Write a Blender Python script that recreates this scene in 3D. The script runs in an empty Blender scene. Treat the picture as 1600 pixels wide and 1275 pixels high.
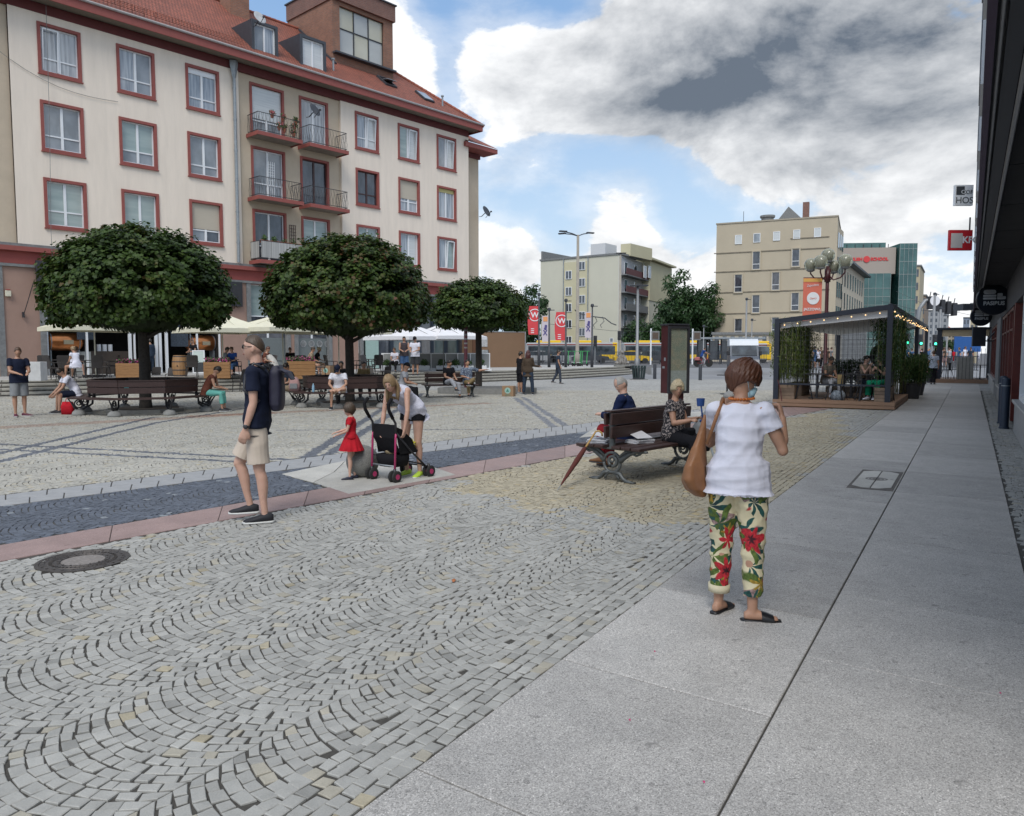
import bpy,bmesh,math,random
import numpy as np
from mathutils import Vector,Matrix,noise
random.seed(7);RNG=np.random.default_rng(7)
S=bpy.context.scene
COL=S.collection
R=math.radians
FPX,CX,CY,HZ,EYE=1200.0,800.0,637.5,550.0,1.62
TH=math.atan((CY-HZ)/FPX)
cam=bpy.data.cameras.new('camera');camo=bpy.data.objects.new('camera',cam);COL.objects.link(camo)
cam.sensor_width=36;cam.lens=36*FPX/1600;cam.clip_start=.05;cam.clip_end=3000
camo.location=(0,0,EYE);camo.rotation_euler=(math.pi/2-TH,0,0)
S.camera=camo
SUN_EL,SUN_AZ=R(50),R(190)
sl=bpy.data.lights.new('sun','SUN');sl.energy=1.5;sl.angle=R(28);sl.color=(1,.965,.91)
so=bpy.data.objects.new('sun',sl);COL.objects.link(so)
sd=Vector((math.sin(SUN_AZ)*math.cos(SUN_EL),math.cos(SUN_AZ)*math.cos(SUN_EL),math.sin(SUN_EL)))
so.rotation_euler=sd.to_track_quat('Z','Y').to_euler()
S.view_settings.view_transform='Standard';S.view_settings.look='None'
S.view_settings.exposure=0.55;S.view_settings.gamma=1;S.view_settings.use_curve_mapping=False
def ray(px,py):
 x=(px-CX)/FPX;y=-(py-CY)/FPX
 return Vector((x,math.cos(TH)+y*math.sin(TH),-math.sin(TH)+y*math.cos(TH)))
W=bpy.data.worlds.new('World');S.world=W;W.use_nodes=True
nt=W.node_tree;nt.nodes.clear()
def N(t,**k):
 n=nt.nodes.new(t)
 for a,b in k.items():setattr(n,a,b)
 return n
def L(a,b):nt.links.new(a,b)
def _set(i,v):
 if hasattr(v,'is_linked'):L(v,i)
 else:i.default_value=v
def mth(op,a,b=None,clamp=False):
 n=N('ShaderNodeMath',operation=op,use_clamp=clamp);_set(n.inputs[0],a)
 if b is not None:_set(n.inputs[1],b)
 return n.outputs[0]
sky=N('ShaderNodeTexSky');sky.sky_type='NISHITA';sky.sun_disc=False
sky.sun_elevation=SUN_EL;sky.sun_rotation=SUN_AZ;sky.air_density=1.3;sky.dust_density=1.6;sky.ozone_density=1.2
tc=N('ShaderNodeTexCoord');DIR=tc.outputs['Generated']
def vmul(v,s):
 n=N('ShaderNodeVectorMath',operation='MULTIPLY');L(v,n.inputs[0]);n.inputs[1].default_value=s;return n.outputs[0]
def vadd(v,s):
 n=N('ShaderNodeVectorMath',operation='ADD');L(v,n.inputs[0]);_set(n.inputs[1],s);return n.outputs[0]
def fbm(v,scale,detail=9,rough=.55,dist=0.0):
 n=N('ShaderNodeTexNoise');n.inputs['Scale'].default_value=scale;n.inputs['Detail'].default_value=detail
 n.inputs['Roughness'].default_value=rough;n.inputs['Distortion'].default_value=dist;L(v,n.inputs['Vector']);return n.outputs[0]
def ramp(x,a,b,lo=0.0,hi=1.0,smooth=True):
 n=N('ShaderNodeMapRange',interpolation_type='SMOOTHSTEP' if smooth else 'LINEAR');_set(n.inputs[0],x)
 n.inputs[1].default_value=a;n.inputs[2].default_value=b;n.inputs[3].default_value=lo;n.inputs[4].default_value=hi
 return n.outputs[0]
def mixc(f,a,b):
 n=N('ShaderNodeMix',data_type='RGBA');_set(n.inputs[0],f);_set(n.inputs[6],a);_set(n.inputs[7],b);return n.outputs[2]
def blob(px,py,rx,ry):
 """smooth cloud bank centred on a direction of the sky (rx, ry as angles)"""
 d=ray(px,py).normalized();r=Vector((d.y,-d.x,0)).normalized();u=r.cross(d)
 a=N('ShaderNodeVectorMath',operation='DOT_PRODUCT');L(DIR,a.inputs[0]);a.inputs[1].default_value=r
 b=N('ShaderNodeVectorMath',operation='DOT_PRODUCT');L(DIR,b.inputs[0]);b.inputs[1].default_value=u
 c=N('ShaderNodeVectorMath',operation='DOT_PRODUCT');L(DIR,c.inputs[0]);c.inputs[1].default_value=d
 e=mth('ADD',mth('POWER',mth('MULTIPLY',mth('ABSOLUTE',a.outputs['Value']),1200/rx),2.0),mth('POWER',mth('MULTIPLY',mth('ABSOLUTE',b.outputs['Value']),1200/ry),2.0))
 g=mth('POWER',2.718,mth('MULTIPLY',e,-1.0))
 return mth('MULTIPLY',g,mth('GREATER_THAN',c.outputs['Value'],0.0))
sv=vmul(DIR,(1,1,1.75))
wv=vadd(sv,(3.1,1.7,.4))
n_big=fbm(wv,4.2,12,.60,.2)
n_off=fbm(vadd(wv,(-.016,-.01,.042)),4.2,12,.60,.2)
base=mth('ADD',n_big,-.54)
def addm(acc,px,py,rx,ry,k):return mth('ADD',acc,mth('MULTIPLY',blob(px,py,rx,ry),k))
m=base
for b in[(1230,80,330,150,.34),(810,115,120,80,.25),(600,70,90,150,.30),(985,140,130,90,.12),(925,245,80,45,-.22),(1060,330,60,80,-.15),(975,345,75,85,.26),(800,400,60,60,.26),(1250,330,260,150,.10),(1450,300,120,130,.22),(1090,420,130,60,.22),(840,275,90,35,.18),(1400,470,200,60,.09),(455,5,75,60,-.20),(690,20,40,70,-.12),(875,10,70,50,-.30),(870,330,95,95,-.30),(1110,350,90,50,-.24),(1390,262,90,50,-.26),(1230,330,70,40,-.18),(1460,400,60,60,-.15),(1040,270,60,40,-.12),(700,150,22,60,-.1),(1010,235,90,35,-.10)]:
 m=addm(m,*b)
elv=N('ShaderNodeSeparateXYZ');L(DIR,elv.inputs[0])
m=mth('ADD',m,ramp(elv.outputs[2],.55,.95,0,.10))
dens=mth('MAXIMUM',ramp(m,-.015,.075),mth('MULTIPLY',ramp(m,-.16,.04),.38))
thick=ramp(m,.05,.42)
lit=mth('MULTIPLY',mth('SUBTRACT',n_big,n_off),4.6)
grey=mth('MULTIPLY',thick,.30)
for b in[(1240,85,400,150,1.15),(1420,140,200,90,.55),(1080,90,110,80,.3),(1180,240,240,60,.22)]:
 grey=addm(grey,*b)
grey=mth('SUBTRACT',grey,mth('MULTIPLY',blob(640,90,350,200),.35))
grey=mth('SUBTRACT',mth('ADD',grey,mth('MULTIPLY',mth('SUBTRACT',fbm(wv,6.5,9,.62),.5),1.6)),lit)
greyc=mth('MAXIMUM',mth('MINIMUM',grey,2.4),-.25)
cloudc=mixc(ramp(greyc,-.12,1.9,smooth=False),(7.0,7.05,7.1,1),(.95,1.15,1.45,1))
skyb=mixc(.6,sky.outputs[0],(1.6,3.0,5.4,1))
hz=ramp(elv.outputs[2],0.0,.42,.85,0.05)
skyb=mixc(hz,skyb,(4.4,5.5,6.6,1))
allc=mixc(mth('MULTIPLY',dens,.97),skyb,cloudc)
below=ramp(elv.outputs[2],-.06,-.01,0.0,1.0)
allc=mixc(below,(2.2,2.2,2.2,1),allc)
bg=N('ShaderNodeBackground');bg.inputs[1].default_value=.105;L(allc,bg.inputs[0])
wo=N('ShaderNodeOutputWorld');L(bg.outputs[0],wo.inputs[0])
W.cycles.sampling_method='MANUAL';W.cycles.sample_map_resolution=1024
def G(px,py,z=0.0):
 d=ray(px,py);t=(z-EYE)/d.z;return Vector((d.x*t,d.y*t,z))
def P(px,py,Y):
 d=ray(px,py);t=Y/d.y;return Vector((d.x*t,Y,EYE+d.z*t))
def lerp(a,b,t):return a+(b-a)*t
def col4(c):return(c[0],c[1],c[2],1)
DV=Vector((.512,.859,0));DU=Vector((.859,-.512,0))
def WK(p,t,z=0.0):v=DU*p+DV*t;return Vector((v.x,v.y,z))
MATS={}
def mat(name,c=(.5,.5,.5),rough=.7,metal=0.0,var=.12,scale=8.0,bump=0.0,bscale=60.0,emit=None,alpha=None,spec=.5,c2=None,obj=True,coat=0,ior=None,trans=0,stretch=None):
 """principled material: base colour with two-scale noise variation and a fine bump"""
 if name in MATS:return MATS[name]
 m_=bpy.data.materials.new(name);m_.use_nodes=True;t=m_.node_tree;n=t.nodes;b=n['Principled BSDF']
 b.inputs['Roughness'].default_value=rough;b.inputs['Metallic'].default_value=metal
 b.inputs['Specular IOR Level'].default_value=spec
 if coat:b.inputs['Coat Weight'].default_value=coat
 if trans:b.inputs['Transmission Weight'].default_value=trans
 b.inputs['Base Color'].default_value=col4(c)
 if emit:b.inputs['Emission Color'].default_value=col4(emit[0]);b.inputs['Emission Strength'].default_value=emit[1]
 if alpha is not None:b.inputs['Alpha'].default_value=alpha
 tcn=n.new('ShaderNodeTexCoord');src=tcn.outputs['Object']
 if stretch:
  mp=n.new('ShaderNodeMapping');mp.inputs['Scale'].default_value=stretch;t.links.new(src,mp.inputs[0]);src=mp.outputs[0]
 if var>0:
  a=n.new('ShaderNodeTexNoise');a.inputs['Scale'].default_value=scale;a.inputs['Detail'].default_value=6;a.inputs['Roughness'].default_value=.65
  t.links.new(src,a.inputs['Vector'])
  cr=n.new('ShaderNodeValToRGB');cr.color_ramp.elements[0].position=.3;cr.color_ramp.elements[1].position=.7
  d=c2 or tuple(min(1,x*(1+var*.8)) for x in c)
  cr.color_ramp.elements[0].color=col4(tuple(x*(1-var) for x in c));cr.color_ramp.elements[1].color=col4(d)
  t.links.new(a.outputs[0],cr.inputs[0]);t.links.new(cr.outputs[0],b.inputs['Base Color'])
 if bump>0:
  e=n.new('ShaderNodeTexNoise');e.inputs['Scale'].default_value=bscale;e.inputs['Detail'].default_value=4
  t.links.new(src,e.inputs['Vector'])
  bp=n.new('ShaderNodeBump');bp.inputs['Strength'].default_value=bump;bp.inputs['Distance'].default_value=.01
  t.links.new(e.outputs[0],bp.inputs['Height']);t.links.new(bp.outputs[0],b.inputs['Normal'])
 MATS[name]=m_
 return m_
class NT:
 """short-hand for writing a material's node tree"""
 def __init__(s,name,rough=.7,metal=0.0):
  s.m=bpy.data.materials.new(name);s.m.use_nodes=True;s.t=s.m.node_tree;s.b=s.t.nodes['Principled BSDF']
  s.b.inputs['Roughness'].default_value=rough;s.b.inputs['Metallic'].default_value=metal
  s.tc=s.t.nodes.new('ShaderNodeTexCoord');s.obj=s.tc.outputs['Object'];MATS[name]=s.m
 def n(s,t,ins=None,**k):
  q=s.t.nodes.new(t)
  for a,b in k.items():setattr(q,a,b)
  for a,b in(ins or{}).items():s.set(q.inputs[a],b)
  return q
 def set(s,i,v):
  if hasattr(v,'is_linked'):s.t.links.new(v,i)
  else:i.default_value=v
 def math(s,op,a,b=0.0,c=0.0):
  q=s.n('ShaderNodeMath',operation=op);s.set(q.inputs[0],a);s.set(q.inputs[1],b);s.set(q.inputs[2],c);return q.outputs[0]
 def noise(s,scale,detail=5,rough=.6,v=None):return s.n('ShaderNodeTexNoise',{'Vector':v or s.obj,'Scale':scale,'Detail':detail,'Roughness':rough}).outputs[0]
 def ramp(s,x,a,b,lo=0.0,hi=1.0):return s.n('ShaderNodeMapRange',{0:x,1:a,2:b,3:lo,4:hi}).outputs[0]
 def mix(s,f,a,b,mode='MIX'):
  q=s.n('ShaderNodeMix',data_type='RGBA',blend_type=mode);s.set(q.inputs[0],f);s.set(q.inputs[6],a);s.set(q.inputs[7],b);return q.outputs[2]
 def bump(s,h,k=.4,d=.01):
  q=s.n('ShaderNodeBump',{'Strength':k,'Distance':d,'Height':h});s.t.links.new(q.outputs[0],s.b.inputs['Normal'])
 def color(s,c):s.set(s.b.inputs['Base Color'],c)
class MB:
 """collects shapes; build() links them as one mesh object"""
 def __init__(s):s.v=[];s.f=[];s.mi=[];s.M=Matrix.Identity(4);s.k=0;s.attr=None
 def add(s,vs,fs,mi=None):
  o=len(s.v);M=s.M
  s.v+=[tuple(M@Vector(v)) for v in vs];s.f+=[tuple(o+i for i in f) for f in fs];s.mi+=[s.k if mi is None else mi]*len(fs)
 def box(s,c,sz,rz=0,ch=0.0,M=None):
  hx,hy,hz_=sz[0]/2,sz[1]/2,sz[2]/2
  T=Matrix.Translation(Vector(c))@Matrix.Rotation(rz,4,'Z')
  if M is not None:T=T@M
  if ch<=0:
   vs=[T@Vector((x*hx,y*hy,z*hz_)) for z in(-1,1) for y in(-1,1) for x in(-1,1)]
   s.add(vs,[(0,2,3,1),(4,5,7,6),(0,1,5,4),(2,6,7,3),(0,4,6,2),(1,3,7,5)]);return
  ch=min(ch,hx*.45,hy*.45,hz_*.45);idx={};vs=[]
  for sx in(-1,1):
   for sy in(-1,1):
    for sz_ in(-1,1):
     for ax in range(3):
      q=[sx*(hx-ch),sy*(hy-ch),sz_*(hz_-ch)];q[ax]=(sx*hx,sy*hy,sz_*hz_)[ax]
      idx[(sx,sy,sz_,ax)]=len(vs);vs.append(T@Vector(q))
  fs=[]
  for ax in range(3):
   a,b=[(1,2),(2,0),(0,1)][ax]
   for sg in(-1,1):
    f=[]
    for(u,w) in((-1,-1),(1,-1),(1,1),(-1,1)):
     k=[0,0,0];k[ax]=sg;k[a]=u;k[b]=w;f.append(idx[(k[0],k[1],k[2],ax)])
    fs.append(f if sg>0 else f[::-1])
   for u in(-1,1):
    for w in(-1,1):
     k0=[0,0,0];k0[a]=u;k0[b]=w;k0[ax]=-1;k1=list(k0);k1[ax]=1
     f=[idx[(*k0,a)],idx[(*k0,b)],idx[(*k1,b)],idx[(*k1,a)]]
     fs.append(f if u*w<0 else f[::-1])
  for sx in(-1,1):
   for sy in(-1,1):
    for sz_ in(-1,1):
     f=[idx[(sx,sy,sz_,i)] for i in range(3)];fs.append(f if sx*sy*sz_>0 else f[::-1])
  s.add(vs,fs)
 def bar(s,a,b,w,h=None,ch=0.0,up=(0,0,1)):
  """rectangular bar from a to b"""
  a=Vector(a);b=Vector(b);d=b-a;l=d.length
  if l<1e-6:return
  y=d/l;u=Vector(up)
  if abs(y.dot(u))>.99:u=Vector((1,0,0))
  x=y.cross(u).normalized();z=x.cross(y)
  M=Matrix((x,y,z)).transposed().to_4x4()
  s.box((a+b)/2,(w,l,h or w),0,ch,M)
 def tube(s,pts,r,seg=8,cap=True,ell=None):
  pts=[Vector(p) for p in pts];n=len(pts);rr=r if isinstance(r,(list,tuple)) else[r]*n
  vs=[];fs=[];pu=None
  for i,p in enumerate(pts):
   d=(pts[min(i+1,n-1)]-pts[max(i-1,0)]).normalized()
   if pu is None:pu=Vector((0,0,1)) if abs(d.z)<.9 else Vector((0,1,0))
   x=d.cross(pu).normalized();pu=x.cross(d).normalized()
   for j in range(seg):
    a=2*math.pi*j/seg;vs.append(p+(x*math.cos(a)+pu*math.sin(a))*rr[i])
  for i in range(n-1):
   for j in range(seg):
    k=(j+1)%seg;fs.append((i*seg+j,i*seg+k,(i+1)*seg+k,(i+1)*seg+j))
  if cap:fs+=[tuple(range(seg))[::-1],tuple((n-1)*seg+j for j in range(seg))]
  s.add(vs,fs)
 def cyl(s,c,r,h,seg=16,r2=None):c=Vector(c);s.tube([c,c+Vector((0,0,h))],[r,r if r2 is None else r2],seg)
 def lathe(s,prof,seg=24,c=(0,0,0),M=None):
  c=Vector(c);vs=[];fs=[];n=len(prof)
  for(r,z) in prof:
   for j in range(seg):
    a=2*math.pi*j/seg;q=Vector((r*math.cos(a),r*math.sin(a),z));q=(M@q) if M is not None else q;vs.append(c+q)
  for i in range(n-1):
   for j in range(seg):
    k=(j+1)%seg;fs.append((i*seg+j,i*seg+k,(i+1)*seg+k,(i+1)*seg+j))
  fs+=[tuple(range(seg))[::-1],tuple((n-1)*seg+j for j in range(seg))]
  s.add(vs,fs)
 def ball(s,c,r,seg=16,ring=10,M=None):
  r=(r,r,r) if isinstance(r,(int,float)) else r
  c=Vector(c);vs=[];fs=[]
  for i in range(1,ring):
   t=math.pi*i/ring
   for j in range(seg):
    a=2*math.pi*j/seg;q=Vector((r[0]*math.sin(t)*math.cos(a),r[1]*math.sin(t)*math.sin(a),-r[2]*math.cos(t)));q=(M@q) if M is not None else q;vs.append(c+q)
  q0=Vector((0,0,-r[2]));q1=Vector((0,0,r[2]))
  if M is not None:q0=M@q0;q1=M@q1
  vs+=[c+q0,c+q1];a0=len(vs)-2
  for i in range(ring-2):
   for j in range(seg):
    k=(j+1)%seg;fs.append((i*seg+j,i*seg+k,(i+1)*seg+k,(i+1)*seg+j))
  for j in range(seg):
   k=(j+1)%seg;fs.append((a0,k,j));fs.append((a0+1,(ring-2)*seg+j,(ring-2)*seg+k))
  s.add(vs,fs)
 def prism(s,poly,h0,h1,T=None):
  """poly in xy, extruded z h0..h1"""
  T=T or Matrix.Identity(4);n=len(poly)
  vs=[T@Vector((x,y,h0)) for x,y in poly]+[T@Vector((x,y,h1)) for x,y in poly]
  fs=[tuple(range(n))[::-1],tuple(range(n,2*n))]+[(i,(i+1)%n,n+(i+1)%n,n+i) for i in range(n)]
  s.add(vs,fs)
 def quad(s,a,b,c,d):s.add([a,b,c,d],[(0,1,2,3)])
 def loft(s,secs,seg=20,cap=True,pw=2.0):
  """secs: (centre, xaxis*halfwidth, yaxis*halfdepth)"""
  vs=[];fs=[];n=len(secs)
  for c,x,y in secs:
   for j in range(seg):
    a=2*math.pi*j/seg;ca,sa=math.cos(a),math.sin(a)
    ca=math.copysign(abs(ca)**(2/pw),ca);sa=math.copysign(abs(sa)**(2/pw),sa)
    vs.append(Vector(c)+Vector(x)*ca+Vector(y)*sa)
  for i in range(n-1):
   for j in range(seg):
    k=(j+1)%seg;fs.append((i*seg+j,i*seg+k,(i+1)*seg+k,(i+1)*seg+j))
  if cap:fs+=[tuple(range(seg))[::-1],tuple((n-1)*seg+j for j in range(seg))]
  s.add(vs,fs)
 def mesh(s,name):
  me=bpy.data.meshes.new(name);me.from_pydata(s.v,[],s.f);return me
 def build(s,name,m,parent=None,smooth=False,**k):
  me=s.mesh(name);ms=m if isinstance(m,(list,tuple)) else[m]
  for q in ms:me.materials.append(q)
  if len(ms)>1:me.polygons.foreach_set('material_index',s.mi)
  return link(name,me,parent,smooth,**k)
def link(name,me,parent=None,smooth=False,**k):
 o=bpy.data.objects.new(name,me);COL.objects.link(o)
 if parent is not None:o.parent=parent
 if smooth:
  me.polygons.foreach_set('use_smooth',[True]*len(me.polygons))
  if smooth=='auto':me.set_sharp_from_angle(angle=R(38))
 for a,b in k.items():
  if a=='cat':o['category']=b
  else:o[a]=b
 me.update()
 return o
def thing(name,label,cat,loc=(0,0,0),rz=0,group=None):
 o=bpy.data.objects.new(name,None);COL.objects.link(o);o.location=loc;o.rotation_euler=(0,0,rz);o.empty_display_size=.2
 o['label']=label;o['category']=cat
 if group:o['group']=group
 return o
def dup(root,loc,rz=None,label=None,group=None,scale=None):
 def cp(o,par):
  c=o.copy();COL.objects.link(c)
  if par is not None:c.parent=par
  for ch in o.children:cp(ch,c)
  return c
 r=cp(root,None);r.location=loc
 if rz is not None:r.rotation_euler=(0,0,rz)
 if scale:r.scale=scale if isinstance(scale,tuple) else(scale,)*3
 if label:r['label']=label
 if group:r['group']=group
 return r
def text_mesh(txt,size,depth=.004,align='CENTER',bold=0.0,spacing=1.0):
 cu=bpy.data.curves.new('t','FONT');cu.body=txt;cu.size=size;cu.extrude=depth;cu.align_x=align;cu.align_y='CENTER';cu.offset=bold;cu.space_character=spacing
 o=bpy.data.objects.new('t',cu);COL.objects.link(o);dg=bpy.context.evaluated_depsgraph_get()
 me=bpy.data.meshes.new_from_object(o.evaluated_get(dg));bpy.data.objects.remove(o);bpy.data.curves.remove(cu);return me
def text(txt,size,loc,xdir,m,parent,up=(0,0,1),name='lettering',**k):
 """lettering standing on a plane: xdir = reading direction"""
 me=text_mesh(txt,size,**k);x=Vector(xdir).normalized();y=Vector(up).normalized();z=x.cross(y)
 me.transform(Matrix.Translation(Vector(loc))@Matrix((x,y,z)).transposed().to_4x4())
 me.materials.clear();me.materials.append(m);return link(name,me,parent)
def rebase(root,base):
 base=Vector(base)
 for c in root.children:c.location=c.location-base
 root.location=root.location+base
def stone_mat(name,rough=.75,spec=.35,speck=0.0,grain=.16,tint=None):
 q=NT(name,rough);q.b.inputs['Specular IOR Level'].default_value=spec
 a=q.n('ShaderNodeAttribute',attribute_name='stone');c=a.outputs['Color']
 f=q.noise(160,4,.7);g=q.noise(9,5,.6);h=q.noise(.8,4,.6)
 k=q.math('ADD',q.math('MULTIPLY',q.math('SUBTRACT',f,.5),2*grain+.25),q.math('ADD',q.math('MULTIPLY',q.math('SUBTRACT',g,.5),.5),q.math('ADD',1.0,q.math('MULTIPLY',q.math('SUBTRACT',h,.5),.35))))
 v=q.n('ShaderNodeVectorMath',operation='SCALE');q.set(v.inputs[0],c);q.set(v.inputs[3],k)
 q.color(v.outputs[0]);q.bump(q.noise(70,5,.6),.35,.004);return q.m
M_SET=stone_mat('granite setts')
def granite(name,c,speck=.9):
 """flame-cut granite: pale and dark crystals, faint stains"""
 q=NT(name,.62);q.b.inputs['Specular IOR Level'].default_value=.4
 ri=q.n('ShaderNodeObjectInfo').outputs['Random']
 v1=q.n('ShaderNodeTexVoronoi',{'Vector':q.obj,'Scale':210.0}).outputs['Color']
 sp=q.n('ShaderNodeSeparateColor',{0:v1});a=q.ramp(sp.outputs[0],.0,1.0,1-.38*speck,1+.30*speck)
 a=q.math('ADD',a,q.ramp(sp.outputs[1],.88,.93,0,.55*speck));a=q.math('SUBTRACT',a,q.ramp(sp.outputs[2],.90,.95,0,.35*speck))
 s1=q.math('MULTIPLY',q.math('SUBTRACT',q.noise(2.2,6,.65),.5),.75)
 s2=q.math('ADD',q.ramp(q.noise(8,3,.5),.66,.69,0,-.30),q.ramp(q.noise(24,2,.5),.71,.74,0,-.32))
 rr=q.math('MULTIPLY',q.math('SUBTRACT',ri,.5),.26)
 k=q.math('MULTIPLY',a,q.math('ADD',q.math('ADD',1.0,s1),q.math('ADD',s2,rr)))
 v=q.n('ShaderNodeVectorMath',operation='SCALE');q.set(v.inputs[0],c);q.set(v.inputs[3],k)
 q.color(v.outputs[0]);q.bump(q.noise(130,3,.6),.22,.003)
 q.set(q.b.inputs['Roughness'],q.ramp(q.noise(3.0,4),.3,.7,.5,.72));return q.m
M_SLAB=granite('grey granite slab',(.365,.352,.332))
M_PINK=granite('pink granite slab',(.30,.215,.20),.45)
M_PALE=granite('pale granite slab',(.43,.42,.385),.35)
M_JOINT=mat('joint sand',(.058,.054,.047),.95,var=.4,scale=30)
M_PALE2=mat('pale worn granite',(.31,.315,.32),.75,var=.14,scale=6,bump=.2)
def hz_(x,y):t=min(1,max(0,(y-52)/12));return.30*t*t*(3-2*t)
def far_ground():
 q=NT('far paving',.85)
 pos=q.n('ShaderNodeNewGeometry').outputs['Position']
 v=q.n('ShaderNodeTexVoronoi',{'Vector':pos,'Scale':8.5});cc=q.n('ShaderNodeSeparateColor',{0:v.outputs['Color']}).outputs[0]
 e=q.n('ShaderNodeTexVoronoi',{'Vector':pos,'Scale':8.5},feature='DISTANCE_TO_EDGE').outputs['Distance']
 f=q.math('MULTIPLY',q.ramp(e,.0,.09,.62,1.0),q.ramp(cc,0,1,.84,1.14))
 f=q.math('MULTIPLY',f,q.ramp(q.noise(.35,4,.6,pos),.3,.7,.88,1.1))
 c=q.n('ShaderNodeVectorMath',operation='SCALE');q.set(c.inputs[0],(.335,.335,.32));q.set(c.inputs[3],f)
 asp=q.n('ShaderNodeVectorMath',operation='SCALE');q.set(asp.inputs[0],(.21,.215,.225));q.set(asp.inputs[3],q.ramp(q.noise(.5,5,.6,pos),.3,.7,.85,1.15))
 sy=q.n('ShaderNodeSeparateXYZ',{0:pos}).outputs
 line=q.math('SUBTRACT',sy[1],q.math('ADD',q.math('MULTIPLY',sy[0],-.10),46.5))
 road=q.n('ShaderNodeVectorMath',operation='SCALE');q.set(road.inputs[0],(.10,.10,.105));q.set(road.inputs[3],q.ramp(q.noise(.4,5,.6,pos),.3,.7,.85,1.15))
 a=q.mix(q.ramp(line,0,.05),c.outputs[0],asp.outputs[0]);a=q.mix(q.ramp(sy[1],64,64.2),a,road.outputs[0])
 q.color(a)
 ys=[-20,32.3,32.4,40]+[52+i for i in range(13)]+[80,140,700];xs=[-500,-60,-20,0,20,60,120,500]
 vs=[(x,y,hz_(x,y)-.003 if y>32.35 else-.03) for y in ys for x in xs];n=len(xs)
 fs=[(j*n+i,j*n+i+1,(j+1)*n+i+1,(j+1)*n+i) for j in range(len(ys)-1) for i in range(n-1)]
 me=bpy.data.meshes.new('ground');me.from_pydata(vs,[],fs);me.materials.append(q.m);return link('ground',me,None,True,kind='structure')
GROUND=far_ground()
def gl(ax,ay,bx,by):a=G(ax,ay);b=G(bx,by);return(a.x,a.y,b.x,b.y)
L_PK0=gl(0,877,880,715)
L_PK1=gl(0,852,880,697)
L_DK1=gl(0,791,861,681)
L_PB1=gl(0,774,861,668)
def side(l,x,y):return((l[2]-l[0])*(y-l[1])-(l[3]-l[1])*(x-l[0]))/math.hypot(l[2]-l[0],l[3]-l[1])
HEX=[G(*p) for p in((440,741),(562,716),(672,728),(712,742),(545,772))]
HEXP=[(v.x,v.y) for v in HEX]
def inpoly(X,Y,poly):
 r=np.zeros(X.shape,bool);n=len(poly)
 for i in range(n):
  x0,y0=poly[i];x1,y1=poly[(i+1)%n]
  c=((y0>Y)!=(y1>Y))&(X<(x1-x0)*(Y-y0)/(y1-y0+1e-12)+x0);r^=c
 return r
DARKL=[gl(0,721,247,660)+(.085,),gl(0,708,240,652)+(.085,),gl(0,694,470,719)+(.07,),gl(0,702,470,726)+(.07,),gl(467,722,640,612)+(.10,),gl(494,722,660,615)+(.10,),gl(440,672,860,670)+(.05,),gl(0,655,470,648)+(.0,),gl(247,660,420,632)+(.07,)]
PALEL=[gl(806,622,872,672)+(.09,),gl(818,621,892,671)+(.09,)]
BANDL=[gl(0,668,420,645)+(.35,),gl(420,645,760,630)+(.3,)]
MANH=G(130,876)
PL=(.40,.97/1.164)
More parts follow.
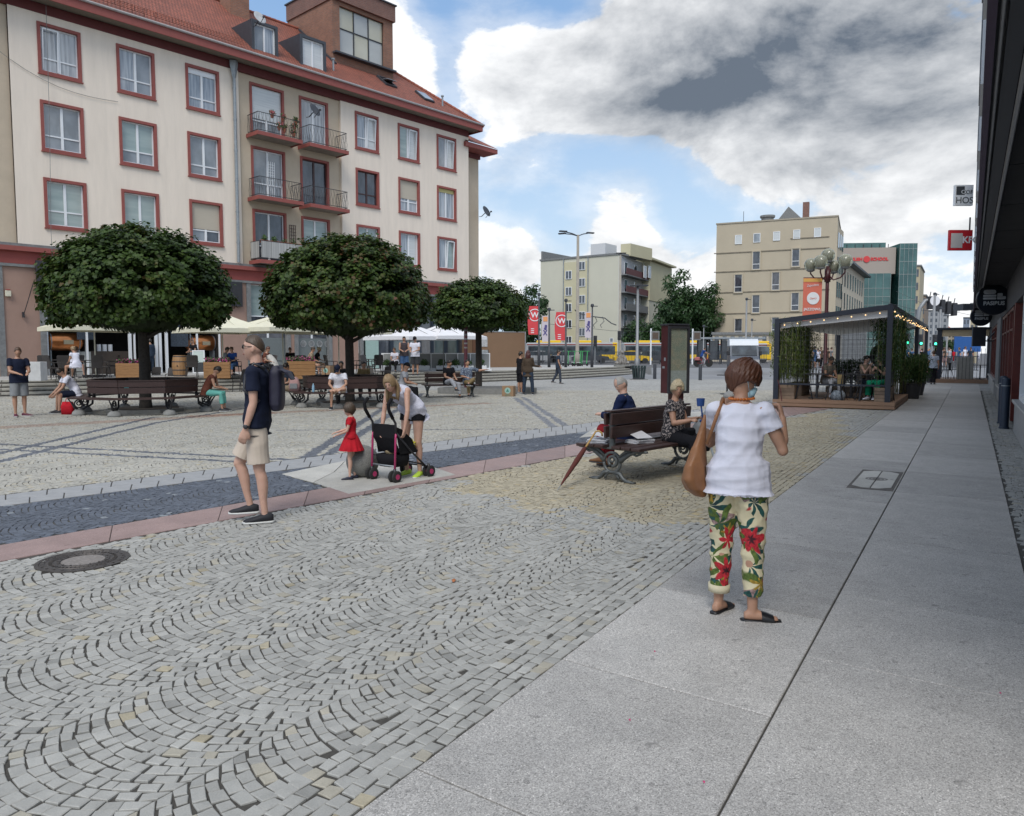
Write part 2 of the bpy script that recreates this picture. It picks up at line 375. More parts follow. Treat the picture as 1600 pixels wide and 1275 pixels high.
def stone_field(k_,y0_,y1_):
 """granite setts laid in segmental arches; columns run along the walkway"""
 Wc=1.42*k_;Rr=Wc/2/math.sin(R(41));out=[]
 for fine in(0,1):
  pitch=.112*k_
  for ic in range(int(-48/Wc),int(2/Wc)+2):
   uc=ic*Wc-.35
   vk=np.arange(-8,48,pitch)
   nst=12;th=(np.arange(nst)+.5)/nst*R(94)-R(47)
   V,T=np.meshgrid(vk,th,indexing='ij')
   V=V+RNG.normal(0,.003*k_,V.shape);wd=RNG.uniform(.72,1.28,T.shape);wd=wd/wd.sum(1,keepdims=True)*R(82);T=np.cumsum(wd,1)-wd/2-R(41)
   u=uc+Rr*np.sin(T);v=V-(Rr*np.cos(T)-Rr*math.cos(R(41)))
   X=DU.x*u+DV.x*v;Y=DU.y*u+DV.y*v
   ang=np.arctan2(DU.y,DU.x)-(-T)*1.0
   tx=DU.x*np.cos(T)+DV.x*np.sin(T);ty=DU.y*np.cos(T)+DV.y*np.sin(T)
   hl=Rr*wd/2-.0062*k_;hw=pitch*np.cos(T)/2-.0058*k_
   fl=np.zeros(V.shape);fl[:,0]=-1;fl[:,-1]=1;ub=uc+fl*Wc/2
   out.append(np.stack([X,Y,tx,ty,hl,hw,fl,ub],-1).reshape(-1,8))
  break
 A=np.concatenate(out)
 X,Y=A[:,0],A[:,1]
 near=(Y>y0_)&(Y<=y1_)&(np.abs(X)<.70*Y+1.6)
 p=X*DU.x+Y*DU.y
 ok=near&((p<-1.80-.34)|((p>.43)&(p<.86)))
 ok&=~(((p>.43)&(p<.86))&(Y>32.4))
 def sd_(l):return((l[2]-l[0])*(Y-l[1])-(l[3]-l[1])*(X-l[0]))/math.hypot(l[2]-l[0],l[3]-l[1])
 left=p<-1.8
 s0,s1,s2,s3=sd_(L_PK0),sd_(L_PK1),sd_(L_DK1),sd_(L_PB1)
 strip_pink=left&(s0>-.04)&(s1<.03)&(Y<27);strip_pale=left&(s2>-.03)&(s3<.04)&(Y<26)
 ok&=~strip_pink&~strip_pale
 ok&=~inpoly(X,Y,HEXP)
 ok&=~(np.hypot(X-MANH.x,Y-MANH.y)<.40*.80)
 A=A[ok];X,Y=A[:,0],A[:,1];p=X*DU.x+Y*DU.y;s1,s2,s3=s1[ok],s2[ok],s3[ok]
 rows=[]
 for k in range(5 if k_<1 else 0):
  t=np.arange(1.5,40,.074);t=t+RNG.normal(0,.003,t.shape)+k*.03;pp=-1.80-.037-k*.069+RNG.normal(0,.0015,t.shape)
  rows.append(np.stack([DU.x*pp+DV.x*t,DU.y*pp+DV.y*t,np.full(t.shape,DV.x),np.full(t.shape,DV.y),np.full(t.shape,.0345),np.full(t.shape,.0315),0*t,0*t],-1))
 B=np.concatenate(rows) if rows else np.zeros((0,8));B=B[(B[:,1]<32)&(np.abs(B[:,0])<.7*B[:,1]+1.5)]
 nB=len(B);A=np.concatenate([A,B]);X,Y=A[:,0],A[:,1];n=len(A)
 p=X*DU.x+Y*DU.y
 s1=np.concatenate([s1,np.full(nB,-9.)]);s2=np.concatenate([s2,np.full(nB,-9.)]);s3=np.concatenate([s3,np.full(nB,-9.)])
 g=RNG.normal(1,.06,n)[:,None]
 C=np.array([.338,.335,.313])*g;warm=RNG.random(n)
 C=np.where((warm<.007)[:,None],np.array([.37,.33,.24])*RNG.uniform(.8,1.1,(n,1)),C)
 C=np.where(((warm>.009)&(warm<.07))[:,None],C*np.array([1.06,1.0,.88]),C)
 C=np.where((warm>.95)[:,None],C*.8,C)
 far=s3>0;C=np.where(far[:,None],C*np.array([1.13,1.10,1.04]),C)
 dark=(s1>0)&(s2<0)&(Y<15.2);mid=(s1>0)&(s2<0)&(Y>=15.2);C=np.where(mid[:,None],np.array([.215,.24,.27])*g,C);C=np.where(dark[:,None],np.array([.098,.112,.138])*g*RNG.uniform(.85,1.15,(n,1)),C)
 C=np.where((dark&(warm>.985))[:,None],np.array([.22,.24,.26]),C)
 bz=[(v.x,v.y) for v in(G(700,742),G(880,715),G(1100,682),G(1300,640),G(1330,690),G(1240,780),G(1118,826),G(1000,815),G(900,795),G(800,790),G(720,762))]
 jx=X+.18*np.sin(Y*5.1)+RNG.normal(0,.05,n);jy=Y+.15*np.sin(X*6.3)+RNG.normal(0,.08,n)
 bei=inpoly(jx,jy,bz)&(s1<0);C=np.where(bei[:,None],C*np.array([1.12,1.01,.80])*RNG.uniform(.9,1.08,(n,1)),C)
 for l in DARKL:
  a=np.array(l[:2]);b=np.array(l[2:4]);d=b-a;t=((X-a[0])*d[0]+(Y-a[1])*d[1])/(d@d);dist=np.hypot(X-a[0]-t*d[0],Y-a[1]-t*d[1])
  q=(t>-.02)&(t<1.02)&(dist<l[4])&(s3>0);C=np.where(q[:,None],np.array([.125,.135,.155])*g,C)
 for l in PALEL:
  a=np.array(l[:2]);b=np.array(l[2:4]);d=b-a;t=((X-a[0])*d[0]+(Y-a[1])*d[1])/(d@d);dist=np.hypot(X-a[0]-t*d[0],Y-a[1]-t*d[1])
  q=(t>-.02)&(t<1.02)&(dist<l[4]);C=np.where(q[:,None],np.array([.2,.21,.23])*g,C)
 for l in BANDL:
  a=np.array(l[:2]);b=np.array(l[2:4]);d=b-a;t=((X-a[0])*d[0]+(Y-a[1])*d[1])/(d@d);dist=np.hypot(X-a[0]-t*d[0],Y-a[1]-t*d[1])
  q=(t>-.3)&(t<1.02)&(dist<l[4]);C=np.where(q[:,None],C*np.array([.84,.70,.66]),C)
 C=np.where(((p>.3))[:,None],C*.86,C)
 zt=RNG.normal(0,.0013,n);tilt=RNG.normal(0,.0011,(n,4))
 zt=np.where(Y<13,zt,zt*.6)
 return A,C,zt,tilt
def stone_mesh(name,A,C,zt,tilt,fine):
 n=len(A);T=A[:,2:4];Nn=np.stack([-T[:,1],T[:,0]],-1);hl=A[:,4];hw=A[:,5]
 sg=np.array([(-1,-1),(1,-1),(1,1),(-1,1)])
 rings=[(.88,.87,0.0),(.985,.98,-.0028),(1.0,1.0,-.020)] if fine else[(.93,.92,0.0),(1.0,1.0,-.022)]
 jit=RNG.normal(0,1,(n,4,2))*np.array([.0038,.0034]);vs=[]
 for(a,b,z) in rings:
  q=np.zeros((n,4,3));lx=hl[:,None]*sg[None,:,0]*a+jit[:,:,0];ly=hw[:,None]*sg[None,:,1]*b+jit[:,:,1];fl=A[:,6,None];Tu=T[:,0]*DU.x+T[:,1]*DU.y;Nu=Nn[:,0]*DU.x+Nn[:,1]*DU.y;u0=A[:,0]*DU.x+A[:,1]*DU.y;lb=(A[:,7]-u0)[:,None]-Nu[:,None]*ly;lb=lb/Tu[:,None]-fl*(.003+(1-a)*.03);lx=np.where((fl!=0)&(sg[None,:,0]==fl),np.clip(lb,-.10,.10),lx)
  q[:,:,0]=A[:,0,None]+lx*T[:,0,None]+ly*Nn[:,0,None];q[:,:,1]=A[:,1,None]+lx*T[:,1,None]+ly*Nn[:,1,None]
  q[:,:,2]=zt[:,None]+tilt+z;vs.append(q)
 nr=len(rings);V=np.concatenate(vs,1).reshape(-1,3);base=(np.arange(n)*4*nr)[:,None]
 fl=[[0,1,2,3]]+[[r*4+k,(r+1)*4+k,(r+1)*4+(k+1)%4,r*4+(k+1)%4] for r in range(nr-1) for k in range(4)]
 F=(base[:,:,None]+np.array(fl)[None]).reshape(-1,4)
 me=bpy.data.meshes.new(name);me.vertices.add(len(V));me.vertices.foreach_set('co',V.ravel().astype(np.float32))
 me.loops.add(F.size);me.loops.foreach_set('vertex_index',F.ravel().astype(np.int32));me.polygons.add(len(F))
 me.polygons.foreach_set('loop_start',np.arange(0,F.size,4,dtype=np.int32));me.update(calc_edges=True)
 ca=me.color_attributes.new('stone','FLOAT_COLOR','POINT');cc=np.ones((n,4*nr,4));cc[:,:,:3]=C[:,None,:];ca.data.foreach_set('color',cc.ravel().astype(np.float32))
 me.materials.append(M_SET);me.polygons.foreach_set('use_smooth',[False]*len(F));return me
plaza=MB();plaza.add([(-45,-6,-.0075),(40,-6,-.0075),(40,32.6,-.0075),(-45,32.6,-.0075)],[(0,1,2,3)])
PLAZA=plaza.build('square_paving',M_JOINT,None,kind='structure')
FA=stone_field(.60,2.0,19);FBf=stone_field(1.0,19,32.5);SA,SC,SZ,STl=[np.concatenate([a,b]) for a,b in zip(FA,FBf)]
vis=(np.abs(SA[:,0]/SA[:,1])<.667)&(SA[:,1]>2.45);order=np.argsort(np.where(vis,SA[:,1],99))[:296]
msk=np.zeros(len(SA),bool);msk[order]=True
for i in order:
 me=stone_mesh('cobblestone',SA[i:i+1],SC[i:i+1],SZ[i:i+1],STl[i:i+1],True);link('cobblestone',me,PLAZA)
nm=~msk&(SA[:,1]<13);link('cobblestones',stone_mesh('cobblestones',SA[nm],SC[nm],SZ[nm],STl[nm],True),PLAZA,kind='stuff')
nm=~msk&(SA[:,1]>=13);link('cobblestones',stone_mesh('cobblestones_beyond',SA[nm],SC[nm],SZ[nm],STl[nm],False),PLAZA,kind='stuff')
WALK=MB();WALK.add([WK(-1.80,-4,-.020),WK(.40,-4,-.020),WK(.40,52,-.020),WK(-1.80,52,-.020)],[(0,1,2,3)])
WALK=WALK.build('walkway',mat('slab joint',(.035,.035,.035),.9,var=.3),None,kind='structure')
def slab(name,poly,m,parent,z=.004,h=.05,ins=.005,sub=1):
 """stone slab with a small arris; poly in world xy (counter-clockwise)"""
 c=sum((Vector(p) for p in poly),Vector((0,0)))/len(poly);n=len(poly)
 def off(k):
  o=[]
  for i in range(n):
   a=Vector(poly[i-1]);b=Vector(poly[i]);d=Vector(poly[(i+1)%n])
   e1=(b-a).normalized();e2=(d-b).normalized();n1=Vector((-e1 .y,e1 .x));n2=Vector((-e2 .y,e2 .x));q=(n1+n2);q=q/max(.3,q.dot(n1));o.append(b+q*k)
  return o
 rings=[(off(ins+.004),z),(off(ins),z-.004),(off(ins),z-h)]
 vs=[(v.x-c.x,v.y-c.y,zz) for r,zz in rings for v in r]
 fs=[tuple(range(n))]+[(r*n+k,(r+1)*n+k,(r+1)*n+(k+1)%n,r*n+(k+1)%n) for r in range(2) for k in range(n)]
 me=bpy.data.meshes.new(name);me.from_pydata(vs,[],fs);me.materials.append(m);o=link(name,me,parent);o.location=(c.x,c.y,0);return o
def w2(p,t):v=WK(p,t);return(v.x,v.y)
def tk(px,py):
 g=G(px,py);return g.x*DV.x+g.y*DV.y
rL=[-1.5,.3,tk(772,1274),tk(1235,1128),tk(1302,972)];rL+=[rL[-1]+1.75];rL+=[tk(1394,788),tk(1424,724),tk(1445,690)]
while rL[-1]<47:rL.append(rL[-1]+random.uniform(1.2,2.0))
rR=[-1.5,0.2,2.2,tk(1275,1030),tk(1327,931)];rR+=[rR[-1]+1.8,tk(1405,769),tk(1420,737),tk(1436,711),tk(1444,691)]
while rR[-1]<47:rR.append(rR[-1]+random.uniform(1.2,2.0))
SK={2:.0}
for k in range(len(rL)-1):
 a,b=rL[k],rL[k+1];s0=-.10 if k else 0;s1=-.10
 slab('paving_slab',[w2(-1.80,a-s0),w2(-.70,a),w2(-.70,b),w2(-1.80,b-s1)],M_SLAB,WALK,z=.004+random.uniform(-.001,.001))
for k in range(len(rR)-1):
 a,b=rR[k],rR[k+1];sh=.05
 slab('paving_slab',[w2(-.70,a),w2(.40,a-sh),w2(.40,b-sh),w2(-.70,b)],M_SLAB,WALK,z=.004+random.uniform(-.001,.001))
def on(l,t,o=0.0):return(l[0]+(l[2]-l[0])*t,l[1]+(l[3]-l[1])*t)
def strip(name,la,lb,m,t0,t1,step,rows=1,z=.003):
 t=t0;ln=math.hypot(la[2]-la[0],la[3]-la[1]);st=step/ln
 for r in range(rows):
  t=t0+(.4*st if r else 0);f0=r/rows;f1=(r+1)/rows
  def q(tt,f):a=on(la,tt);b=on(lb,tt);return(lerp(a[0],b[0],f),lerp(a[1],b[1],f))
  while t<t1:
   e=t+st*random.uniform(.85,1.15);slab(name,[q(t,f0),q(e,f0),q(e,f1),q(t,f1)],m,PLAZA,z=z+random.uniform(-.0015,.0015),ins=.003 if rows==1 else.006);t=e
strip('pink_slab',L_PK0,L_PK1,M_PINK,-.5,3.4,.95,z=.001)
strip('pale_block',L_DK1,L_PB1,M_PALE2,-.35,2.6,.34,rows=2,z=.001)
hc=G(545,740)
for a,b,c,d in((0,1,None,4),(1,2,None,4),(2,3,None,4)):
 pa=HEXP[a];pb=HEXP[b];pc=HEXP[4]
slab('corner_slab',[HEXP[4],(lerp(HEXP[4][0],HEXP[3][0],.02),lerp(HEXP[4][1],HEXP[3][1],.02)),HEXP[3],HEXP[2],G(585,733)[:2],G(522,738)[:2],G(490,754)[:2]],M_PALE,PLAZA,z=.006)
slab('corner_slab',[HEXP[0],G(490,754)[:2],G(522,738)[:2],G(540,720)[:2]],M_PALE,PLAZA,z=.006)
slab('corner_slab',[G(522,738)[:2],G(585,733)[:2],HEXP[2],HEXP[1],G(540,720)[:2]],M_PALE,PLAZA,z=.0055)
slab('corner_slab',[G(905,684)[:2],G(1000,676)[:2],G(1010,661)[:2],G(935,665)[:2]],M_PALE,PLAZA,z=.007)
slab('corner_slab',[G(1075,652)[:2],G(1160,647)[:2],G(1150,640)[:2],G(1080,644)[:2]],M_PALE,PLAZA,z=.007)
M_IRON=mat('cast iron',(.105,.095,.088),.55,metal=.6,var=.3,scale=14,bump=.4,bscale=90)
MS_=.80
mh=thing('manhole_cover','round cast iron manhole cover with ribbed rings set in the cobbles at the left','manhole',(MANH.x,MANH.y,0))
q=MB();q.lathe([(.41,-.02),(.41,.008),(.375,.008),(.37,.002)],48);q.build('frame',M_IRON,mh,'auto')
q=MB();q.lathe([(.362,-.02),(.362,.004),(.33,.006),(.325,.001),(.30,.001),(.295,.007),(.265,.007),(.26,.001),(.235,.001),(.23,.008),(.20,.008),(.195,.0),(0,.0)],48)
for i in range(48):
 a=i*math.pi/24;M_=Matrix.Rotation(a,4,'Z');q.M=M_
 if i%2==0:q.box((.347,0,.005),(.02,.022,.008))
 q.box((.28,0,.007),(.028,.008,.010));
 if i%3==0:q.box((.215,0,.007),(.02,.012,.012))
q.M=Matrix.Identity(4);q.build('lid',M_IRON,mh,'auto')
q=MB();q.lathe([(.19,-.01),(.19,.005),(0,.007)],32);q.build('concrete_infill',mat('infill concrete',(.22,.20,.185),.9,var=.3,scale=30,bump=.5),mh,'auto')
mh.scale=(MS_,MS_,1)
hcn=[G(1341,735),G(1412,738),G(1398,762),G(1322,758)];hc=sum(hcn,Vector())/4
t0=tk(1330,763);t1=tk(1343,734);p0,p1=-1.22,-.72
ht=thing('hatch_cover','square pale stone hatch cover with cut corners in the slab walkway','hatch',WK((p0+p1)/2,(t0+t1)/2))
ctr=WK((p0+p1)/2,(t0+t1)/2);Mh=Matrix(((DU.x,DV.x,0,0),(DU.y,DV.y,0,0),(0,0,1,0),(0,0,0,1)))
hw,hl=(p1-p0)/2,(t1-t0)/2
q=MB();q.M=Mh
q.box((0,0,.0065),(2*hw,2*hl,.004));q.build('rusty_frame',mat('frame iron',(.10,.09,.08),.8,var=.5,scale=25,bump=.4),ht)
c_=.12
for sx in(-1,1):
 for sy in(-1,1):
  pl=[(.008,.008),(hw*.86,.008),(hw*.86,hl*.90-c_),(hw*.86-c_,hl*.90),(.008,hl*.90)];pl=[(x*sx,y*sy) for x,y in pl]
  if sx*sy<0:pl=pl[::-1]
  q=MB();q.M=Mh;q.prism(pl,.009,.014);q.build('quarter_slab',M_PALE,ht)
q=MB();q.M=Mh
for r in(.05,.09,.13):q.lathe([(r,.0135),(r,.0155),(r-.02,.0155),(r-.02,.0135)],24)
q.build('ring_emblem',M_IRON,ht)
pm=mat('petal pink',(.55,.03,.16),.6,var=0);lm_=mat('dry leaf',(.36,.13,.05),.8,var=.2)
for px,py,m_,nm_,lb in[(1023,1018,pm,'petal','pink petal on the slabs left of the sandals'),(984,1125,pm,'petal','red petal on the slabs below the sett edge'),(1100,1222,pm,'petal','crimson petal on the slab beside the long joint at the bottom'),(1563,1083,pm,'petal','pink petal on the slabs at the right edge of the photo'),(709,908,lm_,'dry_leaf','curled brown leaf lying on the grey setts')]:
 g=G(px,py,.006);q=MB();s=.006 if m_ is pm else.022
 q.loft([((0,-s,0),(s*.2,0,0),(0,0,s*.1)),((0,0,s*.4),(s*.8,0,0),(0,0,s*.15)),((0,s,s*.5),(s*.2,0,0),(0,0,s*.1))],8)
 o=q.build(nm_,m_,None,True,label=lb,cat='petal' if m_ is pm else 'leaf');o.location=g
LO=Vector((-20.85,34.8,0));LF=Vector((.671,.741,0)).normalized();LN=Vector((-LF.y,LF.x,0));LYAW=math.atan2(LF.y,LF.x)
def facade_at(px,py,d=0):
 r=ray(px,py);o=LO+LN*d-Vector((0,0,0));det=-LF.x*r.y+r.x*LF.y
 s=(o.x*r.y-r.x*o.y)/det*1.0;t=(o.y+LF.y*s)/r.y
 return s,EYE+r.z*t
def LW(s,d,z=0):v=LO+LF*s+LN*d;return Vector((v.x,v.y,z))
def sx(px,d=0):return facade_at(px,HZ,d)[0]
def TP(px,d,z=.56):return LW(sx(px,-d),-d,z)
TZ=.56
M_PEACH=mat('peach render',(.77,.675,.575),.9,var=.07,stretch=(2.2,2.2,.3),scale=1.3,bump=.15,bscale=140)
M_TAN=mat('tan render',(.52,.43,.325),.9,var=.07,scale=1.5,bump=.15,bscale=140)
M_RED=mat('oxide red paint',(.27,.075,.062),.7,var=.10,scale=6,bump=.05)
M_RED2=mat('dark red band',(.12,.028,.028),.8,var=.12,scale=3)
M_PINKW=mat('pink brown render',(.33,.215,.17),.9,var=.07,scale=2,bump=.1)
M_REDW=mat('brick red render',(.30,.075,.065),.85,var=.08,scale=2)
M_STONE=mat('grey stone trim',(.19,.195,.195),.85,var=.25,scale=6,bump=.2)
M_WHITE=mat('white plastic',(.74,.76,.78),.4,var=.03,scale=3)
M_ZINC=mat('zinc',(.30,.33,.35),.5,metal=.5,var=.15,scale=8)
M_DARK=mat('dark metal',(.028,.028,.032),.45,var=.1)
M_ANTH=mat('anthracite',(.045,.05,.06),.5,var=.15,scale=5)
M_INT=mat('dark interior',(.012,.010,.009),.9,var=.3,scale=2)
def glassy(name,c,c2,sc=(9,9,.6),rough=.06,spec=.7):
 q=NT(name,rough);mp=q.n('ShaderNodeMapping',{'Vector':q.obj,'Scale':sc}).outputs[0]
 v=q.noise(1.0,4,.5,mp);w=q.noise(.9,3,.5)
 q.color(q.mix(q.ramp(v,.35,.65),col4(c),col4(c2)));q.b.inputs['Specular IOR Level'].default_value=spec;q.b.inputs['Coat Weight'].default_value=.6;q.b.inputs['Coat Roughness'].default_value=.02
 return q.m
GL_CUR=glassy('pane with curtain',(.20,.23,.27),(.42,.46,.50))
GL_GRN=glassy('pane with green blind',(.24,.31,.30),(.33,.40,.385),(.5,.5,3))
GL_DRK=glassy('dark pane',(.03,.035,.045),(.08,.09,.11),(2,2,1))
GL_WHT=glassy('pane with white blind',(.50,.52,.52),(.60,.62,.61),(.5,.5,25))
GL_BEI=mat('beige roller blind',(.47,.42,.34),.8,var=.04,stretch=(1,1,20),scale=3)
GL_YEL=mat('yellow roller box',(.52,.46,.20),.7,var=.05)
GL_GRY=glassy('grey pane',(.16,.18,.20),(.28,.31,.34),(1.2,1.2,.8))
def wall(mb,x0,x1,z0,z1,holes,y=0.0,reveal=.16):
 """wall face at depth y with rectangular openings and their reveals; holes: (x0, x1, z0, z1)"""
 xs=sorted(set([x0,x1]+[h[i] for h in holes for i in(0,1) if x0<h[i]<x1]));zs=sorted(set([z0,z1]+[h[i] for h in holes for i in(2,3) if z0<h[i]<z1]))
 for i in range(len(xs)-1):
  for j in range(len(zs)-1):
   cx,cz=(xs[i]+xs[i+1])/2,(zs[j]+zs[j+1])/2
   if any(h[0]<cx<h[1] and h[2]<cz<h[3] for h in holes):continue
   mb.add([(xs[i],y,zs[j]),(xs[i+1],y,zs[j]),(xs[i+1],y,zs[j+1]),(xs[i],y,zs[j+1])],[(0,1,2,3)])
 for(a,b,c,d) in holes:
  if not(x0<=a and b<=x1):continue
  r=y+reveal
  mb.add([(a,y,c),(b,y,c),(b,y,d),(a,y,d),(a,r,c),(b,r,c),(b,r,d),(a,r,d)],[(0,4,5,1),(1,5,6,2),(2,6,7,3),(3,7,4,0)])
def frame_box(mb,x0,x1,z0,z1,w,y0,y1):
 for(a,b,c,d) in((x0,x0+w,z0,z1),(x1-w,x1,z0,z1),(x0+w,x1-w,z0,z0+w),(x0+w,x1-w,z1-w,z1)):
  mb.box(((a+b)/2,(y0+y1)/2,(c+d)/2),(b-a,y1-y0,d-c))
def window(par,x0,x1,z0,z1,panes,y=0.0,surround=True,mull=.5,trans=.30,fr=None,roller=0.0,open_=0,roller_m=None,sm=None,sw=.13,reveal=.16):
 """surround > frame, pane(s), blind"""
 fr=fr or M_WHITE;q=MB()
 if surround:
  frame_box(q,x0,x1,z0,z1,sw,y-.05,y+.10)
  q.box(((x0+x1)/2,y-.03,z0-.035),(x1-x0+.06,.14,.05))
 a,b,c,d=(x0+sw,x1-sw,z0+sw,z1-sw) if surround else(x0,x1,z0,z1)
 if not surround:frame_box(q,a,b,c,d,.02,y+.02,y+.12)
 w=q.build('window',sm or M_RED,par)
 yf=y+.10
 q=MB();frame_box(q,a,b,c,d,.055,yf,yf+.06)
 xm=a+(b-a)*mull;zt=c+(d-c)*trans
 if mull>0:q.box((xm,yf+.028,(c+d)/2),(.11,.062,d-c-.12))
 if trans>0:q.box(((a+b)/2,yf+.026,zt),(b-a-.12,.056,.06))
 q.build('frame',fr,w)
 xs=[a+.05,xm,b-.05] if mull>0 else[a+.05,b-.05];zs=[c+.05,zt,d-.05] if trans>0 else[c+.05,d-.05]
 k=0
 for i in range(len(xs)-1):
  for j in range(len(zs)-1):
   q=MB();q.box(((xs[i]+xs[i+1])/2,yf+.045,(zs[j]+zs[j+1])/2),(xs[i+1]-xs[i],.012,zs[j+1]-zs[j]))
   m_=panes[k%len(panes)] if isinstance(panes,(list,tuple)) else panes;q.build('pane',m_,w);k+=1
 if roller:
  q=MB();q.box(((a+b)/2,yf+.01,d-roller/2),(b-a-.01,.045,roller),ch=.01);q.build('roller_blind',roller_m or GL_BEI,w)
 return w
LB=thing('apartment_building','long peach tenement with oxide red window surrounds and red tiled roof behind round trees','building',LO,LYAW)
CW=[0.0,3.31,6.61];EWs=[16.96,20.27,23.58];ROWS=[(13.90,16.10),(10.55,12.75),(7.18,9.38)]
ww=1.77;ZT=16.5;s_t0,s_t1,s_end=9.47,15.95,26.55;ZB=6.35;s_l=-1.1
holes=[(x,x+ww,a,b) for x in CW+EWs for a,b in ROWS]
hin=[(a+.1,b-.1,c+.1,d-.1) for a,b,c,d in holes]
q=MB();wall(q,s_l,s_t0,ZB,ZT,[h for h in hin if h[1]<s_t0]);q.build('wall',M_PEACH,LB);q=MB();wall(q,s_t1,s_end,ZB,ZT,[h for h in hin if h[0]>s_t1])
q.add([(s_end,0,ZB),(s_end,.9,ZB),(s_end,.9,ZT),(s_end,0,ZT)],[(0,1,2,3)]);q.add([(s_t1,0,ZB),(s_t1,.14,ZB),(s_t1,.14,ZT),(s_t1,0,ZT)],[(0,1,2,3)]);
q.build('wall',M_PEACH,LB)
DX=[(10.17,12.24),(13.21,15.14)];DROW=[(13.28,16.12),(9.93,12.77),(6.55,9.40)]
dh=[(a+.1,b-.1,c,d-.1) for a,b in DX for c,d in DROW]
q=MB();wall(q,s_t0,s_t1,ZB,ZT,dh,y=.14);q.build('wall',M_TAN,LB,label='tan rendered bay with balconies');q=MB();wall(q,-14,s_l,ZB,ZT,[],y=.14);q.build('wall',M_TAN,LB,label='tan rendered bay at the far left')
q=MB();q.box((27.5,5.5,8.05),(2.1,9.0,15.9));q.box((20,6.2,11.3),(13,10,10.0));q.box((0,7.5,12),(27,9,9));q.build('rear_wall',M_TAN,LB)
PN={('A',0):([GL_CUR],{}),('A',1):([GL_GRY],{}),('A',2):([GL_GRN],dict(trans=.33)),('B',0):([GL_CUR,GL_CUR,GL_GRY,GL_GRY],{}),('B',1):([GL_GRY,GL_GRN],{}),('B',2):([GL_GRN],dict(trans=.0)),('C',0):([GL_CUR],dict(roller=.28,roller_m=M_WHITE,trans=.25)),('C',1):([GL_GRY],dict(trans=.25)),('C',2):([GL_GRY,GL_GRY,GL_DRK,GL_DRK],dict(roller=1.30)),('F',0):([GL_CUR,GL_CUR,GL_WHT,GL_WHT],{}),('F',1):([GL_DRK],dict(fr='b')),('F',2):([GL_GRN,GL_GRN,GL_DRK,GL_GRN],dict(trans=0)),('G',0):([GL_GRN,GL_WHT],dict(trans=0)),('G',1):([GL_CUR],dict(roller=1.15,trans=.32)),('G',2):([GL_CUR,GL_WHT],dict(trans=0)),('H',0):([GL_GRY,GL_WHT],dict(trans=0)),('H',1):([GL_CUR],dict(roller=.25,roller_m=GL_YEL,trans=0)),('H',2):([GL_CUR,GL_GRN],dict(trans=0))}
M_BRF=mat('brown window frame',(.05,.02,.018),.5,var=.1)
for nme,xs in zip('ABCFGH',CW+EWs):
 for r,(a,b) in enumerate(ROWS):
  pn,kw=PN[(nme,r)];kw=dict(kw)
  if kw.get('fr')=='b':kw['fr']=M_BRF
  window(LB,xs,xs+ww,a,b,pn,**kw)
for xs,r in((0.0,0),(20.27,0),(23.58,0),(16.96,0),(23.58,2)):
 a,b=ROWS[r];x0=xs+(.2 if xs==0 else.95);q=MB()
 q.bar((x0+.02,.10,a+.2),(x0+.02,-.02,b-.25),.05,.05);q.bar((x0+.62,.10,a+.2),(x0+.62,-.02,b-.25),.05,.05);q.bar((x0,-.02,b-.25),(x0+.64,-.02,b-.25),.05,.05)
 q.build('tilted_sash',M_WHITE,LB)
for c_,(a,b) in enumerate(DX):
 for r,(z0,z1) in enumerate(DROW):
  pn=[[[GL_GRY],[GL_CUR]],[[GL_GRY,GL_GRY],[GL_DRK]],[[GL_DRK],[GL_GRN]]][r][c_]
  window(LB,a,b,z0,z1,pn,y=.14,fr=M_BRF if(r==1 and c_==1) else None,trans=.3 if c_==0 else 0,roller=(1.7 if(r,c_)==(0,0) else 0),roller_m=GL_WHT)
def balcony(par,x0,x1,z,dep=1.15,solid=False):
 q=MB();q.box(((x0+x1)/2,-dep/2+.14,z-.08),(x1-x0,dep,.12));b=q.build('balcony',mat('balcony concrete',(.22,.19,.16),.9,var=.2,scale=4),par)
 q=MB();q.box(((x0+x1)/2,-dep+.115,z-.10),(x1-x0+.06,.05,.20));q.box((x0-.015,-dep/2+.14,z-.10),(.04,dep,.20));q.box((x1+.015,-dep/2+.14,z-.10),(.04,dep,.20));q.build('slab_edge',M_RED,b)
 q=MB();y0=-dep+.18;h=1.0;xa,xb=x0+.06,x1-.06
 path=[(xa,.10),(xa,y0),(xb,y0),(xb,.10)]
 for i in range(3):
  (ax,ay),(bx,by)=path[i],path[i+1]
  for zz in(z+.08,z+h):q.bar((ax,ay,zz),(bx,by,zz),.03,.03)
  L_=math.hypot(bx-ax,by-ay);n_=max(3,int(L_/.105))
  for k in range(n_+1):
   t=k/n_;X,Y=ax+(bx-ax)*t,ay+(by-ay)*t;dx,dy=(bx-ax)/L_*.035,(by-ay)/L_*.035;sg=1 if k%2 else-1
   q.tube([(X,Y,z+.08),(X+dx*sg,Y+dy*sg,z+.38),(X-dx*sg,Y-dy*sg,z+.70),(X,Y,z+h)],.009,4,cap=False)
 q.build('railing',M_DARK,b)
 if solid:
  q=MB();q.box(((xa+xb)/2,y0-.012,z+.55),(xb-xa,.008,.86));q.box((xa-.012,-.35,z+.55),(.008,.85,.86));q.build('screen_panel',mat('striped screen',(.38,.38,.38),.7,var=.8,c2=(.62,.62,.6),scale=4,stretch=(14,14,.01)),b)
 return b
BL={}
for r,(z0,z1) in enumerate(DROW):
 for c_,(a,b) in enumerate([(9.95,12.62),(13.12,15.70)]):
  if(r,c_)==(2,1):continue
  BL[(r,c_)]=balcony(LB,a,b,z0+.02,solid=(r==2))
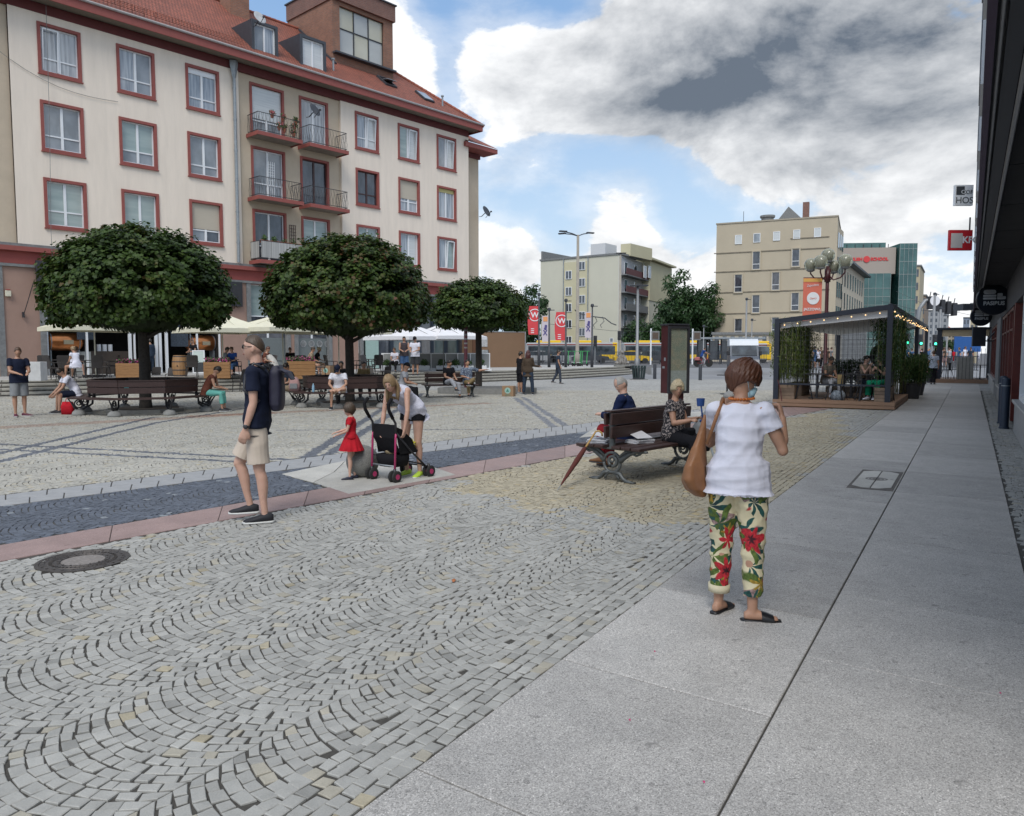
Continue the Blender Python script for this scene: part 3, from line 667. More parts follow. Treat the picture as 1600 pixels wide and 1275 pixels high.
M_LEAFP=mat('pot leaves',(.05,.10,.025),.7,var=.4,scale=20);M_POT=mat('terracotta',(.30,.10,.055),.8,var=.1);M_FL=mat('geranium',(.55,.12,.14),.6,var=.4,scale=30)
def tuft(mb,c,r,n,lf,up=.0,fl=.0):
 for i in range(n):
  v=Vector((random.gauss(0,1),random.gauss(0,1),random.gauss(0,1)+up)).normalized()*r*random.uniform(.3,1);p_=Vector(c)+v
  a=Vector((random.gauss(0,1),random.gauss(0,1),random.gauss(0,1))).normalized()*lf;b=v.cross(a).normalized()*lf*.5
  mb.add([p_-a,p_-b,p_+a,p_+b],[(0,1,2,3)],mi=1 if random.random()<fl else 0)
for i,(dx,zz,fl) in enumerate([(.9,1.02,.5),(1.55,.98,.4),(2.35,.98,.1),(1.3,.45,.25),(1.65,.42,.3),(2.2,.30,.3),(2.25,.62,.2)]):
 bz=DROW[0][0]
 q=MB();q.lathe([(.06,0),(.10,.16),(.10,.18)],10,(10+dx,-.88,bz+zz-.14));pt=q.build('flower_pot',M_POT,BL[(0,0)])
 q=MB();tuft(q,(10+dx,-.88,bz+zz+.12),.20,130,.05,.3,fl);q.build('flowers',[M_LEAFP,M_FL],pt)
for i in range(5):
 bz=DROW[2][0];q=MB();q.box((10.3+i*.58,-.86,bz+1.0),(.5,.16,.15));pt=q.build('flower_box',M_POT,BL[(2,0)]);q=MB();tuft(q,(10.3+i*.58,-.86,bz+1.16),.2,110 if i<2 else 40,.06,.3,0);q.build('foliage',[M_LEAFP,M_FL],pt)
bz=DROW[1][0];ck=thing('clothes_airer','folded white drying rack leaning on the middle left balcony of the peach tenement','drying rack',LW(10.9,-.3,bz+.05),LYAW)
q=MB()
for k in range(4):q.bar((k*.12,0,0),(k*.12+.05,0,2.0),.02,.02)
for k in range(7):q.bar((0,0,1.0+k*.14),(.42,0,1.0+k*.14),.012,.012)
q.build('rack',M_WHITE,ck)
tl=thing('trellis','small dark wooden trellis fixed between the two lowest balcony doors','trellis',LW(12.42,.10,DROW[2][0]+.75),LYAW)
q=MB()
for k in range(4):q.box((k*.13,0,.75),(.02,.02,1.5))
for k in range(9):q.box((.2,-.02,k*.185),(.44,.02,.02))
q.build('lattice',M_BRF,tl)
q=MB();q.box(((s_l-13+s_end)/2,.07,ZT+.17),(s_end-s_l+13,.20,.42));q.build('frieze',M_RED2,LB)
q=MB();q.box(((s_l-13+27.1)/2,-.25,ZT+.44),(27.1-s_l+13,1.15,.06));q.build('soffit',mat('soffit',(.20,.175,.14),.9),LB)
q=MB();q.box(((s_l-13+27.1)/2,-.84,ZT+.52),(27.1-s_l+13,.06,.40));q.box((27.13,3.2,ZT+.52),(.06,8,.40));q.build('fascia',M_RED,LB)
q=MB();q.tube([(s_l-13,-.91,ZT+.74),(27.2,-.91,ZT+.74)],.07,8);q.build('gutter',mat('gutter',(.42,.40,.39),.4,metal=.5),LB)
def roof_mat():
 q=NT('clay roof tiles',.8);mp=q.n('ShaderNodeMapping',{'Vector':q.obj});s_=q.n('ShaderNodeSeparateXYZ',{0:q.obj}).outputs
 cv=q.n('ShaderNodeCombineXYZ',{0:s_[0],1:q.math('MULTIPLY',s_[2],1.55),2:0.0}).outputs[0]
 b=q.n('ShaderNodeTexBrick',{'Vector':cv,'Scale':1.0,'Mortar Size':.018,'Brick Width':.18,'Row Height':.28,'Bias':0.0,'Color1':(.31,.095,.058,1),'Color2':(.22,.070,.045,1),'Mortar':(.07,.022,.015,1)});b.offset=.5
 st=q.ramp(q.noise(.5,5,.7),.3,.7,.78,1.15);f=q.n('ShaderNodeVectorMath',operation='SCALE');q.set(f.inputs[0],b.outputs['Color']);q.set(f.inputs[3],st);q.color(f.outputs[0])
 w=q.math('FRACT',q.math('MULTIPLY',s_[2],1.55/.28));q.bump(q.math('ADD',b.outputs['Fac'],q.math('MULTIPLY',w,-1.0)),.9,.03);return q.m
M_TILE=roof_mat()
RZ,RD,HS=22.5,6.0,21.6
q=MB();e0=(s_l-13,-.86,ZT+.70);e1=(27.15,-.86,ZT+.70);r0=(s_l-13,RD,RZ);r1=(HS,RD,RZ);b1=(27.15,2*RD+.86,ZT+.70);b0=(s_l-13,2*RD+.86,ZT+.70)
q.add([e0,e1,r1,r0,b1,b0],[(0,1,2,3),(1,4,2),(4,5,3,2)]);RF=q.build('roof',M_TILE,LB)
q=MB()
for a,b in((r0,r1),(r1,e1)):
 A,B=Vector(a),Vector(b);n_=int((B-A).length/.33)
 for i in range(n_):q.tube([A+(B-A)*i/n_,A+(B-A)*(i+1.15)/n_],[.11,.13],6)
q.build('ridge_tiles',mat('ridge tile',(.27,.08,.05),.8,var=.25,scale=6),RF)
def on_roof(s,d):return(s,d,ZT+.70+(RZ-ZT-.70)*(d+.86)/(RD+.86))
q=MB();sn=on_roof(0,-.35)[2]
for i in range(34):
 x=s_l-12+i*.55;q.box((x,-.42,sn+.16),(.03,.03,.36))
for zz in(.10,.18,.26,.34):q.bar((s_l-13,-.42,sn+zz),(9.6,-.42,sn+zz),.022,.022)
for i in range(150):q.box((s_l-13+i*.15,-.42,sn+.22),(.02,.015,.28))
q.build('snow_guard',M_TILE,LB)
def dormer(x0,x1,z0,z1,pn,deep=2.6):
 y0=.0;q=MB()
 q.add([(x0,y0,z0),(x1,y0,z0),(x1+.1,y0,z1),(x0-.1,y0,z1),(x0,deep,z0),(x1,deep,z0),(x1+.1,deep+.6,z1+.15),(x0-.1,deep+.6,z1+.15)],[(0,4,7,3),(1,5,6,2),(3,2,6,7),(0,1,5,4),(4,5,6,7)])
 w=x1-x0
 frame_box(q,x0-.08,x1+.08,z0,z1+.03,.16,y0-.10,y0+.05)
 d=q.build('dormer',M_ANTH,LB)
 q=MB();frame_box(q,x0+.08,x1-.08,z0+.16,z1-.13,.07,y0+.0,y0+.06);q.box(((x0+x1)/2,y0+.03,(z0+z1)/2),(.09,.055,z1-z0-.4));q.build('frame',M_WHITE,d)
 for k in range(2):
  q=MB();a=x0+.14+(w-.28)/2*k;q.box((a+(w-.28)/4,y0+.05,(z0+z1)/2),((w-.28)/2-.05,.01,z1-z0-.4));q.build('pane',pn[k],d)
 return d
dormer(10.35,11.75,17.45,19.35,[GL_GRY,GL_CUR]);dormer(13.30,14.85,17.50,19.45,[GL_WHT,GL_WHT])
def brick_mat(name,a,b,mo,w=.25,h=.075,ms=.012,flat=False):
 q=NT(name,.85);s_=q.n('ShaderNodeSeparateXYZ',{0:q.obj}).outputs
 cv=q.n('ShaderNodeCombineXYZ',{0:q.math('ADD',s_[0],s_[1]),1:s_[2],2:0.0}).outputs[0]
 bk=q.n('ShaderNodeTexBrick',{'Vector':cv,'Scale':1.0,'Mortar Size':ms,'Brick Width':w,'Row Height':h,'Color1':col4(a),'Color2':col4(b),'Mortar':col4(mo)})
 f=q.n('ShaderNodeVectorMath',operation='SCALE');q.set(f.inputs[0],bk.outputs['Color']);q.set(f.inputs[3],q.ramp(q.noise(1.5,5,.7),.3,.7,.85,1.12));q.color(f.outputs[0]);q.bump(bk.outputs['Fac'],-.5,.01);return q.m
M_BRICK=brick_mat('orange brick',(.30,.125,.07),(.22,.09,.055),(.20,.16,.13));M_BRICK2=brick_mat('brown brick',(.20,.085,.06),(.15,.065,.05),(.20,.15,.13))
T0,T1,TD=17.0,21.75,2.2
tz0,tz1=19.2,23.3
q=MB();wall(q,T0,T1,tz0-.6,tz1,[(T0+.55,T1-.75,20.3,23.05)],y=TD,reveal=.3)
q.add([(T0,TD,tz0-.6),(T0,TD+5,tz0-.6),(T0,TD+5,tz1),(T0,TD,tz1),(T1,TD,tz0-.6),(T1,TD+5,tz0-.6),(T1,TD+5,tz1),(T1,TD,tz1)],[(0,1,2,3),(4,5,6,7)])
tw=q.build('roof_tower',M_BRICK,LB)
q=MB();q.box(((T0+T1)/2,TD+2.4,tz1+.48),(T1-T0+.16,5.2,1.0));q.build('parapet',M_BRICK2,tw)
q=MB();q.box(((T0+T1)/2,TD+2.4,tz1+1.02),(T1-T0+.3,5.4,.08));q.build('coping',M_ANTH,tw)
q=MB()
xs=[T0+.55+(T1-T0-1.30)*k/3 for k in range(4)];zs=[20.3,21.75,23.05]
for x in xs:q.box((x,TD+.16,21.67),(.06,.08,2.75))
for z in zs:q.box(((xs[0]+xs[3])/2,TD+.16,z),(xs[3]-xs[0],.07,.06))
q.build('glazing_bars',M_DARK,tw)
for i in range(3):
 for j in range(2):
  q=MB();q.box(((xs[i]+xs[i+1])/2,TD+.18,(zs[j]+zs[j+1])/2),(xs[1]-xs[0]-.06,.02,zs[j+1]-zs[j]-.06));q.build('pane',[glassy('stair pane',(.36,.37,.36),(.46,.47,.44),(.5,.5,.5)),glassy('stair pane warm',(.42,.40,.30),(.52,.50,.40),(.4,.4,.4))][(i+j)%2],tw)
q=MB();q.box(((T0+T1)/2,TD-.12,20.08),(T1-T0,.5,.10));q.box((T0-.1,TD+1.5,20.8),(.12,5,.1),M=Matrix.Rotation(R(38),4,'X'));q.build('flashing',M_ANTH,tw)
q=MB();q.box((12.1,5.0,23.2),(1.2,1.2,4.2));q.build('chimney',M_BRICK,LB)
for s_,d_ in((15.9,.6),(24.6,.5)):q=MB();p_=on_roof(s_,d_);q.cyl((p_[0],p_[1],p_[2]-.1),.06,.75,8);q.cyl((p_[0],p_[1],p_[2]+.6),.10,.08,8);q.build('vent_pipe',M_ZINC,LB)
for s_,d_,op in((20.6,1.0,1),(23.4,.5,0)):
 p_=Vector(on_roof(s_,d_));sl_=math.atan2(RZ-ZT-.7,RD+.86);T=Matrix.Translation(p_)@Matrix.Rotation(sl_,4,'X');q=MB();q.M=T;frame_box(q,-.4,.4,0,.01,.01,0,0) if False else None
 for a in(((0,0,.06),(.86,.08,.12)),((0,1.2,.06),(.86,.08,.12)),((-.4,.6,.06),(.08,1.2,.12)),((.4,.6,.06),(.08,1.2,.12))):q.box(*a)
 rw=q.build('roof_window',M_ANTH,LB);q=MB();q.M=T@(Matrix.Translation((0,.6,.1))@Matrix.Rotation(R(-28 if op else 0),4,'X'));q.box((0,0,.03),(.74,1.1,.03));q.build('pane',GL_GRY,rw)
q=MB();x_=9.15
q.tube([(x_,-.14,6.4),(x_,-.14,ZT-.45)],.085,8);q.loft([((x_,-.16,ZT-.5),(.10,0,0),(0,.10,0)),((x_,-.16,ZT+.05),(.22,0,0),(0,.16,0)),((x_,-.16,ZT+.35),(.24,0,0),(0,.18,0))],4)
for k in range(6):q.tube([(x_,-.14,7.4+k*1.6),(x_,-.14,7.5+k*1.6)],.10,8)
q.build('drainpipe',M_ZINC,LB)
q=MB();q.box((27.7,.5,15.95),(3.2,1.4,.30));q.build('fascia',M_RED,LB);q=MB();q.box((27.6,.92,15.6),(2.0,.14,.3));q.build('frieze',M_RED2,LB)
q=MB();q.add([(26.2,-.25,16.12),(29.35,-.25,16.12),(26.2,4.5,19),(28,5,19)],[(0,1,3,2)]);q.build('roof',M_TILE,LB)
GH=5.42
q=MB();q.box(((-14+s_end)/2,-.02,6.28),(s_end+14,.22,.14));q.box(((-14+s_end)/2,-.02,5.40),(s_end+14,.18,.12));q.build('stone_course',M_STONE,LB)
q=MB();q.box(((-14+s_end)/2,.05,5.85),(s_end+14,.12,.75));q.build('sign_band',M_REDW,LB)
q=MB();q.box(((-14+s_end)/2,-.10,6.12),(s_end+14,.30,.20));q.build('moulding',M_RED,LB)
pil=[(-6,-1.9,M_PINKW),(sx(8),sx(66),M_PINKW),(sx(348),sx(389),M_PINKW),(sx(452),sx(462),M_PINKW),(sx(518),sx(560),M_PINKW)]
for a,b,m_ in pil:
 q=MB();q.box(((a+b)/2,.12,(GH+TZ)/2),(b-a,.25,GH-TZ));q.build('pilaster',m_,LB)
for px in(4,69,390,451,463,516,565):q=MB();q.box((sx(px),.04,(GH+TZ)/2),(.24,.22,GH-TZ));q.build('stone_jamb',M_STONE,LB)
for a,b in((sx(70),sx(347)),(-1.95,sx(2))):
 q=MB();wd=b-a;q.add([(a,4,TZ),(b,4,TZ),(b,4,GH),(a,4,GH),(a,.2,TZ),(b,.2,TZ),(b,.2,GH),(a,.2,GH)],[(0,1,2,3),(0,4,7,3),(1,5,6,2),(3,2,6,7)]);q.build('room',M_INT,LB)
q=MB()
for px in(76,138,205,212,246,252,262,310,345):q.box((sx(px),.12,2.2),(.13 if px in(246,252,262,205) else.07,.10,3.3))
q.box(((sx(76)+sx(345))/2,.12,3.8),(sx(345)-sx(76),.12,.10));q.build('door_frame',M_WHITE,LB)
q=MB();a,b=sx(76),sx(345);q.box(((a+b)/2,.10,4.6),(b-a,.10,1.5));q.build('fascia_board',mat('dark signboard',(.02,.02,.025),.5),LB)
q=MB();q.box((sx(365),-.12,4.7),(1.0,.14,1.3));q.build('sign_panel',M_DARK,LB);q=MB();q.box((sx(72)+.1,-.3,4.9),(.9,.14,1.5));q.build('sign_panel',M_DARK,LB)
for a,b,rows in((sx(392),sx(450),1),(sx(464),sx(515),1)):
 w=window(LB,a,b,TZ+.2,GH-.1,[GL_DRK,GL_GRN] if a<sx(400) else[GL_DRK,GL_DRK],y=.05,surround=False,mull=.5,trans=.62)
 q=MB();q.box(((a+b)/2,.14,TZ+1.0),(b-a-.25,.01,1.7));fp=q.build('frosted_panel',mat('frosted grey',(.15,.17,.17),.5,var=.1),w)
q=MB()
for k in range(4):x_=sx(476)+k*.55;q.lathe([(.20,0),(.20,.01),(.17,.01),(.17,0)],20,(x_,.12,2.1),Matrix.Rotation(math.pi/2,4,'X'))
q.build('ring_letters',mat('pale lettering',(.35,.36,.36),.6,var=0),w)
ga,gb=sx(568),sx(738)
q=MB();q.box(((ga+gb)/2,.35,3.2),(gb-ga,.02,5.1))
gs=q.build('shop_glazing',GL_DRK,LB)
nP=8
for k in range(nP):
 x0=lerp(ga,gb,k/nP);x1=lerp(ga,gb,(k+1)/nP);q=MB();q.box(((x0+x1)/2,.30,2.3),(x1-x0-.12,.03,3.2));q.build('pane',[glassy('shop pane teal',(.06,.085,.09),(.13,.17,.17),(1.5,1.5,.7)),GL_DRK][k%3==1],gs)
q=MB()
for k in range(nP+1):q.box((lerp(ga,gb,k/nP),.22,3.0),(.14 if k%2 else.26,.14,5.0))
q.box(((ga+gb)/2,.22,4.1),(gb-ga,.1,.16));q.build('mullion',mat('navy mullion',(.02,.03,.045),.4,var=.1),gs)
q=MB();q.box((sx(582),.05,1.7),(1.0,.06,2.2));q.build('mint_panel',mat('mint glass',(.34,.47,.43),.3,var=.08),gs)
bs=P(741,HZ,52.6);be=P(821,HZ,54.5)
sc_=thing('brown_screen_wall','plain brown boarded box at the end of the tenement behind the third round tree','kiosk',((bs.x+be.x)/2,(bs.y+be.y)/2,TZ))
d_=math.atan2(be.y-bs.y,be.x-bs.x);sc_.rotation_euler=(0,0,d_);wd=(be-bs).length
q=MB();q.box((0,2.0,1.22),(wd,4,2.44));q.build('wall',mat('brown board',(.21,.128,.075),.85,var=.05,scale=1.5),sc_)
q=MB();q.box((-wd/2+.1,-.05,1.22),(.5,.10,2.5));q.build('corner_post',mat('dark brown',(.10,.045,.022),.8),sc_)
q=MB();q.box((wd/2-.03,-.03,1.22),(.06,.06,2.44));q.box((0,2.0,2.46),(wd+.05,4.05,.05));q.build('edge_trim',mat('grey trim',(.3,.31,.32),.5),sc_)
q=MB();q.box((-wd/2+.75,-.02,1.75),(.5,.02,.65));q.build('notice',mat('notice',(.42,.42,.42),.6,var=.3,scale=12),sc_)
def dish(label,loc,yaw,r,m_,el=25):
 t=thing('satellite_dish',label,'satellite dish',loc,yaw,'satellite dishes on the tenement');q=MB();M_=Matrix.Rotation(R(90-el),4,'X')
 q.lathe([(0,.0),(r*.5,r*.05),(r*.85,r*.15),(r,r*.22),(r*.98,r*.24),(r*.5,r*.08),(0,.03)],20,(0,-.35,0),M_);q.build('reflector',m_,t,True)
 q=MB();q.bar((0,0,-.3),(0,-.35,-.05),.04,.04);q.bar((0,-.35,-r),(0,-.35-r*1.1,-.05),.025,.025);q.box((0,-.35-r*1.1,-.02),(.07,.12,.09));q.bar((0,.2,-.3),(0,0,-.3),.03,.03);q.build('arm',M_DARK,t);return t
dish('dark dish on an arm between the two top balconies',LW(13.15,-.95,15.0),LYAW+.3,.38,M_ANTH)
dish('pale dish in front of the left grey dormer',LW(10.3,-.4,19.2),LYAW+.1,.36,mat('pale grey',(.42,.43,.44),.5))
pe=LW(28.55,.7,11.7);dish('black dish sticking out of the far corner below the lower eave',pe,R(60),.42,M_ANTH)
al=thing('alarm_box','small cream alarm box with red cap on the pink pilaster at the far left','alarm box',LW(sx(16),-.1,4.15),LYAW);q=MB();q.box((0,0,0),(.22,.1,.26),ch=.02);q.build('body',mat('cream',(.6,.57,.45),.6),al);q=MB();q.box((0,0,.16),(.16,.1,.06),ch=.01);q.build('cap',M_RED,al)
fp_=thing('flag_pole','thin slanting flag pole on the pink pilaster at the far left','pole',LW(sx(38),-.1,3.2),LYAW);q=MB();q.tube([(0,0,0),(.28,-.6,1.45)],.018,6);q.box((0,0,.05),(.08,.1,.24));q.build('pole',M_DARK,fp_)
cb=MB();cb.tube([LW(.35,-.2,17),LW(.3,-.2,12),LW(.15,-.25,7),LW(.15,-.3,3)],.012,4);o=cb.build('cable',M_STONE,None,label='thin vertical cable hanging down past the first column of windows',cat='cable');rebase(o,(0,0,0))
pts=[LW(lerp(-3,3.3,t),-.05,15.4-2.0*t-1.3*math.sin(t*math.pi)*.6) for t in[i/10 for i in range(11)]];cb=MB();cb.tube(pts,.01,4);cb.build('cable',M_STONE,None,label='sagging cable from the far left wall to the second top window',cat='cable')
STP=[(-30,22.0),(-18.6,27.9),(-11.4,33.2),(-1.6,41.6),(3.7,47.0),(9.3,56.0)]
def offs(pts,d):
 out=[]
 for i,p_ in enumerate(pts):
  a=Vector(pts[max(i-1,0)]);b=Vector(p_);c=Vector(pts[min(i+1,len(pts)-1)]);n1=Vector((0,0))
  e=(c-a).normalized();out.append(b+Vector((-e.y,e.x))*d)
 return out
M_STEP=mat('step granite',(.36,.345,.30),.85,var=.2,scale=5,bump=.3,bscale=40);M_RISER=mat('riser joint',(.13,.12,.105),.95,var=.5,scale=12)
ST=MB();pb=offs(STP,.02)
for i in range(len(pb)-1):
 pass
stt=[offs(STP,.38*k) for k in range(5)]
for k in range(4):
 for i in range(len(STP)-1):
  a,b,c,d=stt[k][i],stt[k][i+1],stt[k+1][i+1],stt[k+1][i];z0,z1=k*.14,(k+1)*.14-.012
  ST.add([(a.x,a.y,z0-.05),(b.x,b.y,z0-.05),(b.x,b.y,z1),(a.x,a.y,z1),(c.x,c.y,z1),(d.x,d.y,z1)],[(0,1,2,3),(3,2,4,5)])
STEPS=ST.build('steps',M_RISER,None,kind='structure')
for k in range(4):
 for i in range(len(STP)-1):
  a,b=stt[k][i],stt[k][i+1];L_=(b-a).length;n_=max(1,int(L_/1.6));e=(b-a)/L_;nn=Vector((-e.y,e.x))
  for j in range(n_):
   t0,t1=j/n_*L_+.012,(j+1)/n_*L_-.012;o_=-.02+random.uniform(-.004,.004)
   pl=[a+e*t0+nn*o_,a+e*t1+nn*o_,a+e*t1+nn*.37,a+e*t0+nn*.37]
   if stt[k][i].y>60:continue
   slab('step_block',[(v.x,v.y) for v in pl],M_STEP,STEPS,z=(k+1)*.14,h=.075,ins=.002)
tp=stt[4];q=MB();vs=[(v.x,v.y,TZ-.002) for v in tp];vs+=[(9.8,62,TZ-.002),(-70,62,TZ-.002),(-70,20,TZ-.002)]
q.add(vs,[tuple(range(len(vs)))]);q.add([(9.8,62,TZ-.002),(9.8,62,0),(-70,62,0),(-70,62,TZ-.002),(9.8,54,TZ-.002),(9.8,54,0)],[(0,1,2,3),(0,1,5,4)])
q.build('terrace',mat('pale terrace paving',(.40,.395,.38),.85,var=.10,scale=2,bump=.1),None,kind='structure')
RB=thing('arcade_building','dark overhanging arcade building with shop fronts along the right edge','building',(0,0,0),math.atan2(DV.y,DV.x)-math.pi/2)
def YT(Y,p=.83):return(Y-p*DU.y)/DV.y
M_SOF=mat('sooty soffit',(.016,.016,.018),.85,var=.35,scale=3,bump=.2,bscale=30);M_PLI=mat('plinth marble',(.30,.30,.295),.5,var=.2,scale=6,bump=.05)  # soffit has a near-black base colour varied by noise
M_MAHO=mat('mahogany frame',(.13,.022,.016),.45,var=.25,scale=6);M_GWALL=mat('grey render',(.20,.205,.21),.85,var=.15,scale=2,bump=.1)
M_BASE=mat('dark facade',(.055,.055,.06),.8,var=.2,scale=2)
z1=3.6
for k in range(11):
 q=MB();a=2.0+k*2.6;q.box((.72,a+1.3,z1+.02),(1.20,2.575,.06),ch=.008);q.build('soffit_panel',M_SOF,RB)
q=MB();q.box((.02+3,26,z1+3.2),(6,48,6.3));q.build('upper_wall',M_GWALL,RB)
for k in range(13):
 for j in range(2):
  q=MB();x=.02-.01;y=4+k*3.1;zz=5.2+j*3.0;frame_box_y=None
  q.box((x,y,zz),(.06,1.3,1.6));w_=q.build('window',M_WHITE,RB);q=MB();q.box((x-.032,y,zz),(.02,1.1,1.4));q.build('pane',GL_DRK,w_)
q=MB();q.box((.03,26,z1-.03),(.05,48,.16));q.build('edge_trim',mat('violet trim',(.06,.03,.07),.5,var=.2),RB)
q=MB();q.tube([(.085,2,z1-.08),(.085,31,z1-.08)],.012,6);q.build('conduit',mat('pale conduit',(.35,.36,.37),.5),RB)
q=MB();q.tube([(.24,2,z1-.07),(.24,31,z1-.07)],.02,6);q.build('conduit',MATS['pale conduit'],RB)
q=MB();q.box((.165,16,z1-.04),(.10,28,.03));q.build('channel',M_DARK,RB)
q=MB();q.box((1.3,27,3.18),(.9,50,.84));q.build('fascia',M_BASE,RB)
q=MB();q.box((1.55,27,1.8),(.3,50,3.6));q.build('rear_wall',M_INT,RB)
def sec(y0,y1):return YT(y0),YT(y1)
def shopwin(y0,y1,n,fm,plinth=.50,top=2.78,p0=.83):
 a,b=sec(y0,y1);q=MB();q.box((p0+.10,(a+b)/2,plinth/2),(.26,b-a,plinth),ch=.01);q.build('plinth',M_PLI,RB)
 q=MB();q.box((p0+.09,(a+b)/2,plinth+.03),(.34,b-a+.04,.06),ch=.01);q.build('sill',M_PLI,RB)
 for k in range(n):
  u0,u1=lerp(a,b,k/n)+.03,lerp(a,b,(k+1)/n)-.03;q=MB();zc=(plinth+.06+top)/2;h=top-plinth-.06
  for(yc,w) in((u0+.05,.10),(u1-.05,.10)):q.box((p0+.12,yc,zc),(.16,w,h))
  q.box((p0+.12,(u0+u1)/2,top-.05),(.15,u1-u0-.2,.10));q.box((p0+.12,(u0+u1)/2,plinth+.11),(.15,u1-u0-.2,.10));q.box((p0+.12,(u0+u1)/2,2.2),(.14,u1-u0-.2,.05))
  w_=q.build('window',fm,RB);q=MB();q.box((p0+.15,(u0+u1)/2,zc),(.02,u1-u0-.16,h-.16));q.build('pane',GL_DRK,w_)
shopwin(5,15.6,4,M_WHITE,.60);shopwin(19.2,26,4,M_MAHO,.48);shopwin(29.5,38.5,4,M_MAHO,.48)
for y0,y1 in((26,29.3),(38.6,47)):
 a,b=sec(y0,y1);q=MB();q.box((.98,(a+b)/2,1.4),(.32,b-a,2.8));q.build('pillar',M_GWALL,RB)
a,b=sec(16.8,19.2);q=MB();q.box((1.0,(a+b)/2+.2,1.45),(.3,.3,2.9));q.build('pillar',M_MAHO,RB)
q=MB();q.box((.92,YT(14.2),2.72),(.06,3.2,.62));q.build('sign_panel',mat('cream sign',(.45,.43,.36),.6,var=.1,scale=2),RB)
q=MB();q.box((.885,YT(14.6),2.86),(.01,1.2,.06));q.build('sign_stripe',mat('yellow paint',(.60,.42,.05),.6,var=.1),RB)
for k,yy in enumerate((16.15,17.3)):
 t=thing('bollard',['dark blue post beside the white framed shop window at the right','second dark blue post, beside the mahogany pillar of the arcade'][k],'post',WK(.66,YT(yy)),0,'posts at the shop fronts')
 q=MB();q.lathe([(.10,0),(.10,.03),(.085,.04),(.085,1.02),(.075,1.06),(.04,1.08)],14);q.build('post',mat('navy post',(.022,.035,.06),.5),t,'auto')
 q=MB();q.lathe([(.087,.9),(.087,.92)],14);q.build('ring',M_ZINC,t)
def round_sign(label,Y,px,py,r,kind):
 g=P(px,py,Y);t=thing('hanging_sign',label,'sign',g,0,'round signs under the arcade');a=-.25;M_=Matrix.Rotation(a,4,'Z')
 q=MB();q.M=M_;q.lathe([(r*.97,-.06),(r,-.04),(r,.04),(r*.97,.06)],40,(0,0,0),Matrix.Rotation(math.pi/2,4,'X'));q.build('disc',mat('sign navy',(.012,.016,.024),.4,var=0),t,'auto')
 y=-.068;wm=mat('sign grey print',(.50,.52,.54),.6,var=0)
 def rr(x0,x1,z0,z1,rad,nm):
  pts=[]
  for cx,cz,a0 in((x1-rad,z1-rad,0),(x0+rad,z1-rad,90),(x0+rad,z0+rad,180),(x1-rad,z0+rad,270)):
   for k in range(5):an=R(a0+k*22.5);pts.append((cx+rad*math.cos(an),cz+rad*math.sin(an)))
  q=MB();q.M=M_@Matrix.Translation((0,y,0))@Matrix.Rotation(math.pi/2,4,'X');q.prism([(x*r,z*r) for x,z in pts],0,.006);return q.build(nm,wm,t)
 rr(-.62,.10,.34,.62,.13,'emblem');rr(-.64,.12,.17,.30,.05,'emblem');rr(-.64,.12,0.0,.13,.05,'emblem')
 rr(.17,.48,.10,.40,.06,'emblem');rr(.17,.66,0.0,.20,.05,'emblem')
 for wx in(-.18,.45):q=MB();q.M=M_;q.lathe([(.09*r,-.08),(.09*r,-.0685)],14,(wx*r,0,-.02*r),Matrix.Rotation(math.pi/2,4,'X'));q.M=Matrix.Identity(4);q.build('emblem_wheel',wm,t)
 x=M_@Vector((1,0,0));text('PASIBUS',r*.34,M_@Vector((0,y-.006,-.26*r)),x,wm,t,bold=.006)
 q=MB();q.box((0,0,r+.08),(.05,.05,.22));q.build('bracket',M_DARK,t);return t
round_sign('larger round black burger sign hanging closest under the arcade',23,1552,468,.46,0)
s2=round_sign('smaller round black burger sign hanging farther along under the arcade',36,1533,494,.46,1)
q=MB();q.box((-.05,.02,-.95),(.62,.08,.90));q.bar((.3,.02,-1.15),(1.0,.02,-1.15),.06,.06);q.bar((.35,.02,-1.1),(.9,.02,-.5),.05,.05);q.build('lower_box',M_ANTH,s2)
def wallsign(name,label,Y,px0,px1,py0,py1):
 a=P(px0,(py0+py1)/2,Y);b=P(px1,(py0+py1)/2,Y);h=(py1-py0)/1200*Y;t=thing(name,label,'sign',(a+b)/2);w=(b-a).length
 return t,w,h
t,w,h=wallsign('wall_sign','white hostel sign sticking out from the dark arcade building, upper of two',30,1491,1519,290,321)
q=MB();q.box((0,0,0),(w,.14,h));q.build('panel',M_WHITE,t);bk=mat('print dark grey',(.045,.05,.055),.6,var=0)
q=MB();q.box((-w*.22,-.073,h*.22),(w*.46,.006,h*.42));q.build('dark_square',bk,t);text('COF',.21,(w*.16,-.082,h*.14),(1,0,0),bk,t);text('C',.21,(-w*.08,-.084,h*.14),(1,0,0),M_WHITE,t);text('HOS',.34,(w*.02,-.075,-h*.26),(1,0,0),bk,t)
t,w,h=wallsign('wall_sign','red square restaurant sign sticking out from the dark arcade building, lower of two',36,1482,1518,360,391)
q=MB();q.box((0,0,0),(w,.14,h));q.build('panel',mat('sign red',(.50,.012,.022),.5,var=0),t);text('KFC',.42,(w*.42,-.075,0),(1,0,0),M_WHITE,t,bold=.012)
q=MB();q.box((-w*.18,-.073,-.02),(w*.5,.005,h*.72),ch=.0);q.build('pale_patch',mat('pale print',(.5,.48,.46),.6,var=0),t)
q=MB();q.box((w/2-.05,.1,h/2+.3),(.05,.05,.6));q.build('bracket',M_DARK,t)
t=thing('projecting_box','long grey box sticking out of the wall beyond the red sign','sign',P(1508,480,44));q=MB();q.box((0,0,0),(.8,1.0,.34));q.build('box',M_ANTH,t)
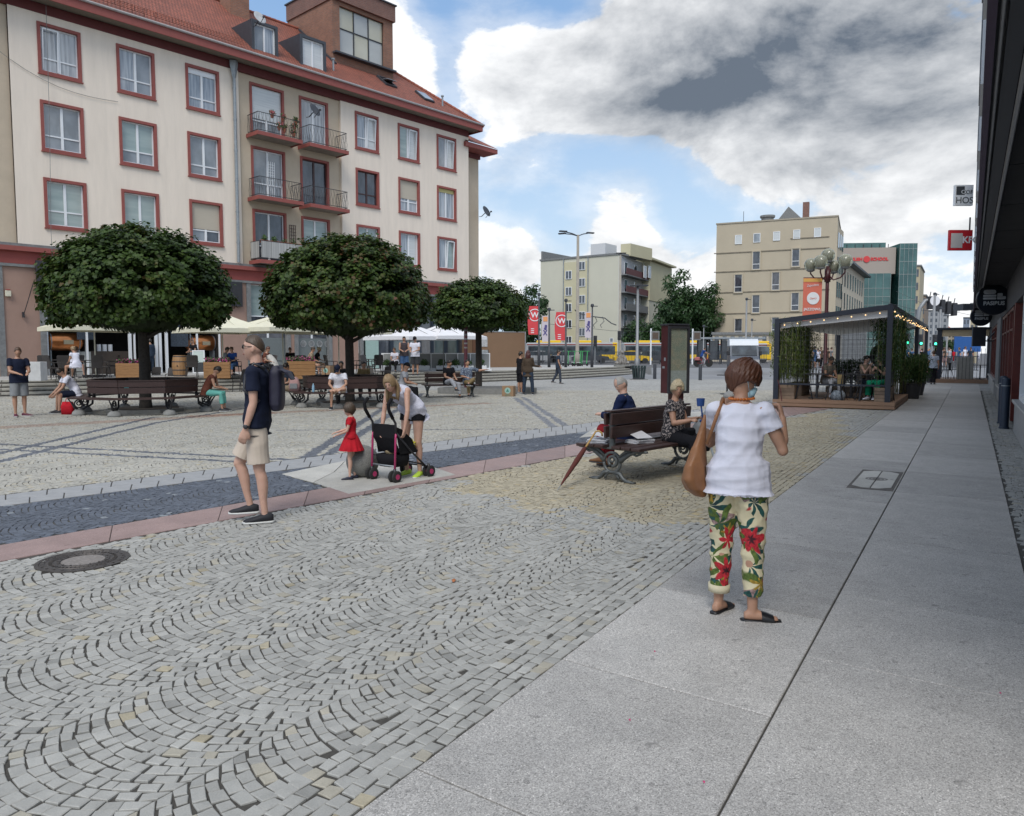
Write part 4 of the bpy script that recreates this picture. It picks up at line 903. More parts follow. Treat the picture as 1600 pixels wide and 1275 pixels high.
class Face:
 """vertical plane through two ground points; at() turns a pixel into (s, z) on it"""
 def __init__(s,a,b):s.a=Vector((a[0],a[1],0));s.b=Vector((b[0],b[1],0));s.L=(s.b-s.a).length;s.d=(s.b-s.a)/s.L;s.yaw=math.atan2(s.d.y,s.d.x)
 def at(s,px,py):
  r=ray(px,py);det=-s.d.x*r.y+r.x*s.d.y;k=(s.a.x*r.y-r.x*s.a.y)/det;t=(s.a.y+s.d.y*k)/r.y;return k,EYE+r.z*t
def rect(F,x0,y0,x1,y1):a=F.at(x0,y0);b=F.at(x1,y1);return a[0],b[0],b[1],a[1]
def simple_window(par,F,x0,y0,x1,y1,pane=None,fr=None,mull=True,proud=.0,surround=None,bar=0,yo=0.0):
 MB_=lambda:(lambda m:(setattr(m,'M',Matrix.Translation((0,yo,0))),m)[1])(MB())
 a,b,c,d=rect(F,x0,y0,x1,y1);fr=fr or M_WHITE;q=MB_();f=.08
 if surround:frame_box(q,a-.12,b+.12,c-.12,d+.12,.16,-.20,.02);w=q.build('window',surround,par);q=MB_();par=w
 frame_box(q,a,b,c,d,f,-.11,.0)
 if mull:q.box(((a+b)/2,-.09,(c+d)/2),(.09,.05,d-c-2*f))
 if bar:q.box(((a+b)/2,-.09,c+(d-c)*bar),(b-a-2*f,.04,.08))
 w=q.build('window' if not surround else 'frame',fr,par);
 if surround:
  q=MB_();q.box(((a+b)/2,-.04,(c+d)/2),(b-a-2*f,.06,d-c-2*f));q.build('pane',pane or GL_DRK,par);return
 q=MB_();q.box(((a+b)/2,-.04,(c+d)/2),(b-a-2*f,.06,d-c-2*f));q.build('pane',pane or GL_DRK,w)
FY=Face((4.95,134),(17.3,125));Yb=thing('apartment_block','pale yellow five storey block with stacked balconies beyond the buses','building',FY.a,FY.yaw)
M_YEL=mat('pale yellow render',(.56,.545,.445),.9,var=.04,scale=.4);M_YEL2=mat('yellow render',(.54,.50,.34),.9,var=.05,scale=.5);M_WREN=mat('white render',(.55,.56,.57),.9,var=.05)
HT=FY.at(966,398)[1];LY=FY.L;g0=.2
_m=Matrix.Rotation(-FY.yaw,3,'Z');_e=_m@(Vector((29.0,148.5,0))-FY.a);q=MB();q.prism([(0,0),(LY,0),(_e.x-.9,_e.y),(0,14)],g0,HT);q.build('wall',M_YEL,Yb)
sa,sb=FY.at(881,480)[0],FY.at(919,480)[0]
q=MB();q.box(((sa+sb)/2,-.05,(HT+g0)/2-.3),(sb-sa,.14,HT-g0-.6));q.build('stair_strip',M_YEL2,Yb)
for px in(881,919):q=MB();x=FY.at(px,480)[0];q.tube([(x,-.16,g0),(x,-.16,HT)],.09,6);q.build('drainpipe',M_ZINC,Yb)
FYs=Face((4.95+.14*FY.d.y,134-.14*FY.d.x),(17.3+.14*FY.d.y,125-.14*FY.d.x))
for y0 in(423.5,449,474.5,500,525.5):simple_window(Yb,FYs,884,y0,893.5,y0+12.5,GL_DRK,yo=-.14)
for y0 in(409,435,461.5,487,512.5):simple_window(Yb,FYs,905,y0,914.5,y0+12.5,GL_DRK,yo=-.14)
simple_window(Yb,FY,953,528,958.5,535,GL_GRY,mull=False)
q=MB();q.box((LY/2,4,HT+.15),(LY+.3,8.3,.3));q.box((-.1,7,HT+1.0),(.3,13,1.5));q.build('coping',M_STONE,Yb)
a=FY.at(904,391);b=FY.at(927,400);q=MB();q.box(((a[0]+b[0])/2,6,HT+1.4),(b[0]-a[0],4,2.6));q.build('roof_house',M_WREN,Yb)
q=MB();x0=FY.at(956,400)[0];q.box((LY-.5,7.0,HT+1.1),(2*(LY-.5-x0),8,2.0));q.build('roof_house',M_YEL2,Yb)
FS=Face((17.35,125),(29.2,148.5));SB=thing('balcony_wing','side wing of the pale yellow block with five stacked loggias and a taller stair','building',FS.a,FS.yaw)
HS_=HT;l0=FS.at(968,450)[0];l1=FS.at(1003,450)[0];l2=FS.L
q=MB();q.box(((l1+l2)/2,-.6,HS_/2+.1),(l2-l1,1.4,HS_-.2));q.build('wall',M_YEL,SB)
q=MB();q.box(((l1+l2)/2,-.9,HS_-3.2),(l2-l1+.1,1.0,6.8));q.box(((l1+l2)/2,-.6,HS_+.5),(l2-l1+1.6,3,.3));q.build('stair_tower',M_YEL2,SB)
q=MB();q.box(((l0+l1)/2,.1,HS_/2),(l1-l0,.2,HS_));q.build('loggia_wall',M_WREN,SB)
for px in(1005.5,1012.5):simple_window(SB,Face((17.35+1.4*FS.d.y,125-1.4*FS.d.x),(29.2+1.4*FS.d.y,148.5-1.4*FS.d.x)),px,415,px+4,435,GL_DRK,mull=False,yo=-1.4)
for k in range(5):
 zt=HS_-1.6-k*2.82-1.5;w_=l1-l0
 q=MB();q.box(((l0+l1)/2,-.55,zt-.1),(w_,1.3,.16));sl_=q.build('balcony',M_STONE,SB)
 q=MB();q.box(((l0+l1)/2,-1.15,zt+.5),(w_,.06,1.0));q.build('parapet',[mat('wine panel',(.13,.045,.045),.7),MATS['wine panel'],M_STONE,mat('grey panel',(.26,.26,.26),.8),M_STONE][k],sl_)
 for j in range(2):
  q=MB();x=l0+w_*(.25+.42*j);q.box((x,-.02,zt+1.15),(1.5,.08,2.1));d_=q.build('balcony_door',GL_DRK,SB);q=MB();frame_box(q,x-.8,x+.8,zt+.1,zt+2.25,.12,-.08,.0);q.build('frame',M_WHITE,d_)
FB=Face((31.0,118),(46.4,111));BB=thing('office_block','beige six storey block with staggered narrow windows and dark string courses','building',FB.a,FB.yaw)
M_BEI=mat('beige render',(.455,.395,.295),.9,var=.06,scale=.35);HB=FB.at(1299,339)[1];LBt=FB.L
q=MB();q.box((LBt/2,9,HB/2+.1),(LBt,18,HB-.2));q.build('wall',M_BEI,BB)
q=MB();q.box((LBt/2,9,HB+.1),(LBt+.2,18.2,.2));q.build('coping',mat('beige trim',(.36,.32,.25),.9),BB)
def c5(x,y):return 1100+x/5.1,330+y/5.1
for x in(248,395,552,712,878):
 yt=192-(x-248)*.0905;a=c5(x,yt);b=c5(x+54,yt+69);simple_window(BB,FB,a[0],a[1],b[0],b[1],GL_GRY if x==395 else GL_WHT,mull=False)
for x,y in((388,322),(702,298),(245,505),(542,487),(385,668),(697,650),(245,857),(540,845),(690,838)):
 a=c5(x,y);b=c5(x+58,y+142);simple_window(BB,FB,a[0],a[1],b[0],b[1],GL_DRK,mull=False,surround=M_BEI,bar=.3)
for(a,b) in(((80,350),(1000,278)),((80,495),(1000,440)),((80,660),(1000,612)),((80,825),(1000,792)),((690,225),(1000,196))):
 pa=FB.at(*c5(*a));pb=FB.at(*c5(*b));q=MB();zc=(pa[1]+pb[1])/2;q.box(((pa[0]+pb[0])/2,-.04,zc),(pb[0]-pa[0],.10,.14));q.build('string_course',mat('stained course',(.22,.19,.145),.95,var=.3,scale=1.5),BB)
q=MB();q.lathe([(.9,0),(.9,1.0),(1.1,1.0),(1.1,1.3)],14,(7.0,3,HB));q.build('roof_vent',M_STONE,BB)
q=MB();q.add([(7.6,5,HB),(12.6,5,HB),(9.8,5,HB+2.8),(7.6,12,HB),(12.6,12,HB),(9.8,12,HB+2.8)],[(0,1,2),(3,4,5),(0,3,5,2),(1,4,5,2)]);q.build('gable',M_STONE,BB)
q=MB();q.box((12.3,5,HB+1.6),(.9,.9,3.2));q.build('chimney',M_BRICK2,BB)
q=MB();q.tube([(3.5,3,HB),(3.5,3,HB+2.2)],.04,5);q.build('antenna',M_DARK,BB)
FC=Face((46.5,111.2),(46.5+.58*34,111.2+34));SC_=thing('office_wing','cream side wing with many tall narrow windows running along the far street','building',FC.a,FC.yaw)
HC=FC.at(1342,426)[1];sA=FC.at(1314,500)[0];M_CRM=mat('cream render',(.52,.46,.36),.9,var=.05,scale=.5)
q=MB();q.box((sA/2,2,HB/2-.6),(sA,4,HB-1.3));q.build('wall',M_BEI,SC_)
q=MB();q.box(((sA+FC.L)/2,2.2,HC/2),(FC.L-sA,4,HC));q.build('wing_wall',M_CRM,SC_)
q=MB();q.box(((sA+FC.L)/2,1.8,HC+.15),(FC.L-sA+.6,5.4,.35));q.build('eave',M_ANTH,SC_)
for r in range(4):
 for k in range(9):
  q=MB();x=sA+1.2+k*(FC.L-sA-1.5)/9;zc=HC-2.4-r*3.5;q.box((x,.17,zc),(.75,.12,2.5));q.build('window',GL_DRK,SC_)
for r in range(5):
 for k in range(3):
  q=MB();x=sA*(k+.5)/3;zc=HB-3.2-r*3.5;q.box((x,-.02,zc),(1.3,.1,2.2));q.build('window',GL_DRK,SC_)
q=MB()
for k in range(7):q.box((sA+1.5+k*1.9,.0,HC-8.2),(1.2,.1,1.4))
q.build('red_letters',mat('red letters',(.45,.09,.07),.6,var=0),SC_)
FG=Face((63.5,150),(73.6,149));GBd=thing('glass_office','beige and green glass office with a red sign behind the cream wing','building',FG.a,FG.yaw)
M_GGL=glassy('green glass',(.02,.07,.065),(.06,.15,.135),(.3,.3,.3));M_GGL2=glassy('dark green glass',(.015,.05,.045),(.03,.09,.08),(.25,.25,.25))
zt=FG.at(1360,387)[1];zm=FG.at(1370,428)[1];zg=FG.at(1370,372)[1]
q=MB();q.box((FG.L/2-2,4,(zt+zm)/2),(FG.L+4,8,zt-zm));q.build('upper_wall',mat('pinkish stone',(.36,.31,.27),.85,var=.06),GBd)
q=MB();q.box((FG.L/2-2.5,4.5,zm/2),(FG.L+3,8,zm));q.build('glass_base',M_GGL2,GBd)
q=MB();q.box((FG.L/2+1.2,2,zm/2),(5.5,6,zm));q.build('glass_bay',M_GGL,GBd)
q=MB();q.box((FG.L/2-4,12,zg/2+.2),(FG.L+10,8,zg));q.build('glass_block',M_GGL,GBd)
q=MB();q.box((FG.L+1.9,6,zg/2-.4),(3.2,14,zg-1.6));gt_=q.build('glass_tower',M_GGL,GBd);q=MB()
for k in range(9):q.box((FG.L+1.9,-1.03,2+k*2.4),(3.2,.06,.09));q.box((FG.L/2+1.2,-1.03,1+k*1.6),(5.5,.06,.09))
for k in range(5):q.box((FG.L+.35+k*.78,-1.04,zg/2-.4),(.07,.06,zg-1.6));q.box((FG.L/2-1.5+k*1.35,-1.04,zm/2),(.07,.06,zm))
q.build('glazing_grid',mat('pale grid',(.25,.30,.29),.5),gt_)
for k in range(5):q=MB();q.box((FG.L/2-3+k*3,-.12,zm+.5+(k*.0)),(1.0,.1,.1))
text('ENGLISH',.8,(FG.at(1334,402)[0],-.1,zt-2.2),(1,0,0),mat('sign bright red',(.60,.05,.05),.5,var=0),GBd,bold=.05);text('SCHOOL',.8,(FG.at(1374,402)[0],-.1,zt-2.2),(1,0,0),MATS['sign bright red'],GBd,bold=.05)
q=MB();q.lathe([(.62,0),(.62,.1)],18,(FG.at(1354,402)[0],-.05,zt-2.2),Matrix.Rotation(math.pi/2,4,'X'));q.build('red_dot',MATS['sign bright red'],GBd)
for k in range(12):
 q=MB();q.box((-6+k*1.6,7.9,zg-3.6),(.1,.12,7));q.build('glazing_bar',M_ANTH,GBd)
def far_block(name,label,px0,px1,py,Y,m_,rows,cols,dep=18,roof=None,side_px=None,wm=None):
 a=P(px0,HZ,Y);b=P(px1,HZ,Y);F=Face((a.x,a.y),(b.x,b.y));t=thing(name,label,'building',F.a,F.yaw);zt=F.at(px0,py)[1]
 e_=Matrix.Rotation(-F.yaw,3,'Z')@(DV*dep);q=MB();q.prism([(0,0),(F.L,0),(F.L+e_.x,e_.y),(e_.x,e_.y)],0,zt);q.build('wall',m_,t)
 if roof:
  q=MB();q.add([(-.3,-.3,zt),(F.L+.3,-.3,zt),(F.L*.75,dep*.4,zt+roof[0]),(F.L*.2,dep*.4,zt+roof[0])],[(0,1,2,3)]);q.add([(F.L+.3,-.3,zt),(F.L+.3,dep,zt),(F.L*.75,dep*.4,zt+roof[0])],[(0,1,2)]);q.build('roof',roof[1],t)
 else:
  q=MB();q.prism([(-.2,-.2),(F.L+.2,-.2),(F.L+e_.x+.2,e_.y),(e_.x-.2,e_.y)],zt,zt+.35);q.build('cornice',M_STONE,t)
 for r in range(rows):
  for c in range(cols):
   q=MB();x=F.L*(c+.5)/cols;zc=zt-(zt-3)*(r+.5)/rows;q.box((x,-.02,zc),(F.L/cols*.5,.12,(zt-3)/rows*.55));q.build('window',wm or GL_DRK,t)
 return t
M_OCH=mat('ochre render',(.42,.36,.25),.9,var=.08,scale=.3);M_GRB=mat('grey concrete',(.30,.31,.32),.9,var=.1,scale=.3)
far_block('street_house','tall ochre house beyond the green glass office',1403,1433,416,185,M_OCH,6,3)
far_block('street_house','narrow brown house beyond the tall ochre house',1432,1443,462,205,mat('brown render',(.22,.17,.13),.9),5,2)
far_block('street_house','grey balconied block far down the street',1443,1478,486,250,M_GRB,6,5)
far_block('street_house','pale house with a red hipped roof far down the street',1470,1496,521,270,M_CRM,3,5,roof=(4,mat('far red roof',(.34,.10,.07),.8)))
far_block('street_house','low dark green and grey house at the end of the street',1478,1530,545,300,M_GRB,1,8)
far_block('street_house','small blue grey tower left of the second kiosk roof',1503,1513,497,260,mat('blue grey',(.20,.24,.30),.8),4,2)
far_block('street_house','plain beige house rising behind the second kiosk',1514,1526,478,90,M_OCH,4,2,dep=6)
far_block('street_house','low cream hall between the round trees and the yellow block',1113,1200,523,108,M_CRM,1,7,dep=5)
def leaf_mat(name,cols,rough=.5,trans=.25):
 q=NT(name,rough);q.b.inputs['Specular IOR Level'].default_value=.35
 a=q.n('ShaderNodeAttribute',attribute_name='tone').outputs['Fac']
 cr=q.n('ShaderNodeValToRGB',{0:a});e=cr.color_ramp.elements
 for i,(p_,c) in enumerate(cols):
  el=e[i] if i<2 else e.new(p_);el.position=p_;el.color=col4(c)
 q.color(cr.outputs[0]);tr=q.n('ShaderNodeBsdfTranslucent');q.t.links.new(cr.outputs[0],tr.inputs[0])
 mx=q.n('ShaderNodeMixShader');mx.inputs[0].default_value=trans;out=q.t.nodes['Material Output'];q.t.links.new(q.b.outputs[0],mx.inputs[1]);q.t.links.new(tr.outputs[0],mx.inputs[2]);q.t.links.new(mx.outputs[0],out.inputs[0]);return q.m
M_MAPLE=leaf_mat('maple leaves',[(0,(.014,.026,.007)),(.35,(.034,.066,.012)),(.62,(.062,.105,.018)),(.80,(.078,.082,.022)),(1.0,(.115,.052,.026))])
M_TREE2=leaf_mat('dark leaves',[(0,(.016,.038,.014)),(.5,(.030,.070,.020)),(.8,(.05,.105,.03)),(1,(.07,.12,.035))])
M_BAMB=leaf_mat('bamboo leaves',[(0,(.05,.08,.015)),(.5,(.10,.15,.03)),(.8,(.16,.21,.05)),(1,(.20,.20,.08))])
M_BUSH=leaf_mat('bush leaves',[(0,(.018,.04,.012)),(.5,(.035,.08,.02)),(1,(.07,.13,.03))])
M_BARK=mat('bark',(.045,.038,.032),.95,var=.35,scale=18,bump=.6,bscale=30)
MAPLE=np.array([(0,-.55),(.52,-.12),(.30,.42),(0,.30),(-.30,.42),(-.52,-.12)])
def leaves(name,C,Nn,size,tone,m,parent,shape='maple',**k):
 """one mesh of leaf blades: centres C, normals Nn"""
 n=len(C);up=RNG.normal(0,1,(n,3));Nn=Nn/np.linalg.norm(Nn,axis=1,keepdims=True)
 ax=np.array([0,0,-1.0])-Nn*(-Nn[:,2:3]);ax=ax+.55*up;ax-=Nn*(ax*Nn).sum(1,keepdims=True);ax/=np.linalg.norm(ax,axis=1,keepdims=True)+1e-9
 bx=np.cross(ax,Nn)
 sh=MAPLE if shape=='maple' else(np.array([(0,-.5),(.22,0),(0,.5),(-.22,0)]) if shape=='oval' else np.array([(0,-.5),(.07,0),(0,.5),(-.07,0)]))
 m_=len(sh);V=C[:,None]+(bx[:,None]*sh[None,:,0:1]+ax[:,None]*sh[None,:,1:2])*size[:,None,None]
 V=V-Nn[:,None]*(np.abs(sh[None,:,0:1])*size[:,None,None]*.35)
 V=V.reshape(-1,3);me=bpy.data.meshes.new(name);me.vertices.add(len(V));me.vertices.foreach_set('co',V.ravel().astype(np.float32))
 me.loops.add(n*m_);me.loops.foreach_set('vertex_index',np.arange(n*m_,dtype=np.int32));me.polygons.add(n);me.polygons.foreach_set('loop_start',np.arange(0,n*m_,m_,dtype=np.int32));me.update(calc_edges=True)
 ca=me.attributes.new('tone','FLOAT','POINT');ca.data.foreach_set('value',np.repeat(tone,m_).astype(np.float32));me.materials.append(m);return link(name,me,parent,**k)
def round_tree(label,X,Y,rad,z0,z1,seed,n,leaf,red=.3,offx=0.0,trunk=.13,lean=0.0):
 global RNG
 r0=RNG;RNG=np.random.default_rng(seed);t=thing('round_maple',label,'tree',(X,Y,0),0,'clipped globe maples on the square')
 H=z1-z0;cz=z0+H*.42
 nc=int(760*(rad/3)**2);Cc=[]
 th=RNG.uniform(0,2*math.pi,nc);ph=np.arccos(RNG.uniform(-.60,1,nc))
 D=np.stack([np.sin(ph)*np.cos(th),np.sin(ph)*np.sin(th),np.cos(ph)],1)
 amp=1+.035*np.sin(5*th+seed)+.03*np.sin(9*th+2*ph*3)+RNG.normal(0,.012,nc)
 up=D[:,2]>0;rx=rad*amp;rz=np.where(up,(z1-cz),(cz-z0))*amp
 Cc=np.stack([D[:,0]*rx,D[:,1]*rx,cz+D[:,2]*rz],1)
 Cc[:,2]=np.maximum(Cc[:,2],z0+.05+.25*RNG.random(nc))
 outn=np.stack([D[:,0]/rad,D[:,1]/rad,D[:,2]/np.where(up,z1-cz,cz-z0)],1);outn/=np.linalg.norm(outn,axis=1,keepdims=True)
 i=RNG.integers(0,nc,n);f=RNG.random(n)**1.5
 C=Cc[i]+np.clip(RNG.normal(0,1,(n,3)),-1.7,1.7)*np.array([.15,.15,.075])-outn[i]*(f[:,None]*.50)
 Nn=outn[i]*1.0+np.array([0,0,.75])+RNG.normal(0,.42,(n,3))
 ct=RNG.normal(0,.13,nc);redm=np.clip(np.sin(th*1.0+seed*1.7)*.5+.5,0,1)*red
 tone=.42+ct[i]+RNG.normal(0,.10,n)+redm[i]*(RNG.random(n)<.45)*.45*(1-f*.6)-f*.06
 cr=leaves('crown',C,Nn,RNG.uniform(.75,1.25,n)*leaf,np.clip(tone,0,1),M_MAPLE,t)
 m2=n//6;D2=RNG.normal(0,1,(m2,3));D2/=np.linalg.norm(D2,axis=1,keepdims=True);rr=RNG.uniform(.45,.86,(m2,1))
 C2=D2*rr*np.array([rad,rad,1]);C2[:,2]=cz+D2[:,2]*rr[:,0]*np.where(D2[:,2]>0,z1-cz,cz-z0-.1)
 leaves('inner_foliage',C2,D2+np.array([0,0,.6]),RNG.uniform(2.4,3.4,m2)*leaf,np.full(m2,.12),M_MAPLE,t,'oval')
 q=MB();q.tube([(0,0,-.05),(0,0,.25),(.01,0,1.2),(0,0,z0+.3),(.02,0,cz)],[trunk*1.35,trunk*1.1,trunk,trunk*.95,trunk*.6],10)
 for k in range(9):
  a=k*2.4;e=.5+.4*RNG.random();q.tube([(0,0,z0+.1+.05*k),(math.cos(a)*rad*.35,math.sin(a)*rad*.35,z0+.5+.1*k),(math.cos(a)*rad*.8*e,math.sin(a)*rad*.8*e,cz+.5*e)],[trunk*.5,trunk*.3,.02],6)
 q.build('trunk',M_BARK,t,True);RNG=r0;return t
T1=P(228,643,20.9);T2=P(547,632,23.6);T3=P(748,612,31.5)
def zat(py,Y):return EYE+(HZ-py)/1200*Y*1.0
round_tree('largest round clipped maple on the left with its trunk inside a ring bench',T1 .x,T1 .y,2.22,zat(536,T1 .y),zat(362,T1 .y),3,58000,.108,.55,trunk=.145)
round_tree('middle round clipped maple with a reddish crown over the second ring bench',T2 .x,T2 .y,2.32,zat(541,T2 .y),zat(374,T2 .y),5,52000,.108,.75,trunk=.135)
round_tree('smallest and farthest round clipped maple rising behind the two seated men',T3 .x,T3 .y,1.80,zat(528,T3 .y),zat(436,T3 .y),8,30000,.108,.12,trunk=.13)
def wild_tree(label,X,Y,rx,z0,z1,n,leaf,m_,seed,group='trees between the blocks'):
 global RNG
 r0=RNG;RNG=np.random.default_rng(seed);t=thing('street_tree',label,'tree',(X,Y,0),0,group);H=z1-z0
 nc=70;D=RNG.normal(0,1,(nc,3));D/=np.linalg.norm(D,axis=1,keepdims=True);rr=RNG.uniform(.35,.95,(nc,1));Cc=D*rr*np.array([rx,rx,H/2])+np.array([0,0,z0+H/2])
 i=RNG.integers(0,nc,n);off=RNG.normal(0,1,(n,3));off/=np.linalg.norm(off,axis=1,keepdims=True);cr=rx*.26
 C=Cc[i]+off*cr*RNG.uniform(.5,1.05,(n,1));Nn=off+np.array([0,0,.5])+RNG.normal(0,.3,(n,3));tone=np.clip(.45+RNG.normal(0,.15,nc)[i]+RNG.normal(0,.12,n),0,1)
 leaves('crown',C,Nn,RNG.uniform(.7,1.3,n)*leaf,tone,m_,t,'oval')
 q=MB();q.tube([(0,0,0),(.1,0,z0),(0,0,z0+H*.5)],[.35,.28,.1],8)
 for k in range(6):a=k*1.1;q.tube([(.05,0,z0*.9),(math.cos(a)*rx*.5,math.sin(a)*rx*.5,z0+H*.5)],[.16,.04],6)
 q.build('trunk',M_BARK,t,True);RNG=r0;return t
def atY(px,Y):return P(px,HZ,Y).x
wild_tree('large dark tree between the yellow block and the beige block',atY(1072,118),118,5.2,zat(548,118),zat(426,118),9000,.62,M_TREE2,21)
wild_tree('dark tree at the right flank of the large tree, touching the beige block',atY(1100,125),125,3.4,zat(548,125),zat(445,125),4500,.6,M_TREE2,22)
wild_tree('lower tree in front of the loggias of the yellow block',atY(1008,108),108,3.2,zat(548,108),zat(497,108),3500,.5,M_TREE2,23)
wild_tree('tree left of the yellow block behind the red flags',atY(826,120),120,3.4,zat(556,120),zat(440,120),5000,.55,M_TREE2,24)
wild_tree('tree hidden partly by the third round maple',atY(800,128),128,3.6,zat(556,128),zat(450,128),4000,.6,M_TREE2,25)
wild_tree('small dark tree far down the street beyond the traffic lights',atY(1478,190),190,4.2,zat(556,190),zat(534,190),1500,.8,M_TREE2,26)
M_WOOD=mat('dark stained plank',(.050,.026,.022),.5,var=.35,scale=7,stretch=(1,8,8),bump=.15);M_CI=mat('grey painted cast iron',(.115,.125,.125),.5,metal=.3,var=.15,scale=10,bump=.1)
M_CONC=mat('concrete',(.22,.22,.21),.9,var=.2,scale=8,bump=.4,bscale=60);M_SOIL=mat('soil',(.06,.05,.04),.95,var=.3,bump=.6)
def arc(cx,cz,r,a0,a1,n=12):return[(0,cx+r*math.cos(R(a0+(a1-a0)*i/n)),cz+r*math.sin(R(a0+(a1-a0)*i/n))) for i in range(n+1)]
def iron_end(par,x,half=.52,back=True,one=False,m=None):
 """cast-iron end: ring with scroll, flared brackets, splayed feet; lies in the plane x = const"""
 q=MB();q.M=Matrix.Translation((x,0,0));t=.020
 q.tube(arc(0,.235,.125,0,360,28),t,6);q.tube(arc(-.01,.25,.062,-60,280,16),.022,6);q.tube(arc(0,.27,.03,0,360,10),.012,5)
 for s in(-1,1):
  q.tube([(0,s*.12,.25),(0,s*.17,.30),(0,s*.26,.36),(0,s*.36,.395),(0,s*half,.405)],[.03,.032,.03,.024,.016],6)
  q.tube([(0,s*.10,.30),(0,s*.20,.38),(0,s*.30,.405)],[.02,.022,.018],6)
  q.tube([(0,s*.30,.37),(0,s*.36,.35),(0,s*.41,.37),(0,s*.44,.40)],.016,6)
  q.tube([(0,s*.05,.115),(0,s*.12,.10),(0,s*.17,.04),(0,s*.22,.018),(0,s*.30,.014)],[.026,.03,.026,.022,.018],6)
  q.box((0,s*.27,.010),(.06,.14,.018))
 q.tube(arc(0,.0,.11,15,165,10),.016,6);q.box((0,0,.41),(.035,2*half-.06,.022))
 e=q.build('iron_end',m or M_CI,par,True)
 if back:
  q=MB();q.M=Matrix.Translation((x,0,0));q.box((0,0,.64),(.055,.07,.48),ch=.01)
  for zz in(.56,.64,.72,.80):q.ball((-.03,0,zz),.010,8,6)
  q.build('upright',m or M_CI,par,'auto')
def bench(label,loc,rz,L_=1.9,double=True,group=None):
 t=thing('park_bench',label,'bench',loc,rz,group)
 for x in(-L_/2+.12,L_/2-.12):iron_end(t,x)
 for s in(-1,1):
  for k in range(3):
   q=MB();q.box((0,s*(.13+k*.145),.435+(.004 if k<2 else 0)),(L_,.130,.038),ch=.006);q.build('seat_plank',M_WOOD,t)
  for k in range(2):
   if not double and s>0:continue
   q=MB();q.box((0,s*.05,.62+k*.165),(L_-.04,.032,.145),ch=.005,M=Matrix.Rotation(-s*R(4),4,'X'));q.build('back_plank',M_WOOD,t)
 q=MB();q.box((0,0,.883),(L_-.02,.10,.022),ch=.004);q.build('top_rail',M_WOOD,t);return t
BN=G(958,751);BA=R(47);B1=Vector((BN.x,BN.y,0))+Vector((math.cos(BA),math.sin(BA),0))*.83
bench('nearest double sided bench with dark planks and a grey cast iron ring end',B1,BA,1.95)
B2=G(703,620);bench('farther bench with the two men lounging beside the smallest maple',B2,R(18),1.9,double=False)
def ring_bench(label,C,ro=1.92,rb=1.42,a0=-90):
 t=thing('ring_bench',label,'bench',(C.x,C.y,0),0,'octagonal ring benches round the trees');N_=8
 def pt(r,k,z):a=R(a0+45*k);return Vector((r*math.cos(a),r*math.sin(a),z))
 for k in range(N_):
  for j in range(3):
   r0=rb+.06+(ro-rb-.06)*j/3;r1=r0+(ro-rb-.06)/3-.015;q=MB();g_=.012
   A,B,Cc,D=pt(r0,k,0),pt(r1,k,0),pt(r1,k+1,0),pt(r0,k+1,0)
   q.prism([(A.x,A.y),(B.x,B.y),(Cc.x,Cc.y),(D.x,D.y)],.42,.458);q.build('seat_plank',M_WOOD,t)
  for j in range(2):
   q=MB();z0=.56+j*.17;q.bar(pt(rb+.01*j,k,z0+.07),pt(rb+.01*j,k+1,z0+.07),.035,.15);q.build('back_plank',M_WOOD,t)
  q=MB();q.bar(pt(rb,k,.885),pt(rb,k+1,.885),.09,.025);q.build('top_rail',M_WOOD,t)
  a=R(a0+45*k);q=MB();q.M=Matrix.Translation(pt((ro+rb)/2-.02,k,.17))@Matrix.Rotation(a-math.pi/2,4,'Z')
  q.tube([(0,-.22,.26),(0,-.20,.05),(0,-.10,-.02),(0,0,-.04)],[.022,.03,.028,.03],6);q.tube([(0,.24,.25),(0,.16,.14),(0,.10,.02),(0,0,-.04)],[.014,.022,.028,.03],6)
  q.tube(arc(0,.12,.10,0,360,18),.018,6);q.tube(arc(0,.13,.045,-60,280,12),.016,6);q.box((0,0,.255),(.03,.5,.02));q.bar((0,-.26,.2),(0,-.26,.72),.05,.05)
  q.build('iron_leg',M_DARK,t,True)
  q=MB();p_=pt((ro+rb)/2-.02,k,0);q.lathe([(.17,0),(.17,.03),(.15,.08),(.10,.13),(.04,.15)],14,p_);q.build('concrete_foot',M_CONC,t,True)
 q=MB();q.prism([(pt(1.02,k,0).x,pt(1.02,k,0).y) for k in range(8)],0,.10);cb_=q.build('tree_kerb',M_CONC,t);q=MB();q.prism([(pt(.9,k,0).x,pt(.9,k,0).y) for k in range(8)],.10,.104);q.build('soil',M_SOIL,t)
 return t
RB1=ring_bench('octagonal bench around the largest maple, with a turquoise sticker on its back',T1)
q=MB();q.M=Matrix.Translation((.17,-1.35,.70))@Matrix.Rotation(R(22.5),4,'Z');q.lathe([(.055,0),(.055,.01)],20,(0,0,0),Matrix.Rotation(math.pi/2,4,'X'));q.build('sticker',mat('turquoise sticker',(.10,.42,.40),.5,var=.05),RB1)
ring_bench('octagonal bench around the middle maple with the man in white polo on it',T2)
q=MB();k3=thing('tree_kerb','raised stone tree kerb around the smallest maple','kerb',(T3 .x+.4,T3 .y-1.0,0));q.prism([(2.1*math.cos(R(22+45*k)),1.25*math.sin(R(22+45*k))) for k in range(8)],0,.22);q.build('kerb',M_CONC,k3)
q=MB();q.prism([(1.9*math.cos(R(22+45*k)),1.08*math.sin(R(22+45*k))) for k in range(8)],.22,.226);q.build('soil',mat('setts infill',(.13,.13,.125),.95,var=.4,scale=30,bump=.6),k3)
